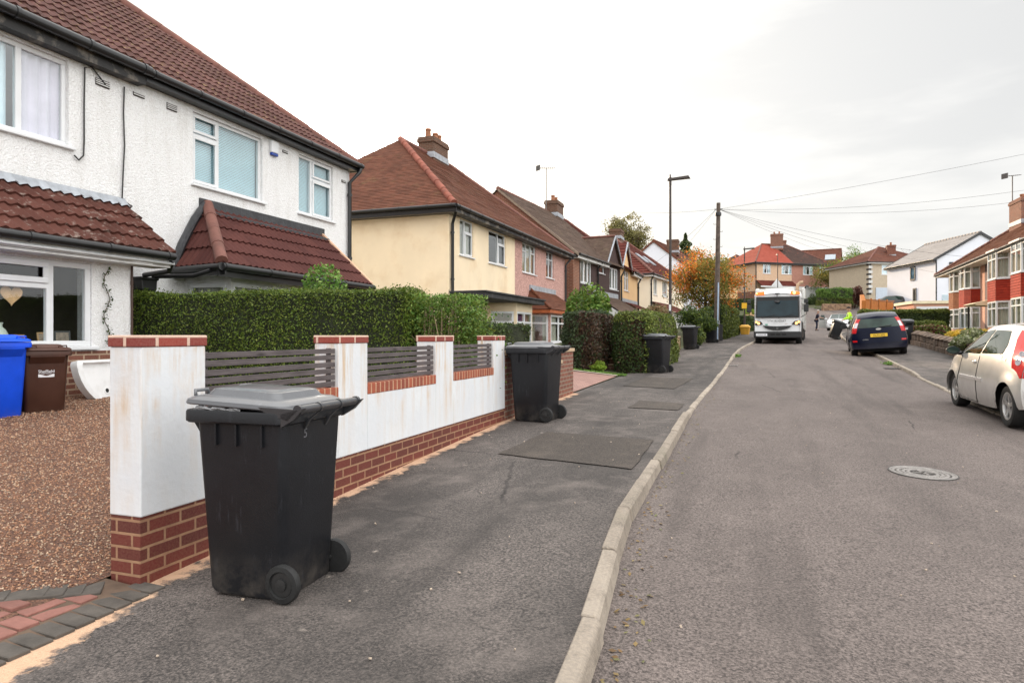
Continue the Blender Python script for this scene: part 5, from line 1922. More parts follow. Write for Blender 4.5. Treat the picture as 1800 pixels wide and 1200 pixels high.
wall(m, F3b, 0.4, EZ + .1, [(1.2, 2.9, 4.4, 5.7)], 0, F3b.L)
m.poly([F3b.p(0.15, 0.004, EZ + .1), F3b.p(3.2, 0.004, EZ + .1), F3b.p(1.68, 0.004, EZ + 1.8)])
e2 = F3b.p(F3b.L, -8.4, 0)
wall(m, Fr(Q2, (e2.x, e2.y)), 0.4, EZ + .1)
m.build('wall', PEACH_RENDER, h3)
m = MB(off)
m.poly([F3.p(0.1, -2.4, 0.5), F3.p(F3.L, -2.4, 0.5), F3.p(F3.L, -2.4, EZ), F3.p(0.1, -2.4, EZ)])
m.poly([F3b.p(0.1, -2.4, 0.5), F3b.p(F3b.L, -2.4, 0.5), F3b.p(F3b.L, -2.4, EZ), F3b.p(0.1, -2.4, EZ)])
m.build('interior', ROOM, h3)
window(h3, F3, DW1, off, [('v', 0.33, 0, 1), ('v', 0.67, 0, 1)], [(0, .33, 0, 1), (.33, .67, 0, 1), (.67, 1, 0, 1)], [(0.05, 0.4), (0.6, 0.95)], gmat=GLASS_SKY, fw=0.075)
window(h3, F3, DW2, off, [], [], None, gmat=GLASS_SKY, fw=0.07)
window(h3, F3, DW3, off, [('v', 0.33, 0, 1), ('v', 0.67, 0, 1)], [(0, .33, 0, 1), (.33, .67, 0, 1), (.67, 1, 0, 1)], [(0.05, 0.95)], gmat=GLASS_SKY, fw=0.075)
window(h3, F3b, (1.2, 2.9, 4.4, 5.7), off, [('v', 0.5, 0, 1), ('h', 0.7, 0, 1)], [], [(0.1, 0.9)], gmat=GLASS_SKY, fw=0.075)
ov = 0.32
rf = roof_part(h3, off, T_GREY, [(F3.p(-0.15, ov, EZ), F3.p(F3.L, ov, EZ), F3.p(F3.L, -4.3, RZ + .2), F3.p(-0.15, -4.3, RZ + .2))], **PLAIN)
roof_part(h3, off, T_GREY, [(F3.p(F3.L, -8.9, EZ), F3.p(-0.15, -8.9, EZ), F3.p(-0.15, -4.3, RZ + .2), F3.p(F3.L, -4.3, RZ + .2))], name='rear_roof', **FLAT)
roof_part(h3, off, T_MAROON, [(F3b.p(0, ov, EZ + .1), F3b.p(F3b.L + .3, ov, EZ + .1), F3b.p(F3b.L - 3.5, -4.3, RZ + .15), F3b.p(0, -4.3, RZ + .15)), (F3b.p(F3b.L + .3, ov, EZ + .1), F3b.p(F3b.L + .3, -8.8, EZ + .1), F3b.p(F3b.L - 3.5, -4.3, RZ + .15), F3b.p(F3b.L - 3.5, -4.3, RZ + .15))], **FLAT)
roof_part(h3, off, T_GREY, [(F3.p(5.55, 0.15, EZ + .02), F3.p(5.55, -2.2, EZ + .02), F3.p(7.22, -2.3, EZ + 1.85), F3.p(7.22, 0.15, EZ + 1.85)), (F3.p(8.9, 0.15, EZ + .02), F3.p(8.9, -2.2, EZ + .02), F3.p(7.22, -2.3, EZ + 1.85), F3.p(7.22, 0.15, EZ + 1.85))], name='front_gable_roof', **PLAIN)
roof_part(h3, off, T_MAROON, [(F3b.p(0.0, 0.15, EZ + .12), F3b.p(0.0, -2.2, EZ + .12), F3b.p(1.68, -2.3, EZ + 1.9), F3b.p(1.68, 0.15, EZ + 1.9)), (F3b.p(3.36, 0.15, EZ + .12), F3b.p(3.36, -2.2, EZ + .12), F3b.p(1.68, -2.3, EZ + 1.9), F3b.p(1.68, 0.15, EZ + 1.9))], name='front_gable_roof', **FLAT)
m = MB(off)
for (Fx, a, b, c, z0, z1) in ((F3, 5.55, 7.22, 8.9, EZ, EZ + 1.86), (F3b, 0.0, 1.68, 3.36, EZ + .1, EZ + 1.9)):
    for u in (a, c):
        m.tube([Fx.p(u, 0.17, z0), Fx.p(b, 0.17, z1)], 0.05, 6)
m.build('bargeboard', LEAD, h3)
m = MB(off)
ridge(m, F3.p(-0.15, -4.3, RZ + .2), F3b.p(F3b.L - 3.5, -4.3, RZ + .18), 0.11, 0.45)
ridge(m, F3b.p(F3b.L + .3, ov, EZ + .1), F3b.p(F3b.L - 3.5, -4.3, RZ + .15), 0.11, 0.45)
m.build('ridge_tiles', RIDGE, rf, smooth=True, angle=50)
m = MB(off)
ridge(m, F3.p(7.22, .15, EZ + 1.88), F3.p(7.22, -2.3, EZ + 1.88), 0.08, 0.45)
m.build('ridge_tiles', RIDGE, rf, smooth=True, angle=50)
m = MB(off)
m.hexa([F3.p(-.17, ov, EZ - .12), F3.p(-.03, ov, EZ - .12), F3.p(-.03, ov, EZ + .02), F3.p(-.17, ov, EZ + .02)], [F3.p(-.17, -4.3, RZ + .06), F3.p(-.03, -4.3, RZ + .06), F3.p(-.03, -4.3, RZ + .2), F3.p(-.17, -4.3, RZ + .2)])
m.build('verge', simple('grey_verge', s(136, 120, 104), 0.9, 0.2, 6), rf)
RZ3 = RZ
c3 = F3.p(F3.L - 0.6, -4.3, 0)
chimney(h3, off, c3.x - 0.42, c3.x + 0.42, c3.y - 0.75, c3.y + 0.75, RZ - 0.4, RZ + 0.95, ((0.5, 0.3), (0.5, 0.75)))
n3 = Vector((F3.n.x, F3.n.y, 0))
gutter(h3, off, F3.p(0, ov + .05, EZ - .03), F3.p(5.5, ov + .05, EZ - .05), 0.06, board=0.2, bmat=SOFFIT, nrm=n3, soffit=0.3)
gutter(h3, off, F3b.p(3.4, ov + .05, EZ + .07), F3b.p(F3b.L + .3, ov + .05, EZ + .05), 0.06, board=0.22, bmat=SOFFIT, nrm=n3, soffit=0.3)
pipe(h3, off, [F3.p(4.0, ov, EZ - .1), F3.p(4.0, 0.08, EZ - .4), F3.p(4.0, 0.08, 1.2)], 0.05)
pipe(h3, off, [F3b.p(0.0, 0.3, EZ - .1), F3b.p(-0.1, 0.1, EZ - .5), F3b.p(-0.1, 0.1, 1.2)], 0.06)
pipe(h3, off, [F3b.p(F3b.L, ov, EZ + .0), F3b.p(F3b.L - .2, 0.08, EZ - .5), F3b.p(F3b.L - .2, 0.08, 1.2)], 0.06)
r5 = roof_part(h3, off, T_GREY, [(F3.p(2.8, 2.0, 2.55), F3.p(8.6, 2.0, 2.55), F3.p(8.2, 0.0, 3.75), F3.p(3.2, 0, 3.75))], name='porch_roof', **PLAIN)
m = MB(off)
m.fbox(F3, 3.2, 8.2, 0, 0.06, 3.7, 4.0)
m.build('lead_flashing', LEAD, r5)
m = MB(off)
wall(m, Fr(tuple(F3.p(3.0, 1.7, 0).xy), tuple(F3.p(8.4, 1.7, 0).xy)), 0.5, 2.6)
wall(m, Fr(tuple(F3.p(3.0, 0, 0).xy), tuple(F3.p(3.0, 1.7, 0).xy)), 0.5, 2.6)
m.poly([F3.p(2.95, 0, 2.5), F3.p(2.95, 1.95, 2.5), F3.p(2.95, 0, 3.7)])
m.build('porch_wall', SOFFIT, h3)
r6 = roof_part(h3, off, T_MAROON, [(F3b.p(0.3, 1.9, 2.75), F3b.p(6.2, 1.9, 2.75), F3b.p(6.0, 0.0, 3.65), F3b.p(0.5, 0, 3.65))], name='porch_roof', **FLAT)
m = MB(off)
m.fbox(F3b, 0.4, 6.0, 0, 0.06, 3.6, 3.85)
m.build('lead_flashing', LEAD, r6)

# ================================================================== HOUSE 4: ivory semi with maroon hipped roof
S0, S1 = (-7.1, 53.2), (-5.6, 66.0)
zb = 1.6
h4 = thing('semi_detached_house', 'ivory rendered semi with maroon hipped roof and rooflights', 'house', (S0[0], S0[1], zb))
off = (S0[0], S0[1], zb)
F = Fr(S0, S1)
EZ = 6.25
m = MB(off)
I1, I2 = (1.2, 2.4, 4.7, 6.0), (4.2, 6.0, 4.7, 6.0)
wall(m, F, 0.8, EZ, [I1, I2])
b0, b1_ = F.p(0, -8.6, 0), F.p(F.L, -8.6, 0)
wall(m, Fr((b0.x, b0.y), S0), 0.8, EZ)
wall(m, Fr(S1, (b1_.x, b1_.y)), 0.8, EZ)
m.build('wall', IVORY_RENDER, h4)
m = MB(off)
m.poly([F.p(0.1, -2, 0.9), F.p(F.L, -2, 0.9), F.p(F.L, -2, EZ), F.p(0.1, -2, EZ)])
m.build('interior', ROOM, h4)
window(h4, F, I1, off, [('v', 0.5, 0, 1)], [], [(0.1, 0.9)], gmat=GLASS_SKY, fw=0.08)
window(h4, F, I2, off, [('v', 0.33, 0, 1), ('v', 0.67, 0, 1)], [], [(0.1, 0.9)], gmat=GLASS_SKY, fw=0.08)
ov, dH = 0.35, 4.3
RZ = EZ + (dH + ov) * 0.80
RA, RB = F.p(dH, -dH, RZ), F.p(F.L - dH, -dH, RZ)
A_, B_, Ck, Dk = F.p(-ov, ov, EZ), F.p(F.L + ov, ov, EZ), F.p(F.L + ov, -8.6 - ov, EZ), F.p(-ov, -8.6 - ov, EZ)
rf = roof_part(h4, off, T_MAROON, [(A_, B_, RB, RA), (Dk, A_, RA, RA), (B_, Ck, RB, RB), (Ck, Dk, RA, RB)], amp=0, course=0.34, lift=0.05, step=0.6, jit=0.004)
m = MB(off)
for (a, b) in ((A_, RA), (RA, RB), (RB, B_)):
    ridge(m, a + Vector((0, 0, .04)), b + Vector((0, 0, 0.04)), 0.12, 0.45)
m.build('ridge_tiles', RIDGE, rf, smooth=True, angle=50)
m = MB(off)
for u in (3.6, 6.0):
    q = [F.p(u, -1.2, EZ + 1.30), F.p(u + 0.9, -1.2, EZ + 1.30), F.p(u + 0.9, -2.2, EZ + 2.10), F.p(u, -2.2, EZ + 2.10)]
    m.hexa(q, [v + Vector((0.05, 0, 0.07)) for v in q])
m.build('rooflight', LEAD, rf)
c4 = F.p(5.2, -dH, 0)
chimney(h4, off, c4.x - 0.5, c4.x + 0.5, c4.y - 0.7, c4.y + 0.9, RZ - 0.4, RZ + 0.75, ())
gutter(h4, off, F.p(-ov, ov + .05, EZ - .03), F.p(F.L, ov + .05, EZ - .05), 0.06, board=0.2, bmat=SOFFIT, nrm=Vector((F.n.x, F.n.y, 0)), soffit=0.3)
gutter(h4, off, F.p(-ov - .05, -8.8, EZ - .03), F.p(-ov - .05, ov, EZ - .03), 0.06, board=0.2, bmat=SOFFIT, nrm=(0, -1, 0), soffit=0.3)
pipe(h4, off, [F.p(-.2, ov, EZ - .1), F.p(0.1, 0.1, EZ - .5), F.p(0.1, 0.1, 1.6)], 0.06)
r7 = roof_part(h4, off, T_MAROON, [(F.p(0.5, 1.9, 3.2), F.p(8.0, 1.9, 3.2), F.p(7.8, 0.0, 4.1), F.p(0.7, 0, 4.1))], name='porch_roof', **FLAT)
m = MB(off)
wall(m, Fr(tuple(F.p(0.7, 0, 0).xy), tuple(F.p(0.7, 1.7, 0).xy)), 0.9, 3.25)
wall(m, Fr(tuple(F.p(0.7, 1.7, 0).xy), tuple(F.p(7.8, 1.7, 0).xy)), 0.9, 3.25)
m.build('porch_wall', SOFFIT, h4)


# ================================================================== houses farther up the hill
def block_house(name, label, P, Q, depth, zb, ez, pitch, wmat, rmat, hip0=True, hip1=True, ov=0.35, wmat_side=None, cut=None, wmat2=None, rmat2=None, holes=(), cat='house', rm_kw=None, verge=None, board=None):
    """rectangular house with front P->Q; gabled or hipped at each end"""
    t = thing(name, label, cat, (P[0], P[1], zb))
    off = (P[0], P[1], zb)
    F = Fr(P, Q)
    kw = rm_kw or FLAT
    d = depth / 2
    rz = ez + (d + ov) * pitch
    cu = F.L if cut is None else cut
    m = MB(off)
    wall(m, F, zb - 2.0, ez, [h for h in holes if h[0] < cu], 0, cu)
    a, b = F.p(0, -depth, 0), F.p(F.L, -depth, 0)
    wall(m, Fr((b.x, b.y), (a.x, a.y)), zb - 2.0, ez)
    if wmat_side is None:
        wall(m, Fr((a.x, a.y), P), zb - 2.0, ez)
        if not hip0:
            m.poly([F.p(0, 0, ez), F.p(0, -depth, ez), F.p(0, -d, ez + d * pitch + ov * pitch - 0.02)])
    if cut is None:
        wall(m, Fr(Q, (b.x, b.y)), zb - 2.0, ez)
        if not hip1:
            m.poly([F.p(F.L, 0, ez), F.p(F.L, -depth, ez), F.p(F.L, -d, ez + d * pitch + ov * pitch - 0.02)])
    m.build('wall', wmat, t)
    if wmat_side is not None:
        m = MB(off)
        wall(m, Fr((a.x, a.y), P), zb - 2.0, ez)
        if not hip0:
            m.poly([F.p(0, 0, ez), F.p(0, -depth, ez), F.p(0, -d, ez + d * pitch + ov * pitch - 0.02)])
        m.build('gable_wall', wmat_side, t)
    if cut is not None:
        m = MB(off)
        wall(m, F, zb - 2.0, ez, [h for h in holes if h[0] >= cu], cu, F.L)
        wall(m, Fr(Q, (b.x, b.y)), zb - 2.0, ez)
        m.build('wall', wmat2, t)
    u0 = -ov if hip0 else -0.12
    u1 = F.L + ov if hip1 else F.L + 0.12
    A_, B_ = F.p(u0, ov, ez), F.p(u1, ov, ez)
    D_, C_ = F.p(d if hip0 else u0, -d, rz), F.p(F.L - d if hip1 else u1, -d, rz)
    Bk, Ak = F.p(u1, -depth - ov, ez), F.p(u0, -depth - ov, ez)
    if cut is None:
        pl = [(A_, B_, C_, D_), (Bk, Ak, D_, C_)]
        if hip0:
            pl.append((Ak, A_, D_, D_))
        if hip1:
            pl.append((B_, Bk, C_, C_))
        r = roof_part(t, off, rmat, pl, **kw)
    else:
        Mb, Mt = F.p(cu, ov, ez), F.p(cu, -d, rz)
        pl = [(A_, Mb, Mt, D_)]
        if hip0:
            pl.append((Ak, A_, D_, D_))
        r = roof_part(t, off, rmat, pl, **kw)
        pl = [(Mb, B_, C_, Mt), (Bk, Ak, D_, C_)]
        if hip1:
            pl.append((B_, Bk, C_, C_))
        roof_part(t, off, rmat2, pl, **kw)
    m = MB(off)
    if verge is not None:
        for (hp, u) in ((hip0, u0), (hip1, u1)):
            if not hp:
                for dd in (ov, -depth - ov):
                    sg = -0.22
                    m = MB(off)
                    m.hexa([F.p(u - .03, dd, ez + sg), F.p(u + .03, dd, ez + sg), F.p(u + .03, dd, ez + .06), F.p(u - .03, dd, ez + .06)],
                           [F.p(u - .03, -d, rz + sg), F.p(u + .03, -d, rz + sg), F.p(u + .03, -d, rz + .06), F.p(u - .03, -d, rz + .06)])
                    m.build('verge', verge, r)
        pass
    m = MB(off)
    ridge(m, D_ + Vector((0, 0, .03)), C_ + Vector((0, 0, .03)), 0.12, 0.5)
    if hip0:
        ridge(m, A_ + Vector((0, 0, .03)), D_ + Vector((0, 0, .03)), 0.11, 0.5)
    if hip1:
        ridge(m, B_ + Vector((0, 0, .03)), C_ + Vector((0, 0, .03)), 0.11, 0.5)
    m.build('ridge_tiles', rmat if verge is not None else RIDGE, r, smooth=True)
    n = Vector((F.n.x, F.n.y, 0))
    gutter(t, off, F.p(u0, ov + .05, ez - .05), F.p(u1, ov + .05, ez - .05), 0.06, board=0.2, bmat=board or SOFFIT, nrm=n, soffit=ov - .05)
    if hip0:
        gutter(t, off, F.p(u0 - .05, -depth - ov, ez - .05), F.p(u0 - .05, ov, ez - .05), 0.06, board=0.2, bmat=board or SOFFIT, nrm=-Vector((F.e.x, F.e.y, 0)))
    return t, F, off, rz


def at(px, py, Z):
    """photo pixel at camera depth Z -> ground-plan point and height (used to work out real sizes)"""
    r, h = (px - 900) / 1180 * Z, (590 - py) / 1180 * Z
    return (r * math.cos(YAW) - Z * math.sin(YAW), r * math.sin(YAW) + Z * math.cos(YAW), EYE + h)


# white gable house behind the ivory one
p, q = at(1122, 0, 79), at(1178, 0, 76)
t, F, off, rz = block_house('gabled_house', 'whitewashed gable end rising behind the ivory house', (q[0] + 2.0, q[1] - 0.6), (q[0] + 4.0, q[1] + 12), 7.8, 3.2, 9.0, 0.80, WHITE_RENDER, T_BROWN, False, False, 0.2, verge=T_BROWN)
cc = F.p(2.0, -3.8, 0)
chimney(t, off, cc.x + 0.9, cc.x + 2.2, cc.y - 0.6, cc.y + 0.8, rz - 1.6, rz + 0.2, ())
# brown roofed gabled house half hidden by the autumn tree
a = at(1292, 0, 92)
b = at(1204, 0, 90)
t, F, off, rz = block_house('gabled_house', 'brown roofed house half hidden behind the autumn tree', (a[0] - 6.5, a[1] - 1), (a[0] + 0.3, a[1] + 1), 8.2, 3.8, 8.9, 0.78, PEACH_RENDER, T_BROWN, True, True, 0.4)
cc = F.p(1.6, -4.0, 0)
chimney(t, off, cc.x - 0.6, cc.x + 0.7, cc.y - 0.5, cc.y + 0.6, rz - 0.9, rz + 0.8, ())

# red and dark roofed pair facing down the road
a, b = at(1329, 0, 99), at(1458, 0, 103)
hz0 = 6.3
Wf = [(1.2, 2.6, 10.6, 12.05), (4.5, 6.4, 10.6, 12.05), (8.4, 10.3, 10.6, 12.05), (11.4, 12.8, 10.6, 12.05)]
Wl = [(5.9 + 2.6, 10.6, 6.75, 8.3), (11.3, 12.6, 6.5, 8.5)]
t, F, off, rz = block_house('semi_detached_house', 'tan and rose semi at the top of the road with half red, half dark roof', a[:2], b[:2], 8.6, hz0, 12.25, 0.72, TAN_DASH, T_RED, True, True, 0.4, cut=6.2 * 13.3 / 13.0, wmat2=ROSE_DASH, rmat2=T_DARK, holes=Wf + Wl, board=BLACKP)
m = MB(off)
m.poly([F.p(0.1, -2, hz0), F.p(F.L - .1, -2, hz0), F.p(F.L - .1, -2, 12.2), F.p(.1, -2, 12.2)])
m.build('interior', ROOM, t)
for i, h in enumerate(Wf + Wl):
    window(t, F, h, off, [('v', 0.5, 0, 1)] if i in (0, 3, 5) else [('v', 0.33, 0, 1), ('v', 0.67, 0, 1)], [], [(0.05, 0.3, CURT_B), (0.7, 0.95, CURT_B)], fw=0.12, gmat=GLASS_SKY)
cc = F.p(6.4, -3.4, 0)
chimney(t, off, cc.x - 0.9, cc.x + 0.9, cc.y - 0.6, cc.y + 0.6, rz - 1.0, rz + 1.5, ((0.3, .5), (.7, .5)), BRICK_OLD)
cc = F.p(9.0, -5.5, 0)
chimney(t, off, cc.x - 0.7, cc.x + 0.7, cc.y - 0.5, cc.y + 0.5, rz - 1.4, rz + 0.9, ((0.5, .5),), BRICK_OLD)
r = roof_part(t, off, T_MAROON, [(F.p(0.0, 1.3, 8.7), F.p(6.4, 1.3, 8.7), F.p(6.4, 0, 9.6), F.p(0.0, 0, 9.6))], name='porch_roof', **FLAT)
m = MB(off)
m.poly([F.p(1.6, 1.36, 8.7), F.p(3.6, 1.36, 8.7), F.p(2.6, 1.36, 9.8)])
m.fbox(F, -0.1, 6.5, 1.15, 1.35, 8.5, 8.7)
m.fbox(F, 6.6, 13.0, 0.1, 0.9, 8.55, 8.75)
m.fbox(F, 12.9, 13.1, 0.1, 0.3, 6.3, 8.55)
m.build('porch_trim', UPVC, r)
m = MB(off)
m.fbox(F, 6.62, 11.0, 0.0, 0.8, 6.3, 8.5)
m.build('bay_wall', UPVC, t)
pipe(t, off, [F.p(-0.1, 0.12, 12.0), F.p(-0.1, 0.12, 6.5)], 0.08)
pipe(t, off, [F.p(F.L - .1, 0.12, 12.0), F.p(F.L - .1, 0.12, 6.5)], 0.08, UPVC)
m = MB(off)
kq = F.p(0, 0, 0)
FL = Fr(tuple(F.p(0, -8.6, 0).xy), tuple(F.p(0, 0, 0).xy))
m.fbox(FL, 0, FL.L, 0.0, 0.03, 4.5, 8.0)
m.build('brick_plinth', BRICK_OLD, t)
m = MB(off)
m.fbox(FL, 5.6, 6.2, 0.0, 0.06, 8.4, 10.2)
w_ = m.build('window', UPVC, t)
m = MB(off)
m.fbox(FL, 5.72, 6.08, 0.06, 0.066, 8.55, 10.05)
m.build('pane', darkglass('dark_window_glass'), w_)
DG = bpy.data.materials['dark_window_glass']
# houses behind it
a, b = at(1296, 0, 122), at(1350, 0, 126)
block_house('gabled_house', 'dark roof showing behind the red tiled roof, left side', a[:2], b[:2], 8, 8, 13.6, 0.72, TAN_DASH, T_DARK, True, True)
a, b = at(1392, 0, 128), at(1476, 0, 124)
t, F, off, rz = block_house('gabled_house', 'brown roofed gabled house with one rooflight behind the pair at the top', a[:2], b[:2], 8, 8, 14.2, 0.85, ROSE_DASH, T_BROWN, False, False, verge=T_BROWN)
m = MB(off)
q = [F.p(5.6, -1.2, 14.2 + 1.42), F.p(7.4, -1.2, 14.2 + 1.42), F.p(7.4, -2.4, 14.2 + 2.45), F.p(5.6, -2.4, 14.2 + 2.45)]
m.hexa(q, [v + Vector((0, -0.06, 0.1)) for v in q])
m.build('rooflight', simple('rooflight_glass', (0.34, 0.38, 0.42), 0.35), t)

# buff house with quoins and garage
a, b = at(1527, 0, 85), at(1640, 0, 86)
GW = (1.75, 3.5, 9.15, 10.45)
t, F, off, rz = block_house('detached_house', 'buff house with dark and white quoins, garage door and brick chimney', a[:2], b[:2], 8.6, 5.5, 10.75, 0.52, BUFF_DASH, T_BROWN, True, True, 0.4, holes=[GW])
window(t, F, GW, off, [('v', 0.5, 0, 1), ('h', 0.5, 0, 1)], [], [(0.05, 0.95, CURT_B)], gmat=GLASS_SKY, fw=0.12)
m = MB(off)
m.fbox(F, 0.95, 4.6, 0.01, 0.08, 5.2, 7.5)
m.build('garage_door', simple('pale_blue_garage_door', (0.55, 0.62, 0.72), 0.5, 0.05), t)
m = MB(off)
FL = Fr(tuple(F.p(0, -8.6, 0).xy), tuple(F.p(0, 0, 0).xy))
for k in range(7):
    z = 6.6 + k * 0.62
    m.fbox(F, -0.02, 0.32, 0.0, 0.05, z, z + 0.22)
    m.fbox(FL, FL.L - 0.4, FL.L - 0.001, 0.0, 0.05, z, z + 0.22)
m.build('quoins', simple('dark_quoin', (0.04, 0.03, 0.03), 0.8), t)
m = MB(off)
for k in range(6):
    z = 6.83 + k * 0.62
    m.fbox(F, -0.02, 0.5, 0.0, 0.04, z, z + 0.38)
m.build('quoins', SOFFIT, t)
cc = F.p(4.6, -2.2, 0)
chimney(t, off, cc.x - 0.5, cc.x + 0.5, cc.y - 0.5, cc.y + 0.5, 11.4, 13.2, ((.5, .5),), BRICK_RED)
m = MB(off)
m.fbox(F, 0.0, 0.9, 0.0, 0.1, 4.0, 6.0)
m.build('brick_plinth', BRICK_OLD, t)

# modern white house with pale slate roof
c = at(1646, 0, 67)
fw_dir = Vector((-math.sin(YAW - R(1.5)), math.cos(YAW - R(1.5))))
p0 = (c[0] + fw_dir.x * 9.2, c[1] + fw_dir.y * 9.2)
t, F, off, rz = block_house('detached_house', 'modern white rendered house with grey window frames and pale slate roof', p0, c[:2], 8.6, 4.0, 9.05, 0.58, WHITE_RENDER, T_SLATE, False, False, 0.3, verge=simple('anthracite_verge', (0.03, 0.03, 0.034), 0.5), board=bpy.data.materials.get('anthracite_verge') or BLACKP)
# its long side faces left; its gable end faces the camera
ANTH = simple('anthracite_frame', (0.035, 0.036, 0.04), 0.5)
SKYG = darkglass('blue_reflecting_glass', (0.06, 0.12, 0.16), 0.05)
FG = Fr(c[:2], tuple(F.p(F.L, -8.6, 0).xy))
for (Fx, h, gm) in ((F, (4.7, 5.6, 7.25, 8.7), SKYG), (F, (5.2, 5.75, 4.9, 6.4), DG), (FG, (1.25, 3.15, 6.3, 8.75), SKYG)):
    m = MB(off)
    a, b, z0, z1 = h
    for (x0, x1, y0, y1) in ((a, b, z0, z0 + .14), (a, b, z1 - .14, z1), (a, a + .14, z0 + .14, z1 - .14), (b - .14, b, z0 + .14, z1 - .14)):
        m.fbox(Fx, x0, x1, 0.0, 0.09, y0, y1)
    w_ = m.build('window', ANTH, t)
    m = MB(off)
    m.fbox(Fx, a + .14, b - .14, 0.004, 0.03, z0 + .14, z1 - .14)
    m.build('pane', gm, w_)
m = MB(off)
m.fbox(FG, 0.55, 1.7, 0.0, 0.04, 3.6, 5.5)
m.build('door', simple('pale_door', (0.5, 0.6, 0.66), 0.5), t)
pipe(t, off, [FG.p(-0.1, 0.15, 9.0), FG.p(-0.1, 0.15, 3.5)], 0.06)
m = MB(off)
m.fbox(F, 0, F.L, 0.0, 0.05, 2.0, 4.35)
m.build('grey_plinth', simple('grey_plinth', (0.25, 0.25, 0.27), 0.8), t)
# flat roofed garage beside it
c2 = at(1606, 0, 60)
t = thing('garage', 'low flat roofed garage with cream fascia behind the long hedge', 'garage', (c2[0], c2[1], 2.6))
off = (c2[0], c2[1], 2.6)
FGa = Fr(c2[:2], (c2[0] + 6.5, c2[1] + 0.6))
m = MB(off)
wall(m, FGa, 1.5, 4.25)
wall(m, Fr(tuple(FGa.p(0, -5, 0).xy), c2[:2]), 1.5, 4.25)
m.build('wall', ROSE_PAINT, t)
m = MB(off)
m.fbox(FGa, 0.2, 3.2, 0.01, 0.05, 1.8, 4.0)
m.build('garage_door', UPVC, t)
m = MB(off)
m.fbox(FGa, -0.2, 3.4, -5, 0.2, 4.25, 4.5)
m.build('fascia', simple('cream_fascia', s(225, 212, 180), 0.7), t)
m = MB(off)
m.fbox(FGa, 3.41, 6.6, -5, 0.3, 4.3, 4.62)
m.build('flat_roof', FELT, t)

# ================================================================== right hand row: two bay fronted semis
RP, RQ = (13.9, 55.6), (12.6, 34.4)
zb = 1.1
hr_ = thing('semi_detached_house', 'pinkish semi with red tile-hung bays on the right of the street', 'house', (RP[0], RP[1], zb))
off = (RP[0], RP[1], zb)
F = Fr(RP, RQ)
EZ = 6.0
m = MB(off)
wall(m, F, 0.2, EZ, (), 0, 8.9)
wall(m, F, 0.2, EZ, (), 13.0, F.L)
m.build('wall', ROSE_PAINT, hr_)
m = MB(off)
wall(m, F, 0.2, EZ, (), 8.9, 13.0, d=-0.004)
kq = F.p(0, -5.6, 0)
wall(m, Fr(tuple(kq.xy), RP), 0.2, EZ)
kq2 = F.p(F.L, -5.6, 0)
wall(m, Fr(RQ, tuple(kq2.xy)), 0.2, EZ)
m.build('wall', GREY_DASH, hr_)


def bay(parent, F, u0, u1, dp, off, band, floor=1.1, seg=3):
    """two-storey bay: glazed, tile-hung band, glazed"""
    if seg == 3:
        pts = [(u0, 0), (u0 + dp * 0.75, dp), (u1 - dp * 0.75, dp), (u1, 0)]
    else:
        pts = [((u0 + u1) / 2 - (u1 - u0) / 2 * math.cos(math.pi * k / seg), dp * math.sin(math.pi * k / seg) ** 0.8) for k in range(seg + 1)]
    P = [F.p(u, d, 0) for u, d in pts]
    m = MB(off)
    b = MB(off)
    for a, c in zip(P, P[1:]):
        f = Fr((a.x, a.y), (c.x, c.y))
        m.fbox(f, 0, f.L, -0.1, 0, 0.4, 1.85)
        # band of hung tiles, course by course
        k = 0
        z = 3.2
        while z < 4.28:
            z1 = min(z + 0.13, 4.28)
            A, B = f.p(0, 0.035, z), f.p(f.L, 0.035, z)
            C_, D_ = f.p(f.L, 0.01, z1), f.p(0, 0.01, z1)
            b.poly([A, B, C_, D_], [(0, z), (f.L, z), (f.L, z1 - .003), (0, z1 - .003)])
            b.poly([f.p(0, 0.0, z), f.p(f.L, 0.0, z), B, A])
            z = z1
        m.fbox(f, 0, f.L, -0.1, 0.0, 3.16, 4.30)
    m.build('bay_wall', ROSE_PAINT, parent)
    b.build('hung_tiles', band, parent)
    for a, c in zip(P, P[1:]):
        f = Fr((a.x, a.y), (c.x, c.y))
        nb = max(1, round(f.L / 0.75))
        bars = [('v', i / nb, 0, 1) for i in range(1, nb)] + [('h', 0.72, 0, 1)]
        for (z0, z1) in ((1.85, 3.16), (4.30, 5.72)):
            window(parent, f, (0.0, f.L, z0, z1), off, bars, [], [(0.05, 0.95, CURT_CREAM)], rec=0.0, fw=0.075, sill=(z0 > 4))
    m = MB(off)
    m.prism([F.p(u, d + (0.1 if d > 0 else 0), 5.72) for u, d in pts], (0, 0, 0.1))
    m.build('bay_soffit', SOFFIT, parent)


bay(hr_, F, 2.0, 4.75, 0.75, off, T_HUNG_TAN, seg=6)
bay(hr_, F, 5.0, 7.9, 0.75, off, T_HUNG_RED, seg=6)
bay(hr_, F, 13.1, 16.1, 0.95, off, T_HUNG_RED)
bay(hr_, F, 17.2, 20.2, 0.95, off, T_HUNG_RED)
ov = 0.95
rz = EZ - .25 + 3.75 * 0.70
A_, B_ = F.p(-0.5, ov, EZ - .25), F.p(F.L + .3, ov, EZ - .25)
D_, C_ = F.p(3.4, -2.8, rz), F.p(F.L + .3, -2.8, rz)
Ak, Bk = F.p(-0.5, -6.3, EZ - .25), F.p(F.L + .3, -6.3, EZ - .25)
rf = roof_part(hr_, off, T_ROSE, [(A_, B_, C_, D_), (Ak, A_, D_, D_)], **PLAIN)
roof_part(hr_, off, T_ROSE, [(Bk, Ak, D_, C_)], name='rear_roof', **FLAT)
m = MB(off)
ridge(m, A_ + Vector((0, 0, .04)), D_ + Vector((0, 0, .04)), 0.12, 0.4)
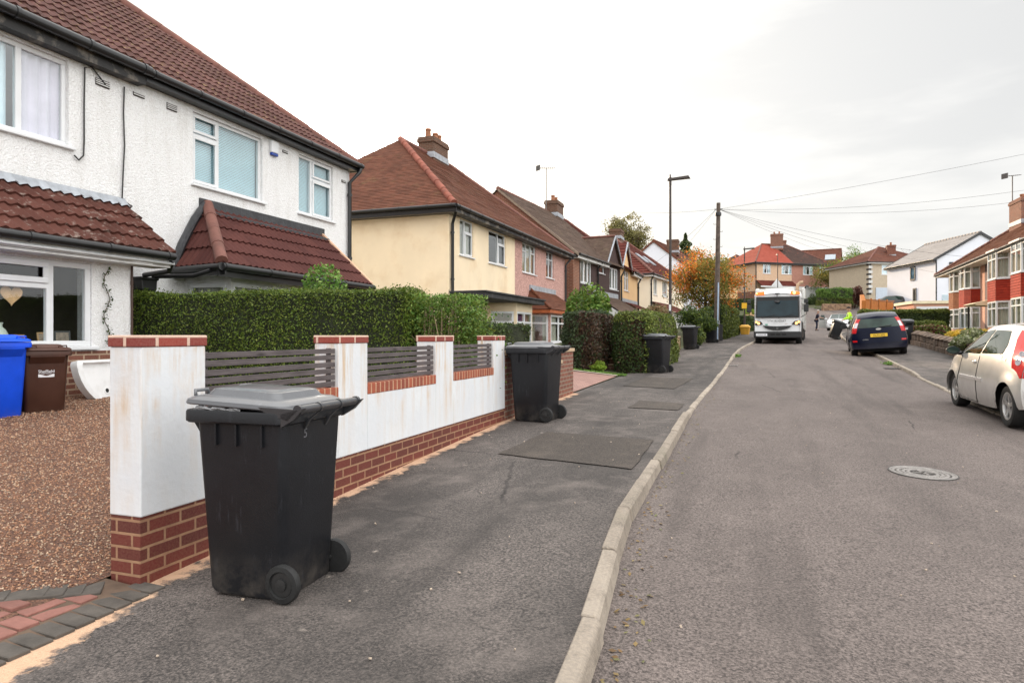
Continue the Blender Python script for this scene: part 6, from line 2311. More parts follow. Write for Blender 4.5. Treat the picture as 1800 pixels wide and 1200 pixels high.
ridge(m, D_ + Vector((0, 0, .04)), C_ + Vector((0, 0, .04)), 0.12, 0.4)
m.build('ridge_tiles', RIDGE, rf, smooth=True)
nR = Vector((F.n.x, F.n.y, 0))
gutter(hr_, off, F.p(-0.5, ov + .05, EZ - .28), F.p(F.L + .3, ov + .05, EZ - .28), 0.06, board=0.14, bmat=SOFFIT, nrm=nR, soffit=0.9)
gutter(hr_, off, F.p(-0.55, ov, EZ - .28), F.p(-0.55, -6.2, EZ - .28), 0.06, board=0.14, bmat=SOFFIT, nrm=-Vector((F.e.x, F.e.y, 0)), soffit=0.4)
cc = F.p(5.6, -2.8, 0)
chimney(hr_, off, cc.x - 0.5, cc.x + 0.5, cc.y - 1.0, cc.y + 1.0, rz - .4, rz + 1.5, ((.5, .3), (.5, .7)), BRICK_OLD)
m = MB(off)                                       # door canopy and its post
m.fbox(F, 10.7, 13.0, 0.0, 1.3, 3.05, 3.13)
m.hexa([F.p(10.6, 1.45, 3.13), F.p(13.0, 1.45, 3.13), F.p(13.0, 0, 3.13), F.p(10.6, 0, 3.13)], [F.p(10.6, 1.3, 3.2), F.p(13.0, 1.3, 3.2), F.p(13.0, 0, 3.5), F.p(10.6, 0, 3.5)])
m.build('canopy', simple('cream_canopy', s(226, 212, 178), 0.7, 0.15), hr_)
pipe(hr_, off, [F.p(10.8, 1.2, 1.0), F.p(10.8, 1.2, 3.05)], 0.05, BLACKP, 'canopy_post')
pipe(hr_, off, [F.p(16.7, 0.1, EZ - .4), F.p(16.7, 0.1, 1.2)], 0.05, ROSE_PAINT)
m = MB(off)
m.fbox(F, 11.6, 12.6, 0.0, 0.05, 1.15, 3.0)
m.build('door', simple('dark_red_door', (0.12, 0.03, 0.02), 0.4), hr_)
aerial('television_aerial', 'tv aerial on a pole above the right hand brick chimney', (cc.x - 0.45, cc.y + 0.6, rz + 1.4), 1.7, 0.6, 'television aerials')
aerial('television_aerial', 'taller tv aerial beside the chimney of the dark brown house', (c3.x - 0.2, c3.y - 1.2, RZ3 + 0.3), 2.6, 0.9, 'television aerials')

# ================================================================== vehicles
def carpaint(name, col, rough=0.28, metal=0.0, coat=0.6, spec=0.5):
    m, t, out = new_mat(name)
    co = objco(t)
    n1 = t.noise(co, 4.0, 6.0, 0.65).outputs[0]
    c = t.mix(t.maprange(n1, 0.3, 0.7), mix3(col, 0.93), mix3(col, 1.05))
    sp = t.n('ShaderNodeSeparateXYZ', {0: co})
    low = t.maprange(sp.outputs[2], 0.55, 0.15)
    n2 = t.noise(co, 9.0, 6.0, 0.7).outputs[0]
    c = t.mix(t.math('MULTIPLY', t.math('MULTIPLY', low, n2), 0.55), c, (0.12, 0.105, 0.09))
    finish(t, out, c, rough, None, 0.001, metal, spec, coat)
    return m


SILVER = carpaint('silver_paint', (0.66, 0.645, 0.62), 0.27, 0.45)
NAVY = carpaint('dark_blue_paint', (0.0025, 0.005, 0.020), 0.16, coat=0.0, spec=0.2)
PALE = carpaint('pale_silver_paint', (0.60, 0.61, 0.62), 0.3, 0.3)
BLACKC = carpaint('black_paint', (0.012, 0.012, 0.013), 0.2)
CARGLASS = darkglass('car_glass', (0.012, 0.024, 0.019), 0.02)
TYRE = RUBBER
ALLOY = simple('alloy_wheel', (0.55, 0.54, 0.53), 0.3, 0.08, 20, metal=0.75)
UNDER = simple('underbody_black', (0.008, 0.008, 0.008), 0.9, 0.2, 6)
TRIM = simple('black_trim', (0.016, 0.016, 0.017), 0.5, 0.2, 10)
SEAM = simple('panel_gap', (0.03, 0.028, 0.026), 0.8, 0.1, 10)


def lampmat(name, col, rough=0.12):
    m, t, out = new_mat(name)
    co = objco(t)
    n1 = t.noise(co, 30.0, 2.0, 0.5).outputs[0]
    finish(t, out, t.mix(n1, mix3(col, 0.7), mix3(col, 1.25)), rough, n1, 0.001, spec=0.35, coat=0.15)
    return m


REDLAMP = lampmat('red_lens', (0.55, 0.008, 0.012))
CLEARLAMP = lampmat('clear_lens', (0.62, 0.60, 0.64))
PLATE_Y = simple('yellow_plate', (0.72, 0.45, 0.02), 0.4, 0.04, 8)
PLATE_W = simple('white_plate', (0.74, 0.75, 0.78), 0.4, 0.04, 8)
INK = simple('black_lettering', (0.01, 0.01, 0.012), 0.5, 0.05, 10)


class Hull:
    """car body skin: stations from front to rear; each (xb,xm,xt, zbot,zbelt,ztop, wbot,wbelt,wtop)"""
    NS, NG, NR = 8, 6, 6

    def __init__(s, st, arches, nose=0.12, tail=0.08, n=110):
        s.st, s.ar, s.nose, s.tail = st, arches, nose, tail
        s.fn = [interp([(i, k[j]) for i, k in enumerate(st)]) for j in range(9)]
        s.N = len(st) - 1

    def par(s, u):
        return [f(u * s.N) for f in s.fn]

    def P(s, u, v, side=1, off=0.0):
        """v: 0..1 sill to belt, 1..2 belt to roof edge, 2..3 roof edge to centre line"""
        xb, xm, xt, zb, zm, zt_, wb, wm, wt = s.par(u)
        if v <= 1:
            x = xb + (xm - xb) * v
            zlo = zb
            for (xw, zw, ra) in s.ar:
                if abs(x - xw) < ra:
                    zlo = max(zlo, zw + math.sqrt(ra * ra - (x - xw) ** 2))
            z = zlo + (zm - zlo) * v
            t = (z - zb) / max(1e-3, zm - zb)
            y = wb + (wm - wb) * t + 0.055 * math.sin(math.pi * min(1, max(0, t)) ** 0.9)
            fl = 0.0
            for (xw, zw, ra) in s.ar:
                d = math.hypot(x - xw, z - zw)
                fl = max(fl, 0.022 * max(0, 1 - abs(d - ra) / 0.14))
            y += fl
        elif v <= 2:
            t = v - 1
            x = xm + (xt - xm) * t
            z = zm + (zt_ - 0.05 - zm) * t
            y = wm + (wt - wm) * t + 0.018 * math.sin(math.pi * t)
        else:
            t = v - 2
            x = xt
            z = zt_ - 0.05 + 0.05 * (1 - (1 - t) ** 2.4)
            y = wt * (1 - t)
        return Vector((x, side * (y + off), z + (off if v > 2 else 0)))

    def rows(s):
        return [i / s.NS for i in range(s.NS)] + [1 + i / s.NG for i in range(s.NG)] + [2 + i / s.NR for i in range(s.NR + 1)]

    def body(s, parent, mat, n=120):
        m = MB()
        V = s.rows()
        grid = []
        for i in range(n + 1):
            u = i / n
            L = [s.P(u, v, 1) for v in V]
            Rr = [s.P(u, v, -1) for v in V[:-1]][::-1]
            grid.append([m.vert(p) for p in L + Rr])
        for a, b in zip(grid, grid[1:]):
            for k in range(len(a) - 1):
                m.face((a[k], b[k], b[k + 1], a[k + 1]))
        # caps: surface across the ends, bulging out
        for (u, sg, bl) in ((0, 1, s.nose), (1, -1, s.tail)):
            rows_ = []
            for v in V:
                p = s.P(u, v, 1)
                w_ = p.y
                rows_.append([m.vert(s.cap(u, v, f)) for f in [1 - 2 * j / 14 for j in range(15)]])
            for a, b in zip(rows_, rows_[1:]):
                for k in range(14):
                    m.face((a[k], a[k + 1], b[k + 1], b[k]))
        return m.build('body', mat, parent, smooth=True, angle=42)

    def cap(s, u, v, f, off=0.0):
        sg, bl = (1, s.nose) if u == 0 else (-1, s.tail)
        p = s.P(u, v, 1)
        return Vector((p.x + sg * (bl * (1 - abs(f) ** 2.6) + off), p.y * f, p.z))

    def patch(s, u0f, u1f, v0, v1, side, off, nu=14, nv=8):
        """quads lifted off the skin; u0f/u1f give the u limits for each v"""
        m = MB()
        s.patch_into(m, u0f, u1f, v0, v1, side, off, nu, nv)
        return m

    def patch_into(s, m, u0f, u1f, v0, v1, side, off, nu=14, nv=8):
        ids = []
        for j in range(nv + 1):
            v = v0 + (v1 - v0) * j / nv
            a, b = (u0f(v) if callable(u0f) else u0f), (u1f(v) if callable(u1f) else u1f)
            ids.append([m.vert(s.P(a + (b - a) * i / nu, v, side, off)) for i in range(nu + 1)])
        for a, b in zip(ids, ids[1:]):
            for k in range(nu):
                m.face((a[k], a[k + 1], b[k + 1], b[k]))

    def cap_into(s, m, u, v0, v1, f0, f1, off, nu=10, nv=6):
        """f0,f1 may be functions of v"""
        ids = []
        for j in range(nv + 1):
            v = v0 + (v1 - v0) * j / nv
            a, b = (f0(v) if callable(f0) else f0), (f1(v) if callable(f1) else f1)
            ids.append([m.vert(s.cap(u, v, a + (b - a) * i / nu, off)) for i in range(nu + 1)])
        for a, b in zip(ids, ids[1:]):
            for k in range(nu):
                m.face((a[k], a[k + 1], b[k + 1], b[k]))


def wheel(parent, x, y, r, wd, spokes=5, mat=ALLOY, double=False):
    sy = 1 if y > 0 else -1
    m = MB()
    c = (x, y, r)
    rr = r * 0.68
    m.lathe(c, (0, sy, 0), [(rr, -wd / 2), (r * 0.95, -wd / 2), (r, -wd * 0.36), (r, wd * 0.36), (r * 0.96, wd * 0.47), (r * 0.86, wd / 2), (rr, wd * 0.45), (rr - 0.01, wd * 0.2), (rr - 0.01, -wd * 0.3)], 40)
    t_ = m.build('wheel', TYRE, parent, smooth=True, angle=40)
    m = MB()
    m.lathe(c, (0, sy, 0), [(rr, wd * 0.40), (rr + 0.004, wd * 0.452), (rr - 0.02, wd * 0.44), (rr - 0.03, wd * 0.25), (rr - 0.032, 0.012)], 36, False)
    m.lathe(c, (0, sy, 0), [(0.052, wd * 0.1), (0.05, wd * 0.36), (0.035, wd * 0.41), (0, wd * 0.41)], 20)
    for k in range(spokes):
        a0 = 2 * math.pi * k / spokes + 0.3
        for da in ((-0.13, 0.13) if double else (0.0,)):
            a = a0 + da
            w_ = 0.012 if double else 0.026
            d = Vector((math.cos(a), 0, math.sin(a)))
            q = Vector((-math.sin(a), 0, math.cos(a)))
            C_ = Vector(c)
            o1, o2 = C_ + d * 0.03 + Vector((0, sy * wd * 0.26, 0)), C_ + d * (rr - 0.012) + Vector((0, sy * wd * 0.30, 0))
            lift = Vector((0, sy * wd * 0.11, 0))
            m.hexa([o1 - q * w_, o1 + q * w_, o2 + q * w_ * 1.2, o2 - q * w_ * 1.2], [o1 - q * w_ * .8 + lift, o1 + q * w_ * .8 + lift, o2 + q * w_ + lift * .8, o2 - q * w_ + lift * .8])
    m.build('rim', mat, t_, smooth=True, angle=35)
    m = MB()
    m.lathe(c, (0, sy, 0), [(rr - 0.031, 0.030), (rr - 0.031, 0.036), (0.0, 0.036)], 24)
    m.build('spoke_gap_shade', UNDER, t_)  # added black disc stands in for the shade between the spokes


def underbody(parent, x0, x1, hw, z0, z1):
    m = MB()
    m.box(x0, x1, -hw, hw, z0, z1)
    return m.build('underbody', UNDER, parent)


# ---- silver three-door hatchback (parked at the right kerb, tail to the camera)
gzc_ = zr(3.57, 12.7)
t = thing('hatchback_car', 'silver three-door hatchback parked by the right kerb, nearest car', 'car', (4.36, 12.82, gzc_ + 0.0), R(90))
t.rotation_euler = (R(1.0), -0.0235, R(90))
LC = 3.92
WR = 0.295
st = [
    (1.86, 1.78, 1.74, 0.26, 0.62, 0.70, 0.66, 0.60, 0.50),
    (1.78, 1.67, 1.61, 0.22, 0.72, 0.81, 0.77, 0.72, 0.60),
    (1.60, 1.49, 1.43, 0.20, 0.82, 0.93, 0.80, 0.785, 0.66),
    (1.36, 1.28, 1.20, 0.19, 0.89, 1.00, 0.80, 0.80, 0.68),
    (1.16, 1.12, 0.99, 0.18, 0.92, 1.06, 0.80, 0.80, 0.68),
    (0.90, 0.93, 0.62, 0.18, 0.93, 1.25, 0.80, 0.80, 0.63),
    (0.62, 0.68, 0.30, 0.18, 0.94, 1.42, 0.80, 0.80, 0.59),
    (0.32, 0.36, 0.00, 0.18, 0.945, 1.485, 0.80, 0.80, 0.575),
    (-0.10, -0.10, -0.36, 0.18, 0.955, 1.505, 0.80, 0.80, 0.575),
    (-0.58, -0.58, -0.74, 0.19, 0.97, 1.50, 0.80, 0.80, 0.57),
    (-1.06, -1.03, -1.06, 0.22, 0.985, 1.48, 0.80, 0.79, 0.56),
    (-1.50, -1.46, -1.38, 0.26, 0.99, 1.44, 0.79, 0.765, 0.545),
    (-1.78, -1.74, -1.58, 0.30, 0.99, 1.39, 0.75, 0.72, 0.53),
]
H = Hull(st, [(1.20, WR, 0.345), (-1.33, WR, 0.345)], 0.12, 0.10)
H.body(t, SILVER, 150)
underbody(t, -1.75, 1.7, 0.62, 0.17, 0.60)
for x in (1.20, -1.33):
    for y in (0.72, -0.72):
        wheel(t, x, y, WR, 0.20, 5, ALLOY, True)
uA = lambda x, v: min(range(201), key=lambda i: abs(H.P(i / 200, v).x - x)) / 200
for sd, pre in ((1, ''), (-1, '')):
    m = H.patch(lambda v: uA(0.99 - (v - 1.06) * 0.92, v), lambda v: uA(-0.02 - (v - 1) * 0.16, v), 1.07, 1.86, sd, 0.006, 14, 8)
    w_ = m.build('side_window', CARGLASS, t, smooth=True)
    m = H.patch(lambda v: uA(-0.08 - (v - 1) * 0.16, v), lambda v: uA(-1.00 + max(0, (v - 1.4)) * 0.40 + max(0, 1.22 - v) * 0.4, v), 1.09, 1.84, sd, 0.006, 14, 8)
    m.build('quarter_window', CARGLASS, t, smooth=True)
    # window surround
    m = MB()
    rim = []
    for k in range(13):
        v = 1.05 + 0.84 * k / 12
        rim.append(H.P(uA(1.02 - (v - 1.06) * 0.92, v), v, sd, 0.006))
    m.tube(rim, 0.010, 6)
    m.build('window_trim', TRIM, t, smooth=True)
    # door: shut line, handle, rubbing strip
    m = MB()
    l1 = [H.P(uA(-0.05, v), v, sd, 0.003) for v in [0.02 + 0.98 * i / 10 for i in range(11)]]
    l2 = [H.P(uA(0.88 - 0.05 * v, v), v, sd, 0.003) for v in [0.02 + 0.98 * i / 10 for i in range(11)]]
    l3 = [H.P(uA(0.88 - 0.93 * i / 10, 0.03), 0.03, sd, 0.003) for i in range(11)]
    for l in (l1, l2, l3):
        m.tube(l, 0.0045, 5)
    ang = [H.P(uA(-1.27 + 0.0, 0.8), 0.8, sd, 0.003) + Vector((0.08 * math.cos(a), 0, 0.09 * math.sin(a))) for a in [2 * math.pi * i / 20 for i in range(21)]] if sd > 0 else []
    m.build('shut_lines', SEAM, t, smooth=True)
    if ang:
        m = MB()
        m.tube([p + Vector((0.16, -0.004, 0.05)) for p in ang], 0.004, 5)
        m.build('fuel_flap', SEAM, t, smooth=True)
    m = MB()
    for (xa, xb) in ((0.82, -0.04), (-0.06, -0.36)):
        q = []
        for i in range(9):
            x = xa + (xb - xa) * i / 8
            q.append(H.P(uA(x, 0.52), 0.52, sd, 0.0))
        ring = []
        for i, p in enumerate(q):
            h = 0.034
            ring.append([p + Vector((0, -sd * 0.01, -h)), p + Vector((0, sd * 0.016, -h * 0.7)), p + Vector((0, sd * 0.016, h * 0.7)), p + Vector((0, -sd * 0.01, h))])
        m.loft(ring)
    m.build('rubbing_strip', SILVER, t, smooth=True, angle=40)
    m = MB()
    p = H.P(uA(0.10, 0.86), 0.86, sd, 0.0)
    m.lathe(p + Vector((0, sd * 0.002, 0)), (0, sd, 0), [(0.055, 0), (0.053, 0.003), (0.0, 0.004)], 18)
    m.tube([p + Vector((0.07, sd * 0.012, 0.012)), p + Vector((0.03, sd * 0.03, 0.012)), p + Vector((-0.05, sd * 0.03, 0.012)), p + Vector((-0.085, sd * 0.01, 0.012))], 0.014, 8)
    m.build('door_handle', SILVER, t, smooth=True)
    # mirror
    p = H.P(uA(0.93, 1.08), 1.08, sd, 0.0)
    m = MB()
    c = p + Vector((0.02, sd * 0.14, 0.01))
    m.tube([p, c], [0.035, 0.03], 8)
    mr = m.build('door_mirror', TRIM, t, smooth=True)
    m = MB()
    rg = lambda x, a, b: [(c.x + x, c.y + a * math.cos(2 * math.pi * i / 16) * (1 + 0.1 * math.cos(4 * math.pi * i / 16)), c.z + 0.045 + b * math.sin(2 * math.pi * i / 16)) for i in range(16)]
    m.loft([rg(0.09, 0.04, 0.03), rg(0.05, 0.085, 0.055), rg(-0.03, 0.10, 0.068), rg(-0.055, 0.098, 0.066)])
    m.build('mirror_cap', TRIM, mr, smooth=True, angle=50)
    m = MB()
    m.loft([rg(-0.056, 0.090, 0.060), rg(-0.060, 0.088, 0.058)])
    m.build('mirror_glass', CARGLASS, mr)
    # tall tail lamp wrapping the rear pillar
    m = MB()
    H.patch_into(m, lambda v: uA(-1.36 + (v - 1.0) * 0.26 if v > 1 else -1.36 - (1 - v) * 0.20, v), 1.0, 0.62, 1.92, sd, 0.008, 6, 12)
    H.cap_into(m, 1, 0.62, 1.92, sd * 1.0, lambda v: sd * (0.86 + 0.03 * (v - 1)), 0.008, 5, 12)
    l = m.build('tail_lamp', REDLAMP, t, smooth=True)
    m = MB()
    for v in (0.90, 1.17):
        pc = H.P(uA(-1.60, v), v, sd, 0.022)
        nrm = Vector((-0.40, sd * 0.90, 0.05))
        m.lathe(pc, nrm, [(0.046, -0.004), (0.046, 0.006), (0.038, 0.008), (0.036, 0.002), (0, 0.003)], 20)
    m.build('lamp_lens', CLEARLAMP, l, smooth=True, angle=40)
    m = MB()
    H.cap_into(m, 1, 0.20, 0.34, sd * 0.96, sd * 0.72, 0.012, 6, 4)
    m.build('fog_lamp', REDLAMP, t, smooth=True)
# rear window, plate, bumper strip, windscreen
m = MB()
H.cap_into(m, 1, 1.08, 1.90, -0.84, 0.84, 0.007, 14, 8)
m.build('rear_window', CARGLASS, t, smooth=True)
m = MB()
H.cap_into(m, 1, 0.36, 0.40, -0.98, 0.98, 0.02, 14, 2)
m.build('bumper_strip', SILVER, t, smooth=True)
m = MB()
H.patch_into(m, lambda v: uA(0.97, 2.2), lambda v: uA(0.06, 2.2), 2.06, 2.995, 1, 0.005, 10, 8)
H.patch_into(m, lambda v: uA(0.97, 2.2), lambda v: uA(0.06, 2.2), 2.06, 2.995, -1, 0.005, 10, 8)
m.build('windscreen', CARGLASS, t, smooth=True)
m = MB()
m.tube([(-0.62, 0.50, 1.462), (-0.9, 0.50, 1.462), (-1.35, 0.49, 1.425)], 0.007, 6)
m.tube([(-0.62, -0.50, 1.462), (-0.9, -0.50, 1.462), (-1.35, -0.49, 1.425)], 0.007, 6)
m.tube([(-0.35, 0, 1.47), (-0.55, 0, 1.70)], 0.005, 5)
m.build('roof_trim', TRIM, t)

# ---- dark blue people carrier (half on the kerb), tail to the camera
t = thing('estate_car', 'dark blue people carrier parked with two wheels on the right pavement', 'car', (4.68, 28.7, 0.735), R(92))
sl = math.atan(0.043)
t.rotation_euler = (R(-4.0), -sl, R(84.5))
st = [
    (2.10, 2.00, 1.95, 0.28, 0.66, 0.76, 0.70, 0.64, 0.52),
    (1.98, 1.84, 1.76, 0.24, 0.80, 0.90, 0.82, 0.78, 0.66),
    (1.60, 1.46, 1.36, 0.22, 0.92, 1.02, 0.87, 0.86, 0.74),
    (1.10, 1.02, 0.86, 0.20, 0.96, 1.12, 0.87, 0.87, 0.74),
    (0.70, 0.72, 0.36, 0.20, 0.98, 1.38, 0.87, 0.87, 0.68),
    (0.30, 0.34, 0.00, 0.20, 0.99, 1.54, 0.87, 0.87, 0.65),
    (-0.20, -0.20, -0.40, 0.20, 1.0, 1.585, 0.87, 0.87, 0.64),
    (-0.90, -0.90, -0.98, 0.21, 1.02, 1.585, 0.87, 0.865, 0.635),
    (-1.50, -1.48, -1.46, 0.24, 1.03, 1.555, 0.87, 0.85, 0.625),
    (-1.96, -1.92, -1.78, 0.28, 1.03, 1.51, 0.86, 0.82, 0.61),
    (-2.12, -2.08, -1.92, 0.32, 1.03, 1.46, 0.82, 0.78, 0.60),
]
WR = 0.32
H = Hull(st, [(1.34, WR, 0.37), (-1.30, WR, 0.37)], 0.12, 0.10)
H.body(t, NAVY, 120)
underbody(t, -1.95, 1.9, 0.66, 0.2, 0.62)
for x in (1.34, -1.30):
    for y in (0.78, -0.78):
        wheel(t, x, y, WR, 0.21, 5, ALLOY)
uA = lambda x, v: min(range(201), key=lambda i: abs(H.P(i / 200, v).x - x)) / 200
for sd in (1, -1):
    for (a, b) in ((lambda v: uA(0.70 - (v - 1.06) * 0.75, v), lambda v: uA(-0.10, v)), (lambda v: uA(-0.17, v), lambda v: uA(-1.05, v)), (lambda v: uA(-1.12, v), lambda v: uA(-1.72 + (v - 1) * 0.18, v))):
        H.patch(a, b, 1.07, 1.86, sd, 0.006, 8, 6).build('side_window', CARGLASS, t, smooth=True)
    m = MB()
    H.patch_into(m, lambda v: uA(-1.98 + (v - 1.0) * 0.16, v), 1.0, 0.80, 1.92, sd, 0.008, 5, 10)
    H.cap_into(m, 1, 0.80, 1.92, sd * 1.0, sd * 0.86, 0.008, 4, 10)
    l = m.build('tail_lamp', REDLAMP, t, smooth=True)
    m = MB()
    H.cap_into(m, 1, 1.10, 1.58, sd * 0.995, sd * 0.87, 0.013, 4, 6)
    m.build('lamp_lens', CLEARLAMP, l, smooth=True)
    m = MB()
    H.cap_into(m, 1, 0.36, 0.44, sd * 0.97, sd * 0.80, 0.014, 4, 3)
    m.build('fog_lamp', REDLAMP, t, smooth=True)
    p = H.P(uA(0.62, 1.06), 1.06, sd, 0.0)
    m = MB()
    c = p + Vector((0, sd * 0.15, 0.05))
    m.tube([p, c], 0.03, 6)
    m.loft([[(c.x + x, c.y + a * math.cos(2 * math.pi * i / 12), c.z + b * math.sin(2 * math.pi * i / 12)) for i in range(12)] for x, a, b in ((0.07, 0.05, 0.04), (0.0, 0.12, 0.09), (-0.06, 0.12, 0.09))])
    m.build('door_mirror', TRIM, t, smooth=True, angle=50)
m = MB()
H.cap_into(m, 1, 1.08, 1.90, -0.85, 0.85, 0.007, 14, 8)
rw = m.build('rear_window', CARGLASS, t, smooth=True)
m = MB()
a_, b_ = H.cap(1, 1.12, -0.05, 0.03), H.cap(1, 1.20, -0.55, 0.03)
m.tube([a_, b_], 0.014, 6)
m.build('wiper', TRIM, rw)
m = MB()
H.cap_into(m, 1, 0.28, 0.33, -0.99, 0.99, 0.025, 14, 2)
m.build('bumper_strip', NAVY, t, smooth=True)
zc = H.cap(1, 0.66, 0, 0)
MP = Matrix.Translation((zc.x - 0.028, 0.0, zc.z)) @ Matrix.Rotation(R(-90), 4, 'Z') @ Matrix.Rotation(R(86), 4, 'X')
m = MB()
m.M = MP
m.box(-0.265, 0.265, -0.058, 0.058, -0.012, 0.0)
pl = m.build('number_plate', PLATE_Y, t)
text_part('plate_letters', 'KL55 SZJ', 0.095, MP @ Matrix.Translation((0, 0, 0.001)), INK, pl, ext=0.001, sx=0.98)
m = MB()
zc = H.cap(1, 0.96, 0, 0.008)
m.loft([[(zc.x - k, 0.085 * math.cos(2 * math.pi * i / 20), zc.z + 0.034 * math.sin(2 * math.pi * i / 20)) for i in range(20)] for k in (0, 0.008)])
m.build('oval_badge', ALLOY, t)
zc = H.cap(1, 0.46, 0.6, 0.012)
text_part('lettering', 'C-MAX', 0.06, Matrix.Translation((zc.x - 0.004, 0.42, zc.z)) @ Matrix.Rotation(R(-90), 4, 'Z') @ Matrix.Rotation(R(90), 4, 'X'), ALLOY, t)

# ---- pale silver saloon facing the camera farther up
t = thing('saloon_car', 'pale silver car facing down the hill with its driver door open', 'car', (7.55, 63.6, gz(7.55, 63.6)), R(-98))
t.rotation_euler = (0, 0, R(-99))
st = [
    (2.16, 2.08, 2.02, 0.24, 0.62, 0.70, 0.74, 0.66, 0.54),
    (2.02, 1.90, 1.82, 0.20, 0.74, 0.82, 0.84, 0.80, 0.68),
    (1.55, 1.45, 1.35, 0.19, 0.86, 0.96, 0.86, 0.85, 0.72),
    (1.00, 0.96, 0.80, 0.19, 0.90, 1.04, 0.86, 0.86, 0.72),
    (0.55, 0.58, 0.20, 0.19, 0.92, 1.26, 0.86, 0.86, 0.64),
    (0.15, 0.2, -0.2, 0.19, 0.93, 1.44, 0.86, 0.86, 0.60),
    (-0.7, -0.7, -0.8, 0.19, 0.95, 1.46, 0.86, 0.86, 0.59),
    (-1.5, -1.5, -1.4, 0.22, 0.97, 1.40, 0.85, 0.84, 0.58),
    (-2.05, -2.0, -1.8, 0.28, 0.97, 1.25, 0.80, 0.76, 0.56),
]
H = Hull(st, [(1.36, 0.31, 0.36), (-1.3, 0.31, 0.36)], 0.14, 0.1)
H.body(t, PALE, 90)
underbody(t, -1.9, 1.95, 0.64, 0.18, 0.6)
for x in (1.36, -1.3):
    for y in (0.76, -0.76):
        wheel(t, x, y, 0.31, 0.2, 5, ALLOY)
uA = lambda x, v: min(range(201), key=lambda i: abs(H.P(i / 200, v).x - x)) / 200
m = MB()
for sd in (1, -1):
    H.patch_into(m, uA(0.78, 2.2), uA(-0.12, 2.2), 2.06, 2.995, sd, 0.006, 8, 6)
m.build('windscreen', CARGLASS, t, smooth=True)
for sd in (1, -1):
    H.patch(lambda v: uA(0.6 - (v - 1.06) * .7, v), lambda v: uA(-1.4, v), 1.07, 1.86, sd, 0.006, 10, 5).build('side_window', CARGLASS, t, smooth=True)
    m = MB()
    H.cap_into(m, 0, 0.80, 1.25, sd * 0.99, sd * 0.62, 0.01, 5, 4)
    H.patch_into(m, 0.0, lambda v: 0.10, 0.8, 1.0, sd, 0.008, 4, 3)
    m.build('headlight', CLEARLAMP, t, smooth=True)
    p = H.P(uA(0.5, 1.06), 1.06, sd, 0.0)
    m = MB()
    m.loft([[(p.x + x, p.y + sd * 0.14 + a * math.cos(2 * math.pi * i / 12), p.z + 0.05 + b * math.sin(2 * math.pi * i / 12)) for i in range(12)] for x, a, b in ((0.06, 0.08, 0.05), (0.0, 0.13, 0.09), (-0.06, 0.12, 0.08))])
    m.build('door_mirror', PALE, t, smooth=True, angle=50)
m = MB()
H.cap_into(m, 0, 0.52, 0.68, -0.85, 0.85, 0.008, 10, 3)
H.cap_into(m, 0, 0.92, 1.12, -0.45, 0.45, 0.008, 8, 3)
m.build('grille', TRIM, t, smooth=True)
m = MB()                                          # open driver door
D0 = H.P(uA(0.62, 0.5), 0.5, -1, 0.02)
dd = Vector((-0.80, -0.60, 0)).normalized()
q = [D0 + Vector((0, 0, -0.35)), D0 + dd * 1.05 + Vector((0, 0, -0.3)), D0 + dd * 1.05 + Vector((0, 0, 0.38)), D0 + Vector((0, 0, 0.34))]
m.prism(q, Vector((0.05, -0.03, 0)))
m.build('open_door', PALE, t, bevel=0.01)
m = MB()
q = [D0 + dd * 0.12 + Vector((0.02, 0, 0.36)), D0 + dd * 1.02 + Vector((0.02, 0, 0.39)), D0 + dd * 0.95 + Vector((0.02, 0.1, 0.80)), D0 + dd * 0.5 + Vector((0.02, 0.1, 0.80))]
m.prism(q, Vector((0.012, -0.01, 0)))
m.build('side_window', CARGLASS, t)
# ---- black car before the garage, only its roof shows over the fence
bx = at(1556, 520, 74)
t = thing('parked_car', 'black car in front of the pale garage door, only its roof showing above the fence', 'car', (bx[0], bx[1], 4.35), R(180))
H2 = Hull(st, [(1.36, 0.31, 0.36), (-1.3, 0.31, 0.36)], 0.14, 0.1)
H = H2
H.body(t, BLACKC, 60)
for x in (1.36, -1.3):
    for y in (0.76, -0.76):
        wheel(t, x, y, 0.31, 0.2, 5, ALLOY)
m = MB()
for sd in (1, -1):
    H.patch_into(m, uA(0.78, 2.2), uA(-0.12, 2.2), 2.06, 2.995, sd, 0.006, 8, 6)
m.build('windscreen', CARGLASS, t, smooth=True)
for sd in (1, -1):
    H.patch(lambda v: uA(0.6 - (v - 1.06) * .7, v), lambda v: uA(-1.4, v), 1.07, 1.86, sd, 0.006, 10, 5).build('side_window', CARGLASS, t, smooth=True)

# ---- refuse lorry, front to the camera
TW = carpaint('white_lorry_paint', (0.74, 0.75, 0.76), 0.35)
TGREY = carpaint('pale_grey_hopper_paint', (0.58, 0.58, 0.55), 0.45)
LGLASS = darkglass('lorry_windscreen', (0.015, 0.03, 0.038), 0.03, 1.3)
AMBER = emis('amber_beacon_light', (0.9, 0.16, 0.004), 0.7)
AMBER_HOT = emis('amber_beacon_bright', (1.0, 0.55, 0.18), 3.0)
HEADL = emis('headlight_lit', (1.0, 0.45, 0.14), 3.0)
t = thing('refuse_lorry', 'white refuse collection lorry with lit amber beacons coming down the road', 'lorry', (1.52, 36.9, 0.985), R(-8))
t.rotation_euler = (-math.atan(0.03), 0, R(-6))
m = MB()                                          # cab shell, front at y=0
hw = 1.12


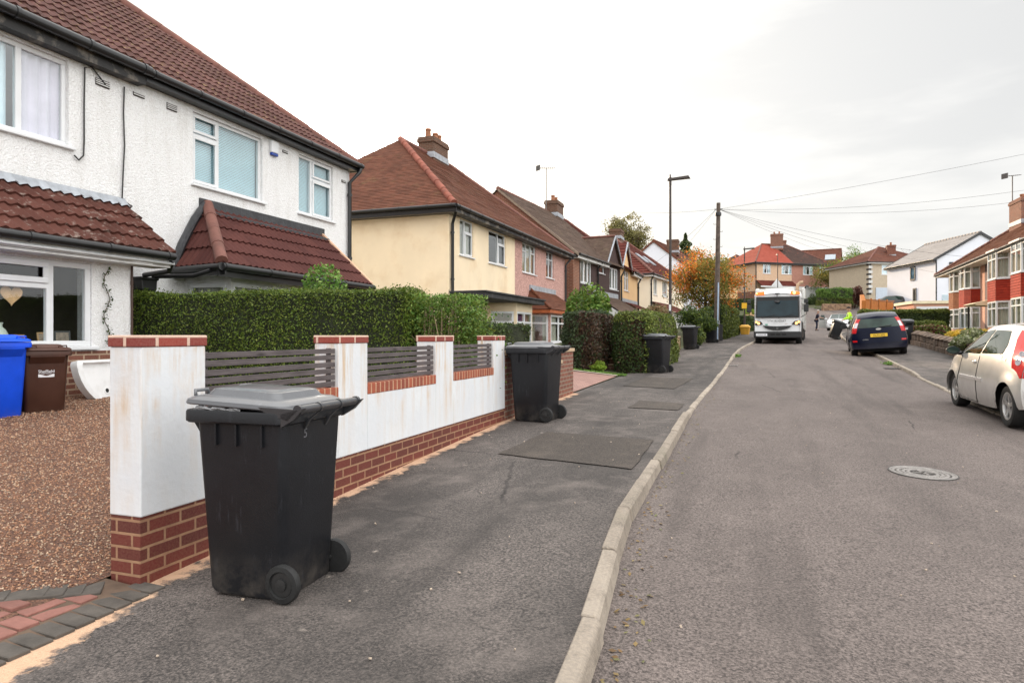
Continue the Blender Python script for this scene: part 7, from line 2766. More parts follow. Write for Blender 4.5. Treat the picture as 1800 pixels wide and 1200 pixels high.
def ring(y, z0, z1, w_, r=0.1, crown=0.0):
    pts = [(-w_, y, z0), (w_, y, z0)]
    for k in range(7):
        a = R(90 * k / 6)
        pts.append((w_ - r + r * math.cos(a), y, z1 - r + r * math.sin(a)))
    for k in range(1, 6):
        f = k / 6
        pts.append(((w_ - r) * (1 - 2 * f), y, z1 + crown * math.sin(math.pi * f)))
    for k in range(7):
        a = R(90 + 90 * k / 6)
        pts.append((-w_ + r + r * math.cos(a), y, z1 - r + r * math.sin(a)))
    return pts


m.loft([ring(0.06, 0.62, 2.56, 1.04, 0.14, 0.1), ring(0.0, 0.64, 2.50, 1.08, 0.12, 0.1), ring(0.10, 0.62, 2.60, hw, 0.12, 0.16), ring(0.5, 0.62, 2.70, hw, 0.12, 0.18), ring(1.9, 0.62, 2.70, hw, 0.12, 0.16)])
cabo = m.build('cab', TW, t, smooth=True, angle=30)
m = MB()
m.hexa([(-1.04, -0.012, 1.34), (1.04, -0.012, 1.34), (1.04, 0.02, 1.34), (-1.04, 0.02, 1.34)], [(-1.02, 0.0, 2.42), (1.02, 0.0, 2.42), (1.02, 0.03, 2.42), (-1.02, 0.03, 2.42)])
m.build('windscreen_surround', TRIM, t, bevel=0.01)
m = MB()
m.hexa([(-0.98, -0.018, 1.42), (0.98, -0.018, 1.42), (0.98, -0.013, 1.42), (-0.98, -0.013, 1.42)], [(-0.96, -0.008, 2.22), (0.96, -0.008, 2.22), (0.96, -0.004, 2.22), (-0.96, -0.004, 2.22)])
wsn = m.build('windscreen', LGLASS, t)
m = MB()
for (x0, x1) in ((-0.75, -0.1), (0.05, 0.75)):
    m.tube([(x0, -0.05, 1.33), (x1, -0.035, 1.50)], 0.012, 5)
m.build('wiper', TRIM, wsn)
m = MB()
m.tube([(0, -0.02, 2.58), (0, -0.22, 2.56), (0, -0.24, 2.2)], 0.016, 6)
m.lathe((0, -0.24, 2.15), (0, -0.4, 1), [(0.0, -0.07), (0.11, -0.05), (0.14, 0.0), (0.11, 0.05), (0, 0.06)], 16)
m.box(-0.11, 0.11, -0.1, -0.02, 2.55, 2.60)
m.build('front_mirror', TRIM, t, smooth=True, angle=40)
for sx in (-1, 1):
    m = MB()
    m.hexa([(sx * 0.62, -0.02, 2.52), (sx * 1.06, 0.0, 2.50), (sx * 1.1, 0.12, 2.50), (sx * 0.62, 0.12, 2.52)], [(sx * 0.64, 0.05, 2.70), (sx * 1.03, 0.06, 2.66), (sx * 1.05, 0.14, 2.66), (sx * 0.64, 0.14, 2.72)])
    bc = m.build('beacon', AMBER, t, bevel=0.02)
    m = MB()
    cx = 0.80 if sx > 0 else -1.0
    m.lathe((cx, -0.012, 2.60), (0, -1, 0), [(0.075 if sx > 0 else 0.04, 0.0), (0.05 if sx > 0 else 0.03, 0.012), (0, 0.014)], 14)
    m.build('beacon_bulb', AMBER_HOT, bc)
    m = MB()
    m.hexa([(sx * 0.68, -0.018, 1.00), (sx * 1.07, 0.0, 0.96), (sx * 1.07, 0.03, 0.96), (sx * 0.68, 0.03, 1.0)], [(sx * 0.80, -0.016, 1.16), (sx * 1.07, 0.0, 1.20), (sx * 1.07, 0.03, 1.20), (sx * 0.80, 0.03, 1.16)])
    hl_ = m.build('headlight', TRIM, t, bevel=0.02)
    m = MB()
    m.lathe((sx * 0.90, -0.02, 1.055), (0, -1, 0), [(0.065, 0.0), (0.05, 0.012), (0, 0.014)], 14)
    m.lathe((sx * 1.01, -0.012, 1.12), (0, -1, 0), [(0.055, 0.0), (0.045, 0.01), (0, 0.012)], 14)
    m.build('headlight_bulb', HEADL, hl_)
    m = MB()                                      # mirrors on arms
    x = sx * 1.36
    m.tube([(sx * 1.08, 0.05, 2.30), (x, -0.12, 2.28), (x, -0.12, 1.5), (sx * 1.1, 0.0, 1.35)], 0.018, 6)
    mi_ = m.build('wing_mirror', TRIM, t)
    m = MB()
    m.box(x - 0.11, x + 0.11, -0.19, -0.08, 1.62, 2.0)
    m.box(x - 0.11, x + 0.09, -0.19, -0.08, 2.05, 2.26)
    m.build('mirror_housing', TRIM, mi_, bevel=0.03)
    m = MB()
    m.box(*sorted((sx * 1.123, sx * 1.127)), 0.35, 1.25, 1.5, 2.4)
    m.build('side_window', LGLASS, t)
    m = MB()
    m.box(*sorted((sx * 1.05, sx * 1.17)), 0.25, 1.75, 0.36, 1.20)
    m.build('wheel_arch', TRIM, t, bevel=0.06)
m = MB()                                          # smile-shaped grille
up_ = [(-0.70 + 1.4 * k / 12, -0.012, 0.90 + 0.035 * abs(k - 6) / 6) for k in range(13)]
lo_ = [(0.70 - 1.4 * k / 12, -0.012, 0.70 + 0.19 * (abs(k - 6) / 6) ** 2.2) for k in range(13)]
m.prism(up_ + lo_[1:-1], (0, 0.04, 0))
gr_ = m.build('grille', TRIM, t)
m = MB()
m.lathe((0, -0.013, 0.79), (0, -1, 0), [(0.06, 0), (0.055, 0.008), (0.045, 0.008), (0.04, 0.002), (0, 0.003)], 20)
m.build('round_emblem', simple('dull_emblem', (0.12, 0.12, 0.12), 0.4, metal=0.5), gr_)
m = MB()
m.box(-1.14, 1.14, -0.06, 0.3, 0.30, 0.64)
bp = m.build('bumper', TRIM, t, bevel=0.05)
m = MB()
for x in (-0.22, 0.05, 0.32):
    m.box(x - 0.1, x + 0.1, -0.066, -0.059, 0.44, 0.52)
m.build('bumper_slots', UNDER, bp)
m = MB()
m.box(-1.02, -0.48, -0.072, -0.060, 0.40, 0.53)
npl = m.build('number_plate', PLATE_W, t)
FT = lambda x, y, z: Matrix.Translation((x, y, z)) @ Matrix.Rotation(R(90), 4, 'X')
text_part('plate_letters', 'VN63 KXB', 0.10, FT(-0.75, -0.074, 0.465), INK, npl, sx=0.95)
text_part('lettering', 'I TW BLADUET', 0.13, FT(-0.02, -0.016, 1.17), simple('grey_lettering', (0.03, 0.03, 0.03), 0.5), t)
text_part('lettering', 'SM03', 0.06, FT(-0.88, -0.016, 1.245), simple('grey_lettering_small', (0.2, 0.2, 0.2), 0.5), t)
text_part('lettering', 'econic', 0.05, FT(0.42, -0.016, 1.03), simple('red_lettering', (0.3, 0.06, 0.04), 0.5), t)
m = MB()
m.box(-0.58, -0.46, -0.016, -0.008, 0.96, 1.02)
m.build('green_sticker', simple('green_sticker', (0.05, 0.3, 0.2), 0.5), t)
m = MB()                                          # hopper body behind the cab
m.box(-1.16, 1.16, 2.25, 7.4, 0.9, 3.05)
m.hexa([(-1.2, 2.2, 1.1), (1.2, 2.2, 1.1), (1.2, 2.245, 1.1), (-1.2, 2.245, 1.1)], [(-1.2, 2.2, 2.9), (1.2, 2.2, 2.9), (1.2, 2.245, 3.05), (-1.2, 2.245, 3.05)])
m.build('hopper_body', TGREY, t, bevel=0.06)
m = MB()
for sx in (-1, 1):
    m.hexa([(sx * 1.1, 2.0, 2.2), (sx * 1.26, 2.0, 2.2), (sx * 1.26, 2.6, 1.2), (sx * 1.1, 2.6, 1.2)], [(sx * 1.1, 2.0, 3.0), (sx * 1.26, 2.0, 3.0), (sx * 1.26, 2.6, 3.12), (sx * 1.1, 2.6, 3.12)])
m.box(-0.75, 0.72, 1.95, 2.2, 2.72, 3.06)
m.build('side_arms', TGREY, t, bevel=0.03)
m = MB()
m.tube([(0.86, 2.05, 2.5), (0.86, 2.05, 3.05), (0.90, 2.07, 3.22), (1.0, 2.1, 3.32), (1.15, 2.12, 3.34)], 0.085, 12)
m.build('exhaust_stack', simple('tan_exhaust', (0.42, 0.28, 0.17), 0.5, 0.2, 5), t, smooth=True, angle=60)
m = MB()
m.tube([(1.22, 2.1, 3.0), (1.3, 2.1, 3.12), (1.42, 2.1, 3.1)], 0.05, 8)
m.tube([(-1.2, 2.3, 3.05), (-1.2, 2.3, 2.2)], 0.07, 8)
m.build('hoses', TRIM, t, smooth=True)
m = MB()
m.box(-0.95, 0.95, 0.3, 7.2, 0.5, 0.9)
m.build('chassis', UNDER, t)
for (y, dbl) in ((1.0, 0), (5.0, 1), (6.3, 1)):
    for sx in (-1, 1):
        m = MB()
        m.lathe((sx * 0.98, y, 0.48), (sx, 0, 0), [(0.3, -0.14), (0.46, -0.14), (0.48, -0.1), (0.48, 0.1), (0.45, 0.14), (0.3, 0.14), (0.27, 0.05), (0, 0.06)], 30)
        wv = m.build('wheel', TYRE, t, smooth=True, angle=40)
        m = MB()
        m.lathe((sx * 0.98, y, 0.48), (sx, 0, 0), [(0.27, 0.055), (0.25, 0.09), (0.1, 0.08), (0.09, 0.13), (0, 0.13)], 20)
        m.build('hub', TGREY, wv, smooth=True, angle=40)
m = MB()
m.box(1.06, 1.09, 0.15, 0.18, 1.24, 1.34)
m.build('side_marker', AMBER, t)

# ================================================================== people
SKIN = simple('skin', (0.42, 0.24, 0.17), 0.6, 0.08, 20)
NAVYCLOTH = simple('navy_cloth', (0.012, 0.014, 0.028), 0.9, 0.2, 12)
TROUSER = simple('dark_trousers', (0.010, 0.014, 0.034), 0.9, 0.2, 12)
HIVIS = simple('hi_vis_yellow', (0.45, 0.85, 0.02), 0.75, 0.1, 12)
REFLECT = simple('reflective_strip', (0.6, 0.62, 0.6), 0.4, 0.05, 10)
HAIRG = simple('grey_hair', (0.5, 0.44, 0.38), 0.85, 0.2, 40)
HAIRD = simple('dark_hair', (0.03, 0.02, 0.015), 0.85, 0.2, 40)


def skin_mesh(name, verts, edges, radii, mat, parent, sub=2):
    me = bpy.data.meshes.new(name)
    me.from_pydata([tuple(v) for v in verts], edges, [])
    me.materials.append(mat)
    o = bpy.data.objects.new(name, me)
    COL.objects.link(o)
    o.parent = parent
    sm = o.modifiers.new('skin', 'SKIN')
    sm.use_smooth_shade = True
    for v, r_ in zip(me.skin_vertices[0].data, radii):
        v.radius = r_ if isinstance(r_, tuple) else (r_, r_)
    me.skin_vertices[0].data[0].use_root = True
    ss = o.modifiers.new('sub', 'SUBSURF')
    ss.levels = ss.render_levels = sub
    return o


def person(label, loc, rz, lean, arms, legs, top, bottom, hair, vest=False):
    """faces +x. lean: forward lean of the torso; arms: two (elbow, hand); legs: two (knee, ankle)"""
    t = thing('person', label, 'person', loc, rz)
    pel = Vector((0, 0, 0.93))
    ax = Vector((math.sin(lean), 0, math.cos(lean)))
    chest, neck, = pel + ax * 0.36, pel + ax * 0.54
    head0 = neck + Vector((0.03, 0, 0.10))
    head1 = head0 + Vector((0.03, 0, 0.14))
    v = [pel, pel + ax * 0.18, chest, neck, neck + Vector((.015, 0, .05)), head0, head1]
    r = [(0.15, 0.11), (0.14, 0.10), (0.17, 0.115), (0.07, 0.065), (0.055, 0.055), (0.082, 0.095), (0.075, 0.085)]
    e = [(0, 1), (1, 2), (2, 3), (3, 4), (4, 5), (5, 6)]
    sl_ = {}
    for k, sy in enumerate((1, -1)):
        sh = chest + ax * 0.12 + Vector((0, sy * 0.19, 0))
        el, ha = Vector(arms[k][0]), Vector(arms[k][1])
        i = len(v)
        v += [sh, el, ha]
        r += [0.06, 0.042, 0.03]
        e += [(2, i), (i, i + 1), (i + 1, i + 2)]
        d = (ha - el).normalized()
        sd = d.cross(Vector((0, 0, 1)))
        sd = sd.normalized() if sd.length > 0.1 else Vector((0, 1, 0))
        pm_ = ha + d * 0.07
        v.append(pm_)
        r.append((0.034, 0.018))
        e.append((i + 2, i + 3))
        for q in range(4):                         # fingers
            b = pm_ + d * 0.03 + sd * (0.024 - 0.016 * q)
            j = len(v)
            L = (0.038, 0.046, 0.043, 0.033)[q]
            v += [b, b + d * L + Vector((0, 0, -0.012)), b + d * L * 1.5 + Vector((0, 0, -0.035))]
            r += [0.0085, 0.008, 0.007]
            e += [(i + 3, j), (j, j + 1), (j + 1, j + 2)]
        b = ha + d * 0.03 + sd * 0.032
        j = len(v)
        v += [b, b + d * 0.035 + sd * 0.012 + Vector((0, 0, -0.015))]
        r += [0.010, 0.008]
        e += [(i + 2, j), (j, j + 1)]
        sl_[k] = (sh, el, ha)
    lg = []
    for k, sy in enumerate((1, -1)):
        hp_ = pel + Vector((0, sy * 0.09, -0.06))
        kn, an = Vector(legs[k][0]), Vector(legs[k][1])
        i = len(v)
        v += [hp_, kn, an, an + Vector((0.13, 0, -0.05))]
        r += [0.085, 0.06, 0.042, (0.045, 0.03)]
        e += [(0, i), (i, i + 1), (i + 1, i + 2), (i + 2, i + 3)]
        lg.append((hp_, kn, an))
    skin_mesh('body', v, e, r, SKIN, t)
    # jacket or shirt
    cv = [pel + Vector((0, 0, -0.03)), pel + ax * 0.18, chest, neck - ax * 0.03]
    cr = [(0.175, 0.13), (0.165, 0.125), (0.195, 0.135), (0.09, 0.08)]
    ce = [(0, 1), (1, 2), (2, 3)]
    for k in (0, 1):
        sh, el, ha = sl_[k]
        i = len(cv)
        cv += [sh, el] + ([ha.lerp(el, 0.1)] if vest else [])
        cr += [0.078, 0.060] + ([0.05] if vest else [])
        ce += [(2, i), (i, i + 1)] + ([(i + 1, i + 2)] if vest else [])
    skin_mesh('jacket' if vest else 'shirt', cv, ce, cr, top, t)
    tv = [pel + Vector((0, 0, 0.03))]
    tr_ = [(0.168, 0.128)]
    te = []
    for hp_, kn, an in lg:
        i = len(tv)
        tv += [hp_, kn, an + Vector((0, 0, 0.03))]
        tr_ += [0.105, 0.078, 0.065]
        te += [(0, i), (i, i + 1), (i + 1, i + 2)]
    skin_mesh('trousers', tv, te, tr_, bottom, t)
    m = MB()
    for hp_, kn, an in lg:
        a = an
        m.loft([[(a.x - 0.08 + x, a.y + w_ * math.cos(2 * math.pi * i / 10), a.z - 0.045 + h_ * math.sin(2 * math.pi * i / 10)) for i in range(10)] for x, w_, h_ in ((0, 0.035, 0.035), (0.05, 0.05, 0.055), (0.15, 0.052, 0.04), (0.27, 0.04, 0.028))])
    m.build('shoes', TRIM, t, smooth=True)
    m = MB()
    hc = head1 + Vector((-0.012, 0, 0.015))
    rings = []
    for k in range(8):
        a = R(-10 + 100 * k / 7)
        rings.append([(hc.x - 0.01 + 0.108 * math.cos(a) * math.cos(2 * math.pi * i / 14) - 0.01, hc.y + 0.09 * math.cos(a) * math.sin(2 * math.pi * i / 14), hc.z + 0.005 + 0.085 * math.sin(a)) for i in range(14)])
    m.loft(rings)
    m.build('hair', hair, t, smooth=True)
    m = MB()                                       # nose, ears, eyes
    f = head0.lerp(head1, 0.5)
    m.lathe(f + Vector((0.098, 0, -0.005)), (1, 0, -0.4), [(0.018, -0.01), (0.014, 0.012), (0.0, 0.022)], 8)
    for sy in (-1, 1):
        m.lathe(f + Vector((0, sy * 0.088, 0)), (0, sy, 0), [(0.028, -0.01), (0.03, 0.006), (0, 0.01)], 8)
    m.build('nose_and_ears', SKIN, t, smooth=True)
    m = MB()
    for sy in (-1, 1):
        m.lathe(f + Vector((0.092, sy * 0.033, 0.03)), (1, 0, 0), [(0.012, -0.004), (0.009, 0.004), (0, 0.006)], 8)
    m.box(f.x + 0.088, f.x + 0.094, -0.022, 0.022, f.z - 0.052, f.z - 0.044)
    m.build('eyes_and_mouth', TRIM, t)
    if vest:
        m = MB()
        for k in (0.10, 0.26):
            c = pel + ax * k
            m.loft([[(c.x + dz * ax.x + 0.142 * math.cos(2 * math.pi * i / 16), c.y + 0.19 * math.sin(2 * math.pi * i / 16), c.z + dz) for i in range(16)] for dz in (-0.025, 0.025)], False, False)
        m.build('reflective_bands', REFLECT, t, smooth=True)
    return t


person('older man in navy shirt and dark trousers at the open car door', (5.72, 63.0, gz(5.72, 63.0)), R(-10), 0.2,
       [((0.20, 0.24, 1.13), (0.42, 0.16, 1.10)), ((0.22, -0.22, 1.12), (0.44, -0.14, 1.08))],
       [((0.04, 0.09, 0.5), (0.0, 0.10, 0.09)), ((0.06, -0.09, 0.5), (-0.02, -0.10, 0.09))], NAVYCLOTH, TROUSER, HAIRG)
person('refuse collector in a hi-vis yellow jacket pulling a tilted bin', (5.72, 42.75, gz(5.72, 42.75)), R(186), 0.22,
       [((0.18, 0.25, 1.16), (0.40, 0.24, 1.04)), ((0.18, -0.25, 1.16), (0.40, -0.24, 1.04))],
       [((0.10, 0.10, 0.5), (-0.05, 0.11, 0.09)), ((0.02, -0.10, 0.5), (-0.22, -0.11, 0.11))], HIVIS, TROUSER, HAIRD, True)

# ================================================================== poles, lamps, wires
POLEW = simple('weathered_pole_timber', (0.10, 0.075, 0.06), 0.9, 0.4, 6, 40, 0.006)
LAMPC = simple('dark_brown_lamp_column', (0.035, 0.024, 0.020), 0.5, 0.2, 6)


def lamp_post(label, x, y, h, arm=0.75, rz=0.0, group='street lamps'):
    t = thing('street_lamp', label, 'street lamp', (x, y, gz(x, y)), rz, group)
    m = MB()
    m.tube([(0, 0, -0.2), (0, 0, 1.3), (0, 0, 1.32), (0, 0, h)], [0.085, 0.08, 0.055, 0.042], 12)
    m.build('column', LAMPC, t, smooth=True, angle=40)
    m = MB()
    m.hexa([(-0.10, -0.06, h - 0.03), (arm, -0.11, h + 0.0), (arm, 0.11, h + 0.0), (-0.10, 0.06, h - 0.03)], [(-0.08, -0.05, h + 0.06), (arm - 0.06, -0.09, h + 0.10), (arm - 0.06, 0.09, h + 0.10), (-0.08, 0.05, h + 0.06)])
    m.tube([(0, 0, h - 0.2), (0, 0, h + 0.1)], 0.05, 10)
    m.tube([(0, 0, h + 0.06), (0, 0, h + 0.2)], 0.03, 8)
    hd = m.build('lamp_head', LAMPC, t, bevel=0.01)
    m = MB()
    m.hexa([(0.2, -0.07, h - 0.012), (arm - 0.05, -0.08, h - 0.006), (arm - 0.05, 0.08, h - 0.006), (0.2, 0.07, h - 0.012)], [(0.2, -0.07, h - 0.004), (arm - 0.05, -0.08, h + 0.002), (arm - 0.05, 0.08, h + 0.002), (0.2, 0.07, h - 0.004)])
    m.build('lens', simple('lamp_lens_off', (0.3, 0.3, 0.28), 0.3), hd)
    return t


lp = lamp_post('tall dark street lamp rising beside the tall clipped hedge', -2.62, 25.2, 6.55, 0.72, R(-3))
m = MB()
m.box(-0.035, 0.035, -0.075, -0.06, 1.75, 1.98)
m.build('number_plate', UPVC, lp)
lamp_post('street lamp with a yellow notice, past the telegraph pole', -0.1, 57.0, 6.6, 0.8, R(-5))
lamp_post('distant street lamp standing in front of the red roofed pair', *at(1367, 0, 88)[:2], 6.4, 0.5, R(100))
for o in bpy.data.objects:
    if o.get('label', '').startswith('street lamp with a yellow'):
        m = MB()
        m.box(-0.2, 0.2, -0.10, -0.08, 1.85, 2.3)
        m.build('notice', simple('yellow_notice', (0.75, 0.42, 0.02), 0.5), o)
px, py = -1.55, 39.2
tp = thing('telegraph_pole', 'wooden telegraph pole with climbing steps and overhead wires', 'pole', (px, py, gz(px, py)))
tp.rotation_euler = (0, R(0.8), 0)
PH = 7.75
m = MB()
m.tube([(0, 0, -0.3), (0, 0, 3), (0, 0, PH)], [0.155, 0.14, 0.105], 14)
m.build('pole', POLEW, tp, smooth=True, angle=50)
m = MB()
for k in range(9):
    z = 3.2 + k * 0.42
    sx = 1 if k % 2 else -1
    m.tube([(0, 0, z), (sx * 0.24, 0, z), (sx * 0.25, 0, z + 0.05)], 0.012, 5)
m.build('step', LAMPC, tp)
m = MB()
m.lathe((0, 0, PH - 0.62), (0, 0, 1), [(0.12, -0.12), (0.17, -0.08), (0.17, 0.06), (0.13, 0.1)], 12)
m.tube([(-0.22, 0, PH - 0.35), (0.22, 0, PH - 0.35)], 0.025, 6)
m.build('junction_box', BLACKP, tp, smooth=True, angle=40)
m = MB()
m.box(0.03, 0.1, -0.175, -0.13, -0.1, 3.3)
m.build('cable_cover', simple('pale_blue_cable_cover', (0.36, 0.46, 0.58), 0.5, 0.15, 3), tp)


def wire(label, P, Q, sag, r=0.0065):
    P, Q = Vector(P), Vector(Q)
    m = MB()
    m.tube([P.lerp(Q, k / 20) - Vector((0, 0, sag * 4 * (k / 20) * (1 - k / 20))) for k in range(21)], r, 5)
    return tag(m.build('overhead_wire', CABLE, smooth=True), label, 'wire', 'overhead wires from the telegraph pole')


top = Vector((px + 0.12, py, gz(px, py) + PH - 0.35))
tl = Vector((px - 0.02, py, gz(px, py) + PH - 0.35))
wire('uppermost overhead wire, rising to the right edge of the picture', top, (30.0, 34.0, 12.6), 0.5)
wire('overhead wire running to the aerial of the right hand house', top, (17.5, 41.5, 9.4), 0.55)
wire('overhead wire just below the aerial wire, to the right hand roof', top, (17.2, 43.5, 9.0), 0.6)
wire('overhead wire reaching the near bay fronted house, third from the top', top, (12.2, 44.0, 5.75), 0.35)
wire('overhead wire reaching the far corner of the bay fronted house', top, (13.1, 54.5, 5.75), 0.4)
wire('overhead wire passing in front of the modern white house', top, (17.6, 76.0, 8.7), 0.5)
wire('overhead wire falling towards the buff house with quoins', top, (15.2, 94.0, 10.4), 0.5)
wire('overhead wire running left and level behind the tall street lamp', tl, (-9.6, 38.5, 8.9), 0.25)
wire('overhead wire falling left to the ivory house', tl, (-6.9, 54.0, 6.0), 0.25)
wire('overhead wire falling left to the peach fronted house', tl, (-7.2, 47.5, 5.7), 0.25)

# ================================================================== hedges, shrubs, trees
# boundary hedge between the two gardens behind the white wall
def mi_thin(p):
    return np.zeros(len(p), int)


hx0, hx1 = -9.0, -4.3
hc_, hl_len = ((hx0 + hx1) / 2, 8.25), 4.75
hedge('hedge', 'long dense privet hedge behind the white wall, up to the house', 'hedge', hc_[0] - 0.05, hc_[1], 0.35, 2.06, hl_len, 0.85, R(7.5), 90000, 0.0165, [L_PRIVET], CORE, r=0.14, rough=0.03)
# woody cut end of the same hedge row: open stems with sparser leaf
t = thing('cut_hedge_end', 'sparse cut hedge end with bare pale stems behind the white wall', 'hedge', (-3.98, 8.55, 0.3))
m = MB()
for k in range(46):
    x, y = random.uniform(-0.34, 0.36), random.uniform(-0.35, 0.3)
    pts = [Vector((x * 0.8, y * 0.8, -0.1))]
    for q in range(6):
        pts.append(pts[-1] + Vector((random.uniform(-0.06, 0.06), random.uniform(-0.06, 0.06), random.uniform(0.2, 0.33))))
    m.tube(pts, [0.013 - 0.0015 * i for i in range(len(pts))], 5)
    for q in range(3):
        b = pts[2 + q]
        m.tube([b, b + Vector((random.uniform(-.16, .16), random.uniform(-.16, .16), random.uniform(0.04, 0.2)))], [0.006, 0.003], 4)
m.build('stems', BARK_PALE, t)
n = 9000
p = np.stack([rng.uniform(-0.42, 0.52, n), rng.uniform(-0.4, 0.4, n), 0.85 + 0.82 * rng.uniform(0, 1, n) ** 0.6], 1)
p2 = np.stack([0.42 + 0.16 * rng.normal(size=3500), 0.2 * rng.normal(size=3500), rng.uniform(0.4, 1.45, 3500)], 1)
p = np.vstack([p, p2])
V, Fv = leaf_quads(p, 0.02)
np_mesh('foliage', V, Fv, [L_SHRUB, L_PRIVET], t, rng.integers(0, 2, len(Fv)))
bush('garden_shrub', 'bright green bush in front of the maroon bay roof', 'shrub', -7.15, 9.85, 0.42, (0.84, 0.75, 1.10), 13000, 0.036, [L_SHRUB], lumps=11, rise=1.0)

# drive-side tall hedges
def mi_A(p):
    x = p[:, 0]
    b = (x > 0.16 + 0.08 * np.sin(p[:, 2] * 3.1)) & (p[:, 2] < 0.8) | ((x > 0.0) & (x < 0.2) & (p[:, 2] > 0.2))
    return np.where(b & (rng.uniform(0, 1, len(p)) < 0.85), 1, 0)


def mi_B(p):
    k = 0.5 + 0.5 * np.sin(p[:, 0] * 2.3 + p[:, 2] * 1.7)
    top = (p[:, 2] > 0.60) | (p[:, 0] > 0.38)  # sunlit top and bright street side put into paler leaf colour
    return np.where(top & (rng.uniform(0, 1, len(p)) < 0.85), 1, np.where(rng.uniform(0, 1, len(p)) < 0.10 + 0.28 * (k > 0.75), 2, 0))


hedge('hedge', 'tall blue-green clipped hedge with a dead brown side, beyond the paved drive', 'hedge', -4.36, 19.6, 0.35, 2.12, 1.0, 3.6, R(2), 32000, 0.034, [L_BLUEGREEN, L_BROWN], CORE_B, r=0.22, rough=0.06, mi_fn=mi_A)
hedge('hedge', 'tall olive clipped hedge with a rounded top painted sunlit, behind the third black bin', 'hedge', -2.93, 21.4, 0.30, 2.10, 1.22, 5.2, R(-2), 40000, 0.034, [L_CONIFER, L_OLIVE, L_BROWN], CORE_B, r=0.34, rough=0.07, mi_fn=mi_B)
hedge('hedge', 'low dark hedge behind the second bin, before the pink house', 'hedge', -6.1, 14.9, 0.5, 1.72, 3.6, 0.8, R(70), 16000, 0.032, [L_CONIFER], CORE, r=0.2, rough=0.06)
bush('garden_shrub', 'leafy laurel bush behind the brown sided hedge', 'shrub', -5.6, 24.0, 0.7, (1.15, 1.1, 1.45), 6000, 0.07, [L_SHRUB, L_PRIVET], lumps=12, rise=1.0, mi_fn=lambda p: rng.integers(0, 2, len(p)))
bush('garden_shrub', 'pink tinged rounded shrub rising over the olive hedge', 'shrub', -3.9, 30.5, 1.0, (1.15, 1.1, 0.95), 5000, 0.055, [L_PINK], lumps=10, rise=1.0)
bush('garden_shrub', 'pale yellow-green shrub at the end of the olive hedge', 'shrub', -2.95, 25.9, 0.58, (0.38, 0.45, 0.62), 2200, 0.045, [L_LIME, L_OLIVE], lumps=7, mi_fn=lambda p: rng.integers(0, 2, len(p)))
bush('ground_plant', 'low lime-green plant at the foot of the dead brown hedge side', 'shrub', -3.86, 18.05, 0.42, (0.42, 0.3, 0.16), 1800, 0.035, [L_LIME], lumps=7, stems=3)
# garden steps between the two tall hedges
t = thing('garden_steps', 'short flight of brick garden steps between the two tall hedges', 'steps', (-3.88, 19.6, 0.4))
STEPB = brick('step_brick', s(120, 70, 55), s(95, 55, 45), s(150, 130, 110))
for k in range(3):
    m = MB()
    m.box(-0.1, 0.42, k * 0.28, 1.2, 0.0 + k * 0.17, 0.13 + k * 0.17)
    stp = m.build('step', STEPB, t)
    m = MB()
    m.box(-0.12, 0.44, k * 0.28 - 0.03, 1.2, 0.131 + k * 0.17, 0.165 + k * 0.17)
    m.build('tread', STONEC, stp)

# buff stone wall, its hedge and bushes
t = thing('stone_wall', 'low buff stone garden wall between the third and fourth black bins', 'garden wall', (-2.98, 25.6, 0.4))
off = (-2.98, 25.6, 0.4)
m = MB(off)
fw_ = Fr((-2.98, 25.4), (-2.80, 31.4))
m.fbox(fw_, 0, fw_.L, -0.25, 0.0, 0.3, 1.32)
m.build('stonework', BRICK_BUFF, t)
m = MB(off)
m.fbox(fw_, -0.02, fw_.L + .02, -0.28, 0.03, 1.32, 1.38)
m.build('coping', STONEC, t, bevel=0.01)
hedge('hedge', 'low green hedge behind the buff stone wall', 'hedge', -3.9, 30.0, 0.8, 1.72, 1.0, 3.0, R(-3), 6000, 0.05, [L_PRIVET], CORE, r=0.15)
bush('rounded_shrub', 'large dark round clipped shrub left of the telegraph pole', 'shrub', -2.45, 37.2, 1.25, (1.12, 1.1, 0.92), 11000, 0.045, [L_CONIFER, L_PRIVET], lumps=16, rise=1.1, mi_fn=lambda p: (rng.uniform(0, 1, len(p)) < 0.35).astype(int))
bush('rounded_shrub', 'low brown-green rounded bush between the fourth and fifth black bins', 'shrub', -2.35, 34.6, 0.86, (0.52, 0.85, 0.62), 5500, 0.042, [L_CONIFER, L_OLIVE, L_BROWN], lumps=12, mi_fn=lambda p: np.where(p[:, 0] < -0.05, 2, rng.integers(0, 2, len(p))), rise=0.85)
t = thing('gate_pier', 'short stone gate pier with a dark post beside the telegraph pole', 'gate pier', (-1.75, 40.4, 0.9))
m = MB()
m.box(-0.25, 0.2, -0.2, 0.25, 0, 1.1)
m.build('pier', BRICK_BUFF, t)
m = MB()
m.box(0.26, 0.5, -0.1, 0.1, 0, 1.15)
m.box(0.20, 0.36, -0.14, -0.1, 1.12, 1.4)
m.build('post', TRIM, t)
m = MB()
m.box(0.22, 0.34, -0.15, -0.14, 1.15, 1.38)
m.build('sign', UPVC, t)
hedge('hedge', 'tall clipped hedge with a lit side painted in paler leaves, past the telegraph pole', 'hedge', -1.25, 46.5, 1.0, 3.28, 0.95, 8.6, R(-5), 30000, 0.055, [L_CONIFER, L_OLIVE], CORE, r=0.3, rough=0.06, mi_fn=lambda p: np.where((p[:, 0] > 0.25) & (rng.uniform(0, 1, len(p)) < 0.8), 1, 0))  # paler leaves on the street side put its lit face into colour
hedge('hedge', 'lower hedge behind the far street lamp on the left pavement', 'hedge', 0.3, 62.5, 1.6, 3.1, 1.2, 7, R(-12), 7000, 0.08, [L_CONIFER], CORE, r=0.25)
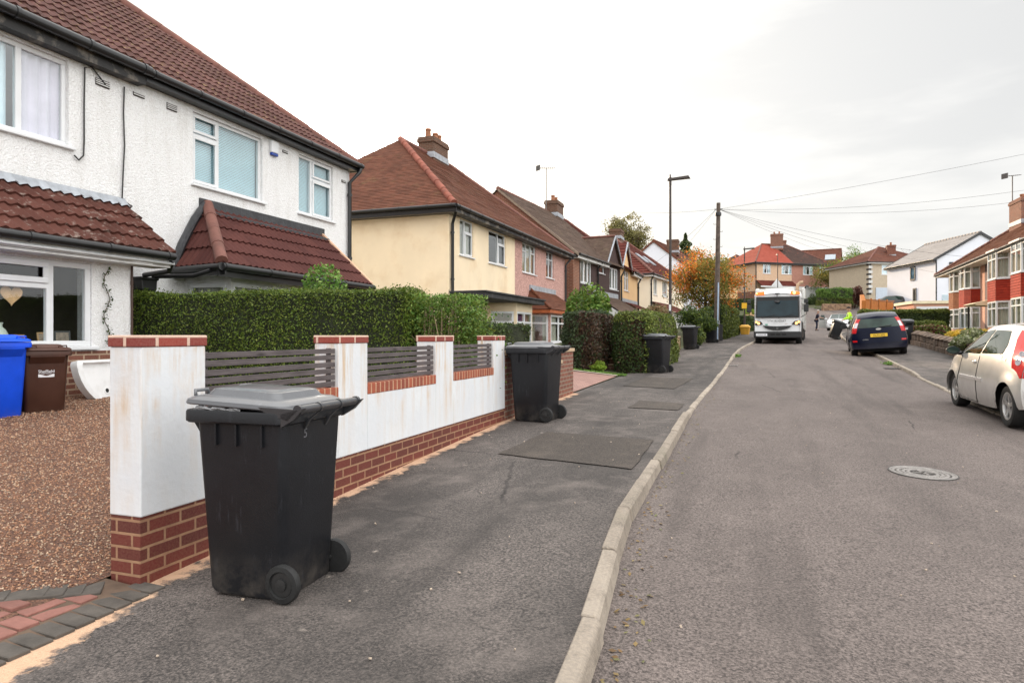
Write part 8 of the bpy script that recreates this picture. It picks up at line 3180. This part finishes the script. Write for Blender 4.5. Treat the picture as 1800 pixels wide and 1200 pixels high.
hedge('hedge', 'long dark hedge above the tall hedge with the painted lit side, below the tan house', 'hedge', *at(1316, 0, 82)[:2], 4.2, 5.9, 9, 1.5, R(12), 9000, 0.09, [L_CONIFER], CORE, r=0.25)
bush('garden_shrub', 'lime-yellow shrub left of the lorry', 'shrub', *at(1319, 0, 72)[:2], 2.4, (1.0, 1.0, 1.3), 3000, 0.08, [L_LIME], rise=1.0)
# grit bin
t = thing('grit_bin', 'small yellow grit bin on the left pavement by the hedge with the painted lit side', 'grit bin', (-0.05, 50.0, gz(-0.05, 50.0)), R(-8))
GRIT = simple('yellow_grit_bin', (0.62, 0.33, 0.04), 0.55, 0.12, 5)
m = MB()
m.loft([rrect(0, 0, 0.26, 0.24, 0.04, 0.0), rrect(0, 0, 0.32, 0.3, 0.05, 0.46), rrect(0, 0, 0.345, 0.325, 0.05, 0.47), rrect(0, 0, 0.345, 0.325, 0.05, 0.50)])
m.build('body', GRIT, t, smooth=True, angle=40)
m = MB()
m.loft([rrect(0, 0, 0.35, 0.33, 0.06, 0.505), rrect(0, 0, 0.34, 0.32, 0.06, 0.56), rrect(-0.02, 0.02, 0.22, 0.2, 0.06, 0.68)])
m.build('lid', GRIT, t, smooth=True, angle=40)
t = thing('wooden_sign_post', 'pale wooden post at the pavement edge left of the lorry', 'post', (*at(1320, 0, 60)[:2], gz(*at(1320, 0, 60)[:2])))
m = MB()
m.box(-0.07, 0.07, -0.07, 0.07, -0.1, 1.5)
m.box(-0.45, 0.45, -0.03, 0.03, 0.9, 1.3)
m.build('post', simple('pale_timber', s(205, 170, 130), 0.8, 0.2, 5), t)

# autumn tree
def mi_aut(p, k):
    o = (p[:, 0] < -0.4) & (p[:, 2] > 3.4) | (p[:, 0] > 1.5) | (p[:, 2] > 4.9) | ((p[:, 0] < -0.9) & (p[:, 2] > 2.6))
    r_ = rng.uniform(0, 1, len(p))
    kk = (k % 5 == 0)
    return np.where(o, np.where(r_ < 0.55, 1, 0), np.where((r_ < 0.08) | (kk & (r_ < 0.3)), 1, 0))


tree('autumn_tree', 'orange and olive autumn tree behind the telegraph pole', -2.45, 44.2, 1.5, 5.6, 1.3, (2.3, 2.1, 2.2), 21000, 0.062, [L_AUT, L_ORANGE], mi_fn=mi_aut, limbs=12, clusters=70, spread=0.85, crown_c=(0.05, 0, 3.2), tr=0.13)
a = at(1100, 0, 82)
tree('deciduous_tree', 'tall thinning tree with fine branches behind the ivory house chimney', a[0], a[1], 4.0, 12.9, 4.6, (2.9, 2.7, 4.2), 12000, 0.10, [L_AUTG], limbs=20, clusters=10, spread=0.65, crown_c=(0, 0, 8.8), tr=0.2, fine=2, up=1.5)
a = at(1205, 0, 116)
t = thing('conifer_tree', 'dark pointed conifer behind the brown roofed house', 'tree', (a[0], a[1], 7.0))
m = MB()
m.tube([(0, 0, -1), (0, 0, 11.8)], [0.25, 0.05], 8)
m.build('trunk', BARK, t)
n = 5000
hh = rng.uniform(0, 1, n) ** 0.7
rr = (1 - hh) * 6.2 * rng.uniform(0.35, 1.0, n) * (0.75 + 0.25 * np.sin(hh * 40))
th = rng.uniform(0, 6.28, n)
p = np.stack([rr * np.cos(th), rr * np.sin(th), 1.5 + hh * 10.6], 1)
V, Fv = leaf_quads(p, 0.17)
np_mesh('crown', V, Fv, [L_CONIFER], t)

# ---- far centre and right
a = at(1412, 0, 84)
bush('rounded_shrub', 'dark round clipped bush right of the lorry, below the rose house', 'shrub', *at(1427, 0, 86)[:2], 4.3, (0.95, 0.9, 1.1), 6000, 0.06, [L_CONIFER], lumps=18, rise=1.25)
bush('ground_plant', 'yellow-green low planting at the kerb below the round bush', 'shrub', *at(1432, 0, 82)[:2], 3.9, (1.5, 0.8, 0.55), 3500, 0.07, [L_LIME, L_SHRUB], lumps=10, mi_fn=lambda p: rng.integers(0, 2, len(p)))
p0, p1 = at(1447, 0, 79), at(1497, 0, 79)
RUBBLE = pebble('rubble_stone', s(170, 140, 112), s(110, 88, 72), 5, 0.05)
t = thing('retaining_wall', 'rubble stone retaining wall under the bright green hedge at the junction', 'wall', (*p0[:2], 4.0))
fw_ = Fr(p0[:2], p1[:2])
m = MB((*p0[:2], 4.0))
m.fbox(fw_, 0, fw_.L, -0.5, 0, 3.0, 5.15)
m.build('stonework', RUBBLE, t, bevel=0.05)
cx, cy = (p0[0] + p1[0]) / 2, (p0[1] + p1[1]) / 2
hedge('hedge', 'bright green hedge on the stone retaining wall, in front of the rose house', 'hedge', cx - 0.2, cy + 1.1, 5.0, 7.05, 3.85, 1.6, math.atan2(p1[1] - p0[1], p1[0] - p0[0]), 16000, 0.06, [L_SHRUB, L_OLIVE], CORE, r=0.35, rough=0.1, mi_fn=lambda p: np.where(p[:, 2] > -0.2, 0, 1))
bush('garden_shrub', 'maroon leaved shrub between the bright hedge and the orange fence', 'shrub', *at(1506, 0, 80)[:2], 4.6, (1.1, 1.0, 1.5), 4000, 0.08, [L_RED], lumps=9, rise=1.0)
a = at(1478, 0, 98)
tree('deciduous_tree', 'yellow-green tree between the rose house and the buff house', a[0], a[1], 5.6, 7.4, 1.6, (3.6, 3.0, 3.3), 14000, 0.11, [L_AUT, L_SHRUB], limbs=10, clusters=50, spread=1.3, crown_c=(0, 0, 4.0), tr=0.16, mi_fn=lambda p, k: (k % 3 == 0).astype(int))
a = at(1512, 0, 104)
tree('deciduous_tree', 'dark green tree rising behind the buff house roof', a[0], a[1], 6.0, 9.2, 2.0, (3.4, 3.0, 3.8), 12000, 0.12, [L_SHRUB, L_PRIVET], limbs=10, clusters=50, spread=1.3, crown_c=(0, 0, 5.6), tr=0.16, mi_fn=lambda p, k: (k % 2 == 0).astype(int))
for i, (px_, Z, h_, lab) in enumerate(((1543, 108, 15.6, 'leafless fine twigged tree top left of the buff house chimney'), (1598, 110, 15.4, 'leafless fine twigged tree top right of the buff house chimney'))):
    a = at(px_, 0, Z)
    tree('bare_tree', lab, a[0], a[1], 6.5, h_ - 5.6, 5, (2.6, 2.0, 2.6), 260, 0.08, [L_BROWN], limbs=14, clusters=0, spread=0.3, crown_c=(0, 0, h_ - 8.6), tr=0.1, fine=1, up=1.2)
# orange fence
p0, p1 = at(1514, 0, 58), at(1572, 0, 62)
t = thing('timber_fence', 'new orange timber panel fence below the pale garage door', 'fence', (*p0[:2], 2.4))
off = (*p0[:2], 2.4)
ORANGE = simple('orange_stained_timber', (0.38, 0.125, 0.018), 0.75, 0.18, 6, 30, 0.004)
f = Fr(p0[:2], p1[:2])
for k in range(4):
    m = MB(off)
    u0 = 0.3 + k * (f.L - 0.3) / 4
    for q in range(12):
        m.fbox(f, u0 + 0.06 + q * 0.075 * (f.L / 4.6), u0 + 0.06 + (q + 0.94) * 0.075 * (f.L / 4.6), -0.02 + 0.006 * (q % 2), 0.0 + 0.006 * (q % 2), 2.3, 4.55 - 0.02 * k)
    m.fbox(f, u0 + .05, u0 + (f.L - .3) / 4 - .05, 0.008, 0.05, 3.2, 3.3)
    m.fbox(f, u0 + .05, u0 + (f.L - .3) / 4 - .05, -0.04, 0.05, 4.55, 4.6)
    m.build('panel', ORANGE, t)
    m = MB(off)
    m.fbox(f, u0 - 0.05, u0 + 0.05, -0.05, 0.06, 2.2, 4.7)
    m.build('post', ORANGE, t)
m = MB(off)                                       # near panel seen edge on
g = Fr((p0[0] - 0.05, p0[1] - 1.6), (p0[0] + 0.05, p0[1]))
m.fbox(g, 0, g.L, -0.16, 0.16, 2.2, 4.35)
m.hexa([g.p(0, -0.16, 4.35), g.p(g.L, -0.16, 4.35), g.p(g.L, 0.16, 4.35), g.p(0, 0.16, 4.35)], [g.p(0, -0.16, 4.36), g.p(g.L, -0.16, 4.95), g.p(g.L, 0.16, 4.95), g.p(0, 0.16, 4.36)])
m.build('panel', ORANGE, t)
# long stepped hedges of the right gardens
p0, p1 = at(1510, 0, 45), at(1664, 0, 43.5)
hedge('hedge', 'long straight dark topped hedge below the modern white house', 'hedge', (p0[0] + p1[0]) / 2, (p0[1] + p1[1]) / 2, 1.4, 3.1, math.hypot(p1[0] - p0[0], p1[1] - p0[1]), 1.3, math.atan2(p1[1] - p0[1], p1[0] - p0[0]), 26000, 0.055, [L_CONIFER, L_OLIVE], CORE, r=0.2, rough=0.05, mi_fn=lambda p: np.where(p[:, 2] > 0.62, 1, 0))
p0, p1 = at(1592, 0, 37), at(1664, 0, 36)
hedge('hedge', 'middle stepped hedge in front of the bay fronted house', 'hedge', (p0[0] + p1[0]) / 2, (p0[1] + p1[1]) / 2, 1.0, 2.18, math.hypot(p1[0] - p0[0], p1[1] - p0[1]), 0.9, math.atan2(p1[1] - p0[1], p1[0] - p0[0]), 10000, 0.05, [L_CONIFER, L_OLIVE], CORE, r=0.2, rough=0.05, mi_fn=lambda p: np.where(p[:, 2] > 0.38, 1, 0))
p0, p1 = at(1602, 0, 32.5), at(1668, 0, 31)
hedge('hedge', 'low reddish hedge just behind the rough stone wall', 'hedge', (p0[0] + p1[0]) / 2, (p0[1] + p1[1]) / 2, 0.9, 1.86, math.hypot(p1[0] - p0[0], p1[1] - p0[1]), 0.7, math.atan2(p1[1] - p0[1], p1[0] - p0[0]), 7000, 0.045, [L_RED, L_OLIVE], CORE_B, r=0.15, rough=0.06, mi_fn=lambda p: rng.integers(0, 2, len(p)))
# rough stone wall at the right pavement
t = thing('stone_wall', 'rough dark gritstone garden wall at the back of the right pavement', 'garden wall', (6.7, 32.4, 0.9))
GRITS = pebble('gritstone', s(128, 108, 92), s(88, 74, 64), 4, 0.04, dirt=(s(60, 54, 44), 0.6))
off = (6.7, 32.4, 0.9)
for row in range(3):
    m = MB(off)
    y = 32.5
    while y > 19.0:
        L = random.uniform(0.45, 0.85)
        zb_ = gr(y - L / 2) - 0.05
        h0, h1_ = ((0, 0.24), (0.243, 0.46), (0.463, 0.64))[row]
        d = random.uniform(-0.025, 0.025)
        x = 6.62 + 0.004 * (y - 27)
        ww = 0.0 if row < 2 else 0.03
        if row == 2:
            rg = lambda yy: [(x + 0.0 - ww + d, yy, zb_ + h0), (x - 0.03 - ww + d, yy, zb_ + h0 + 0.06), (x + 0.06 + d, yy, zb_ + h1_ - 0.05), (x + 0.17, yy, zb_ + h1_ + d), (x + 0.28, yy, zb_ + h1_ - 0.06), (x + 0.36, yy, zb_ + h0 + 0.1), (x + 0.35, yy, zb_ + h0)]
            m.loft([rg(y), rg(y - L + 0.02)])
        else:
            o_ = 0.04 if row == 0 else 0.0
            m.box(x - o_ + d, x + 0.33, y - L + 0.015, y, zb_ + h0, zb_ + h1_)
        y -= L
    m.build('stone_course', GRITS, t, bevel=0.03)
bush('variegated_shrub', 'silvery variegated bush spilling over the rough stone wall', 'shrub', 6.98, 25.2, 0.66, (0.72, 1.9, 0.52), 9000, 0.05, [L_SILVER, L_OLIVE], lumps=14, mi_fn=lambda p: (rng.uniform(0, 1, len(p)) < 0.3).astype(int), rise=0.9)
p0, p1 = at(1655, 0, 27), at(1720, 0, 24)
hedge('hedge', 'golden topped hedge behind the variegated bush', 'hedge', 8.6, 27.3, 0.7, 1.56, 3.4, 0.9, R(8), 9000, 0.045, [L_YELLOW, L_OLIVE], CORE, r=0.2, rough=0.09, stray=0.2, mi_fn=lambda p: np.where(p[:, 2] > 0.26, 0, 1))
bush('golden_shrub', 'feathery golden yellow shrub above the rough stone wall', 'shrub', 7.4, 29.0, 0.95, (0.5, 0.8, 0.42), 2600, 0.05, [L_YELLOW], lumps=9, rise=0.9)
# a few weeds at the kerb
for (x, y, lab) in ((-0.30, 25.6, 'small green weed growing at the left kerb'), (4.12, 23.2, 'small green weed growing at the right kerb')):
    p = rng.normal(size=(160, 3)) * np.array([0.07, 0.12, 0.03]) + np.array([0, 0, 0.04])
    V, Fv = leaf_quads(p, 0.03)
    o = np_mesh('weed', V, Fv, [L_SHRUB])
    o.location = (x, y, zr(x, y))
    tag(o, lab, 'weed', kind='stuff')
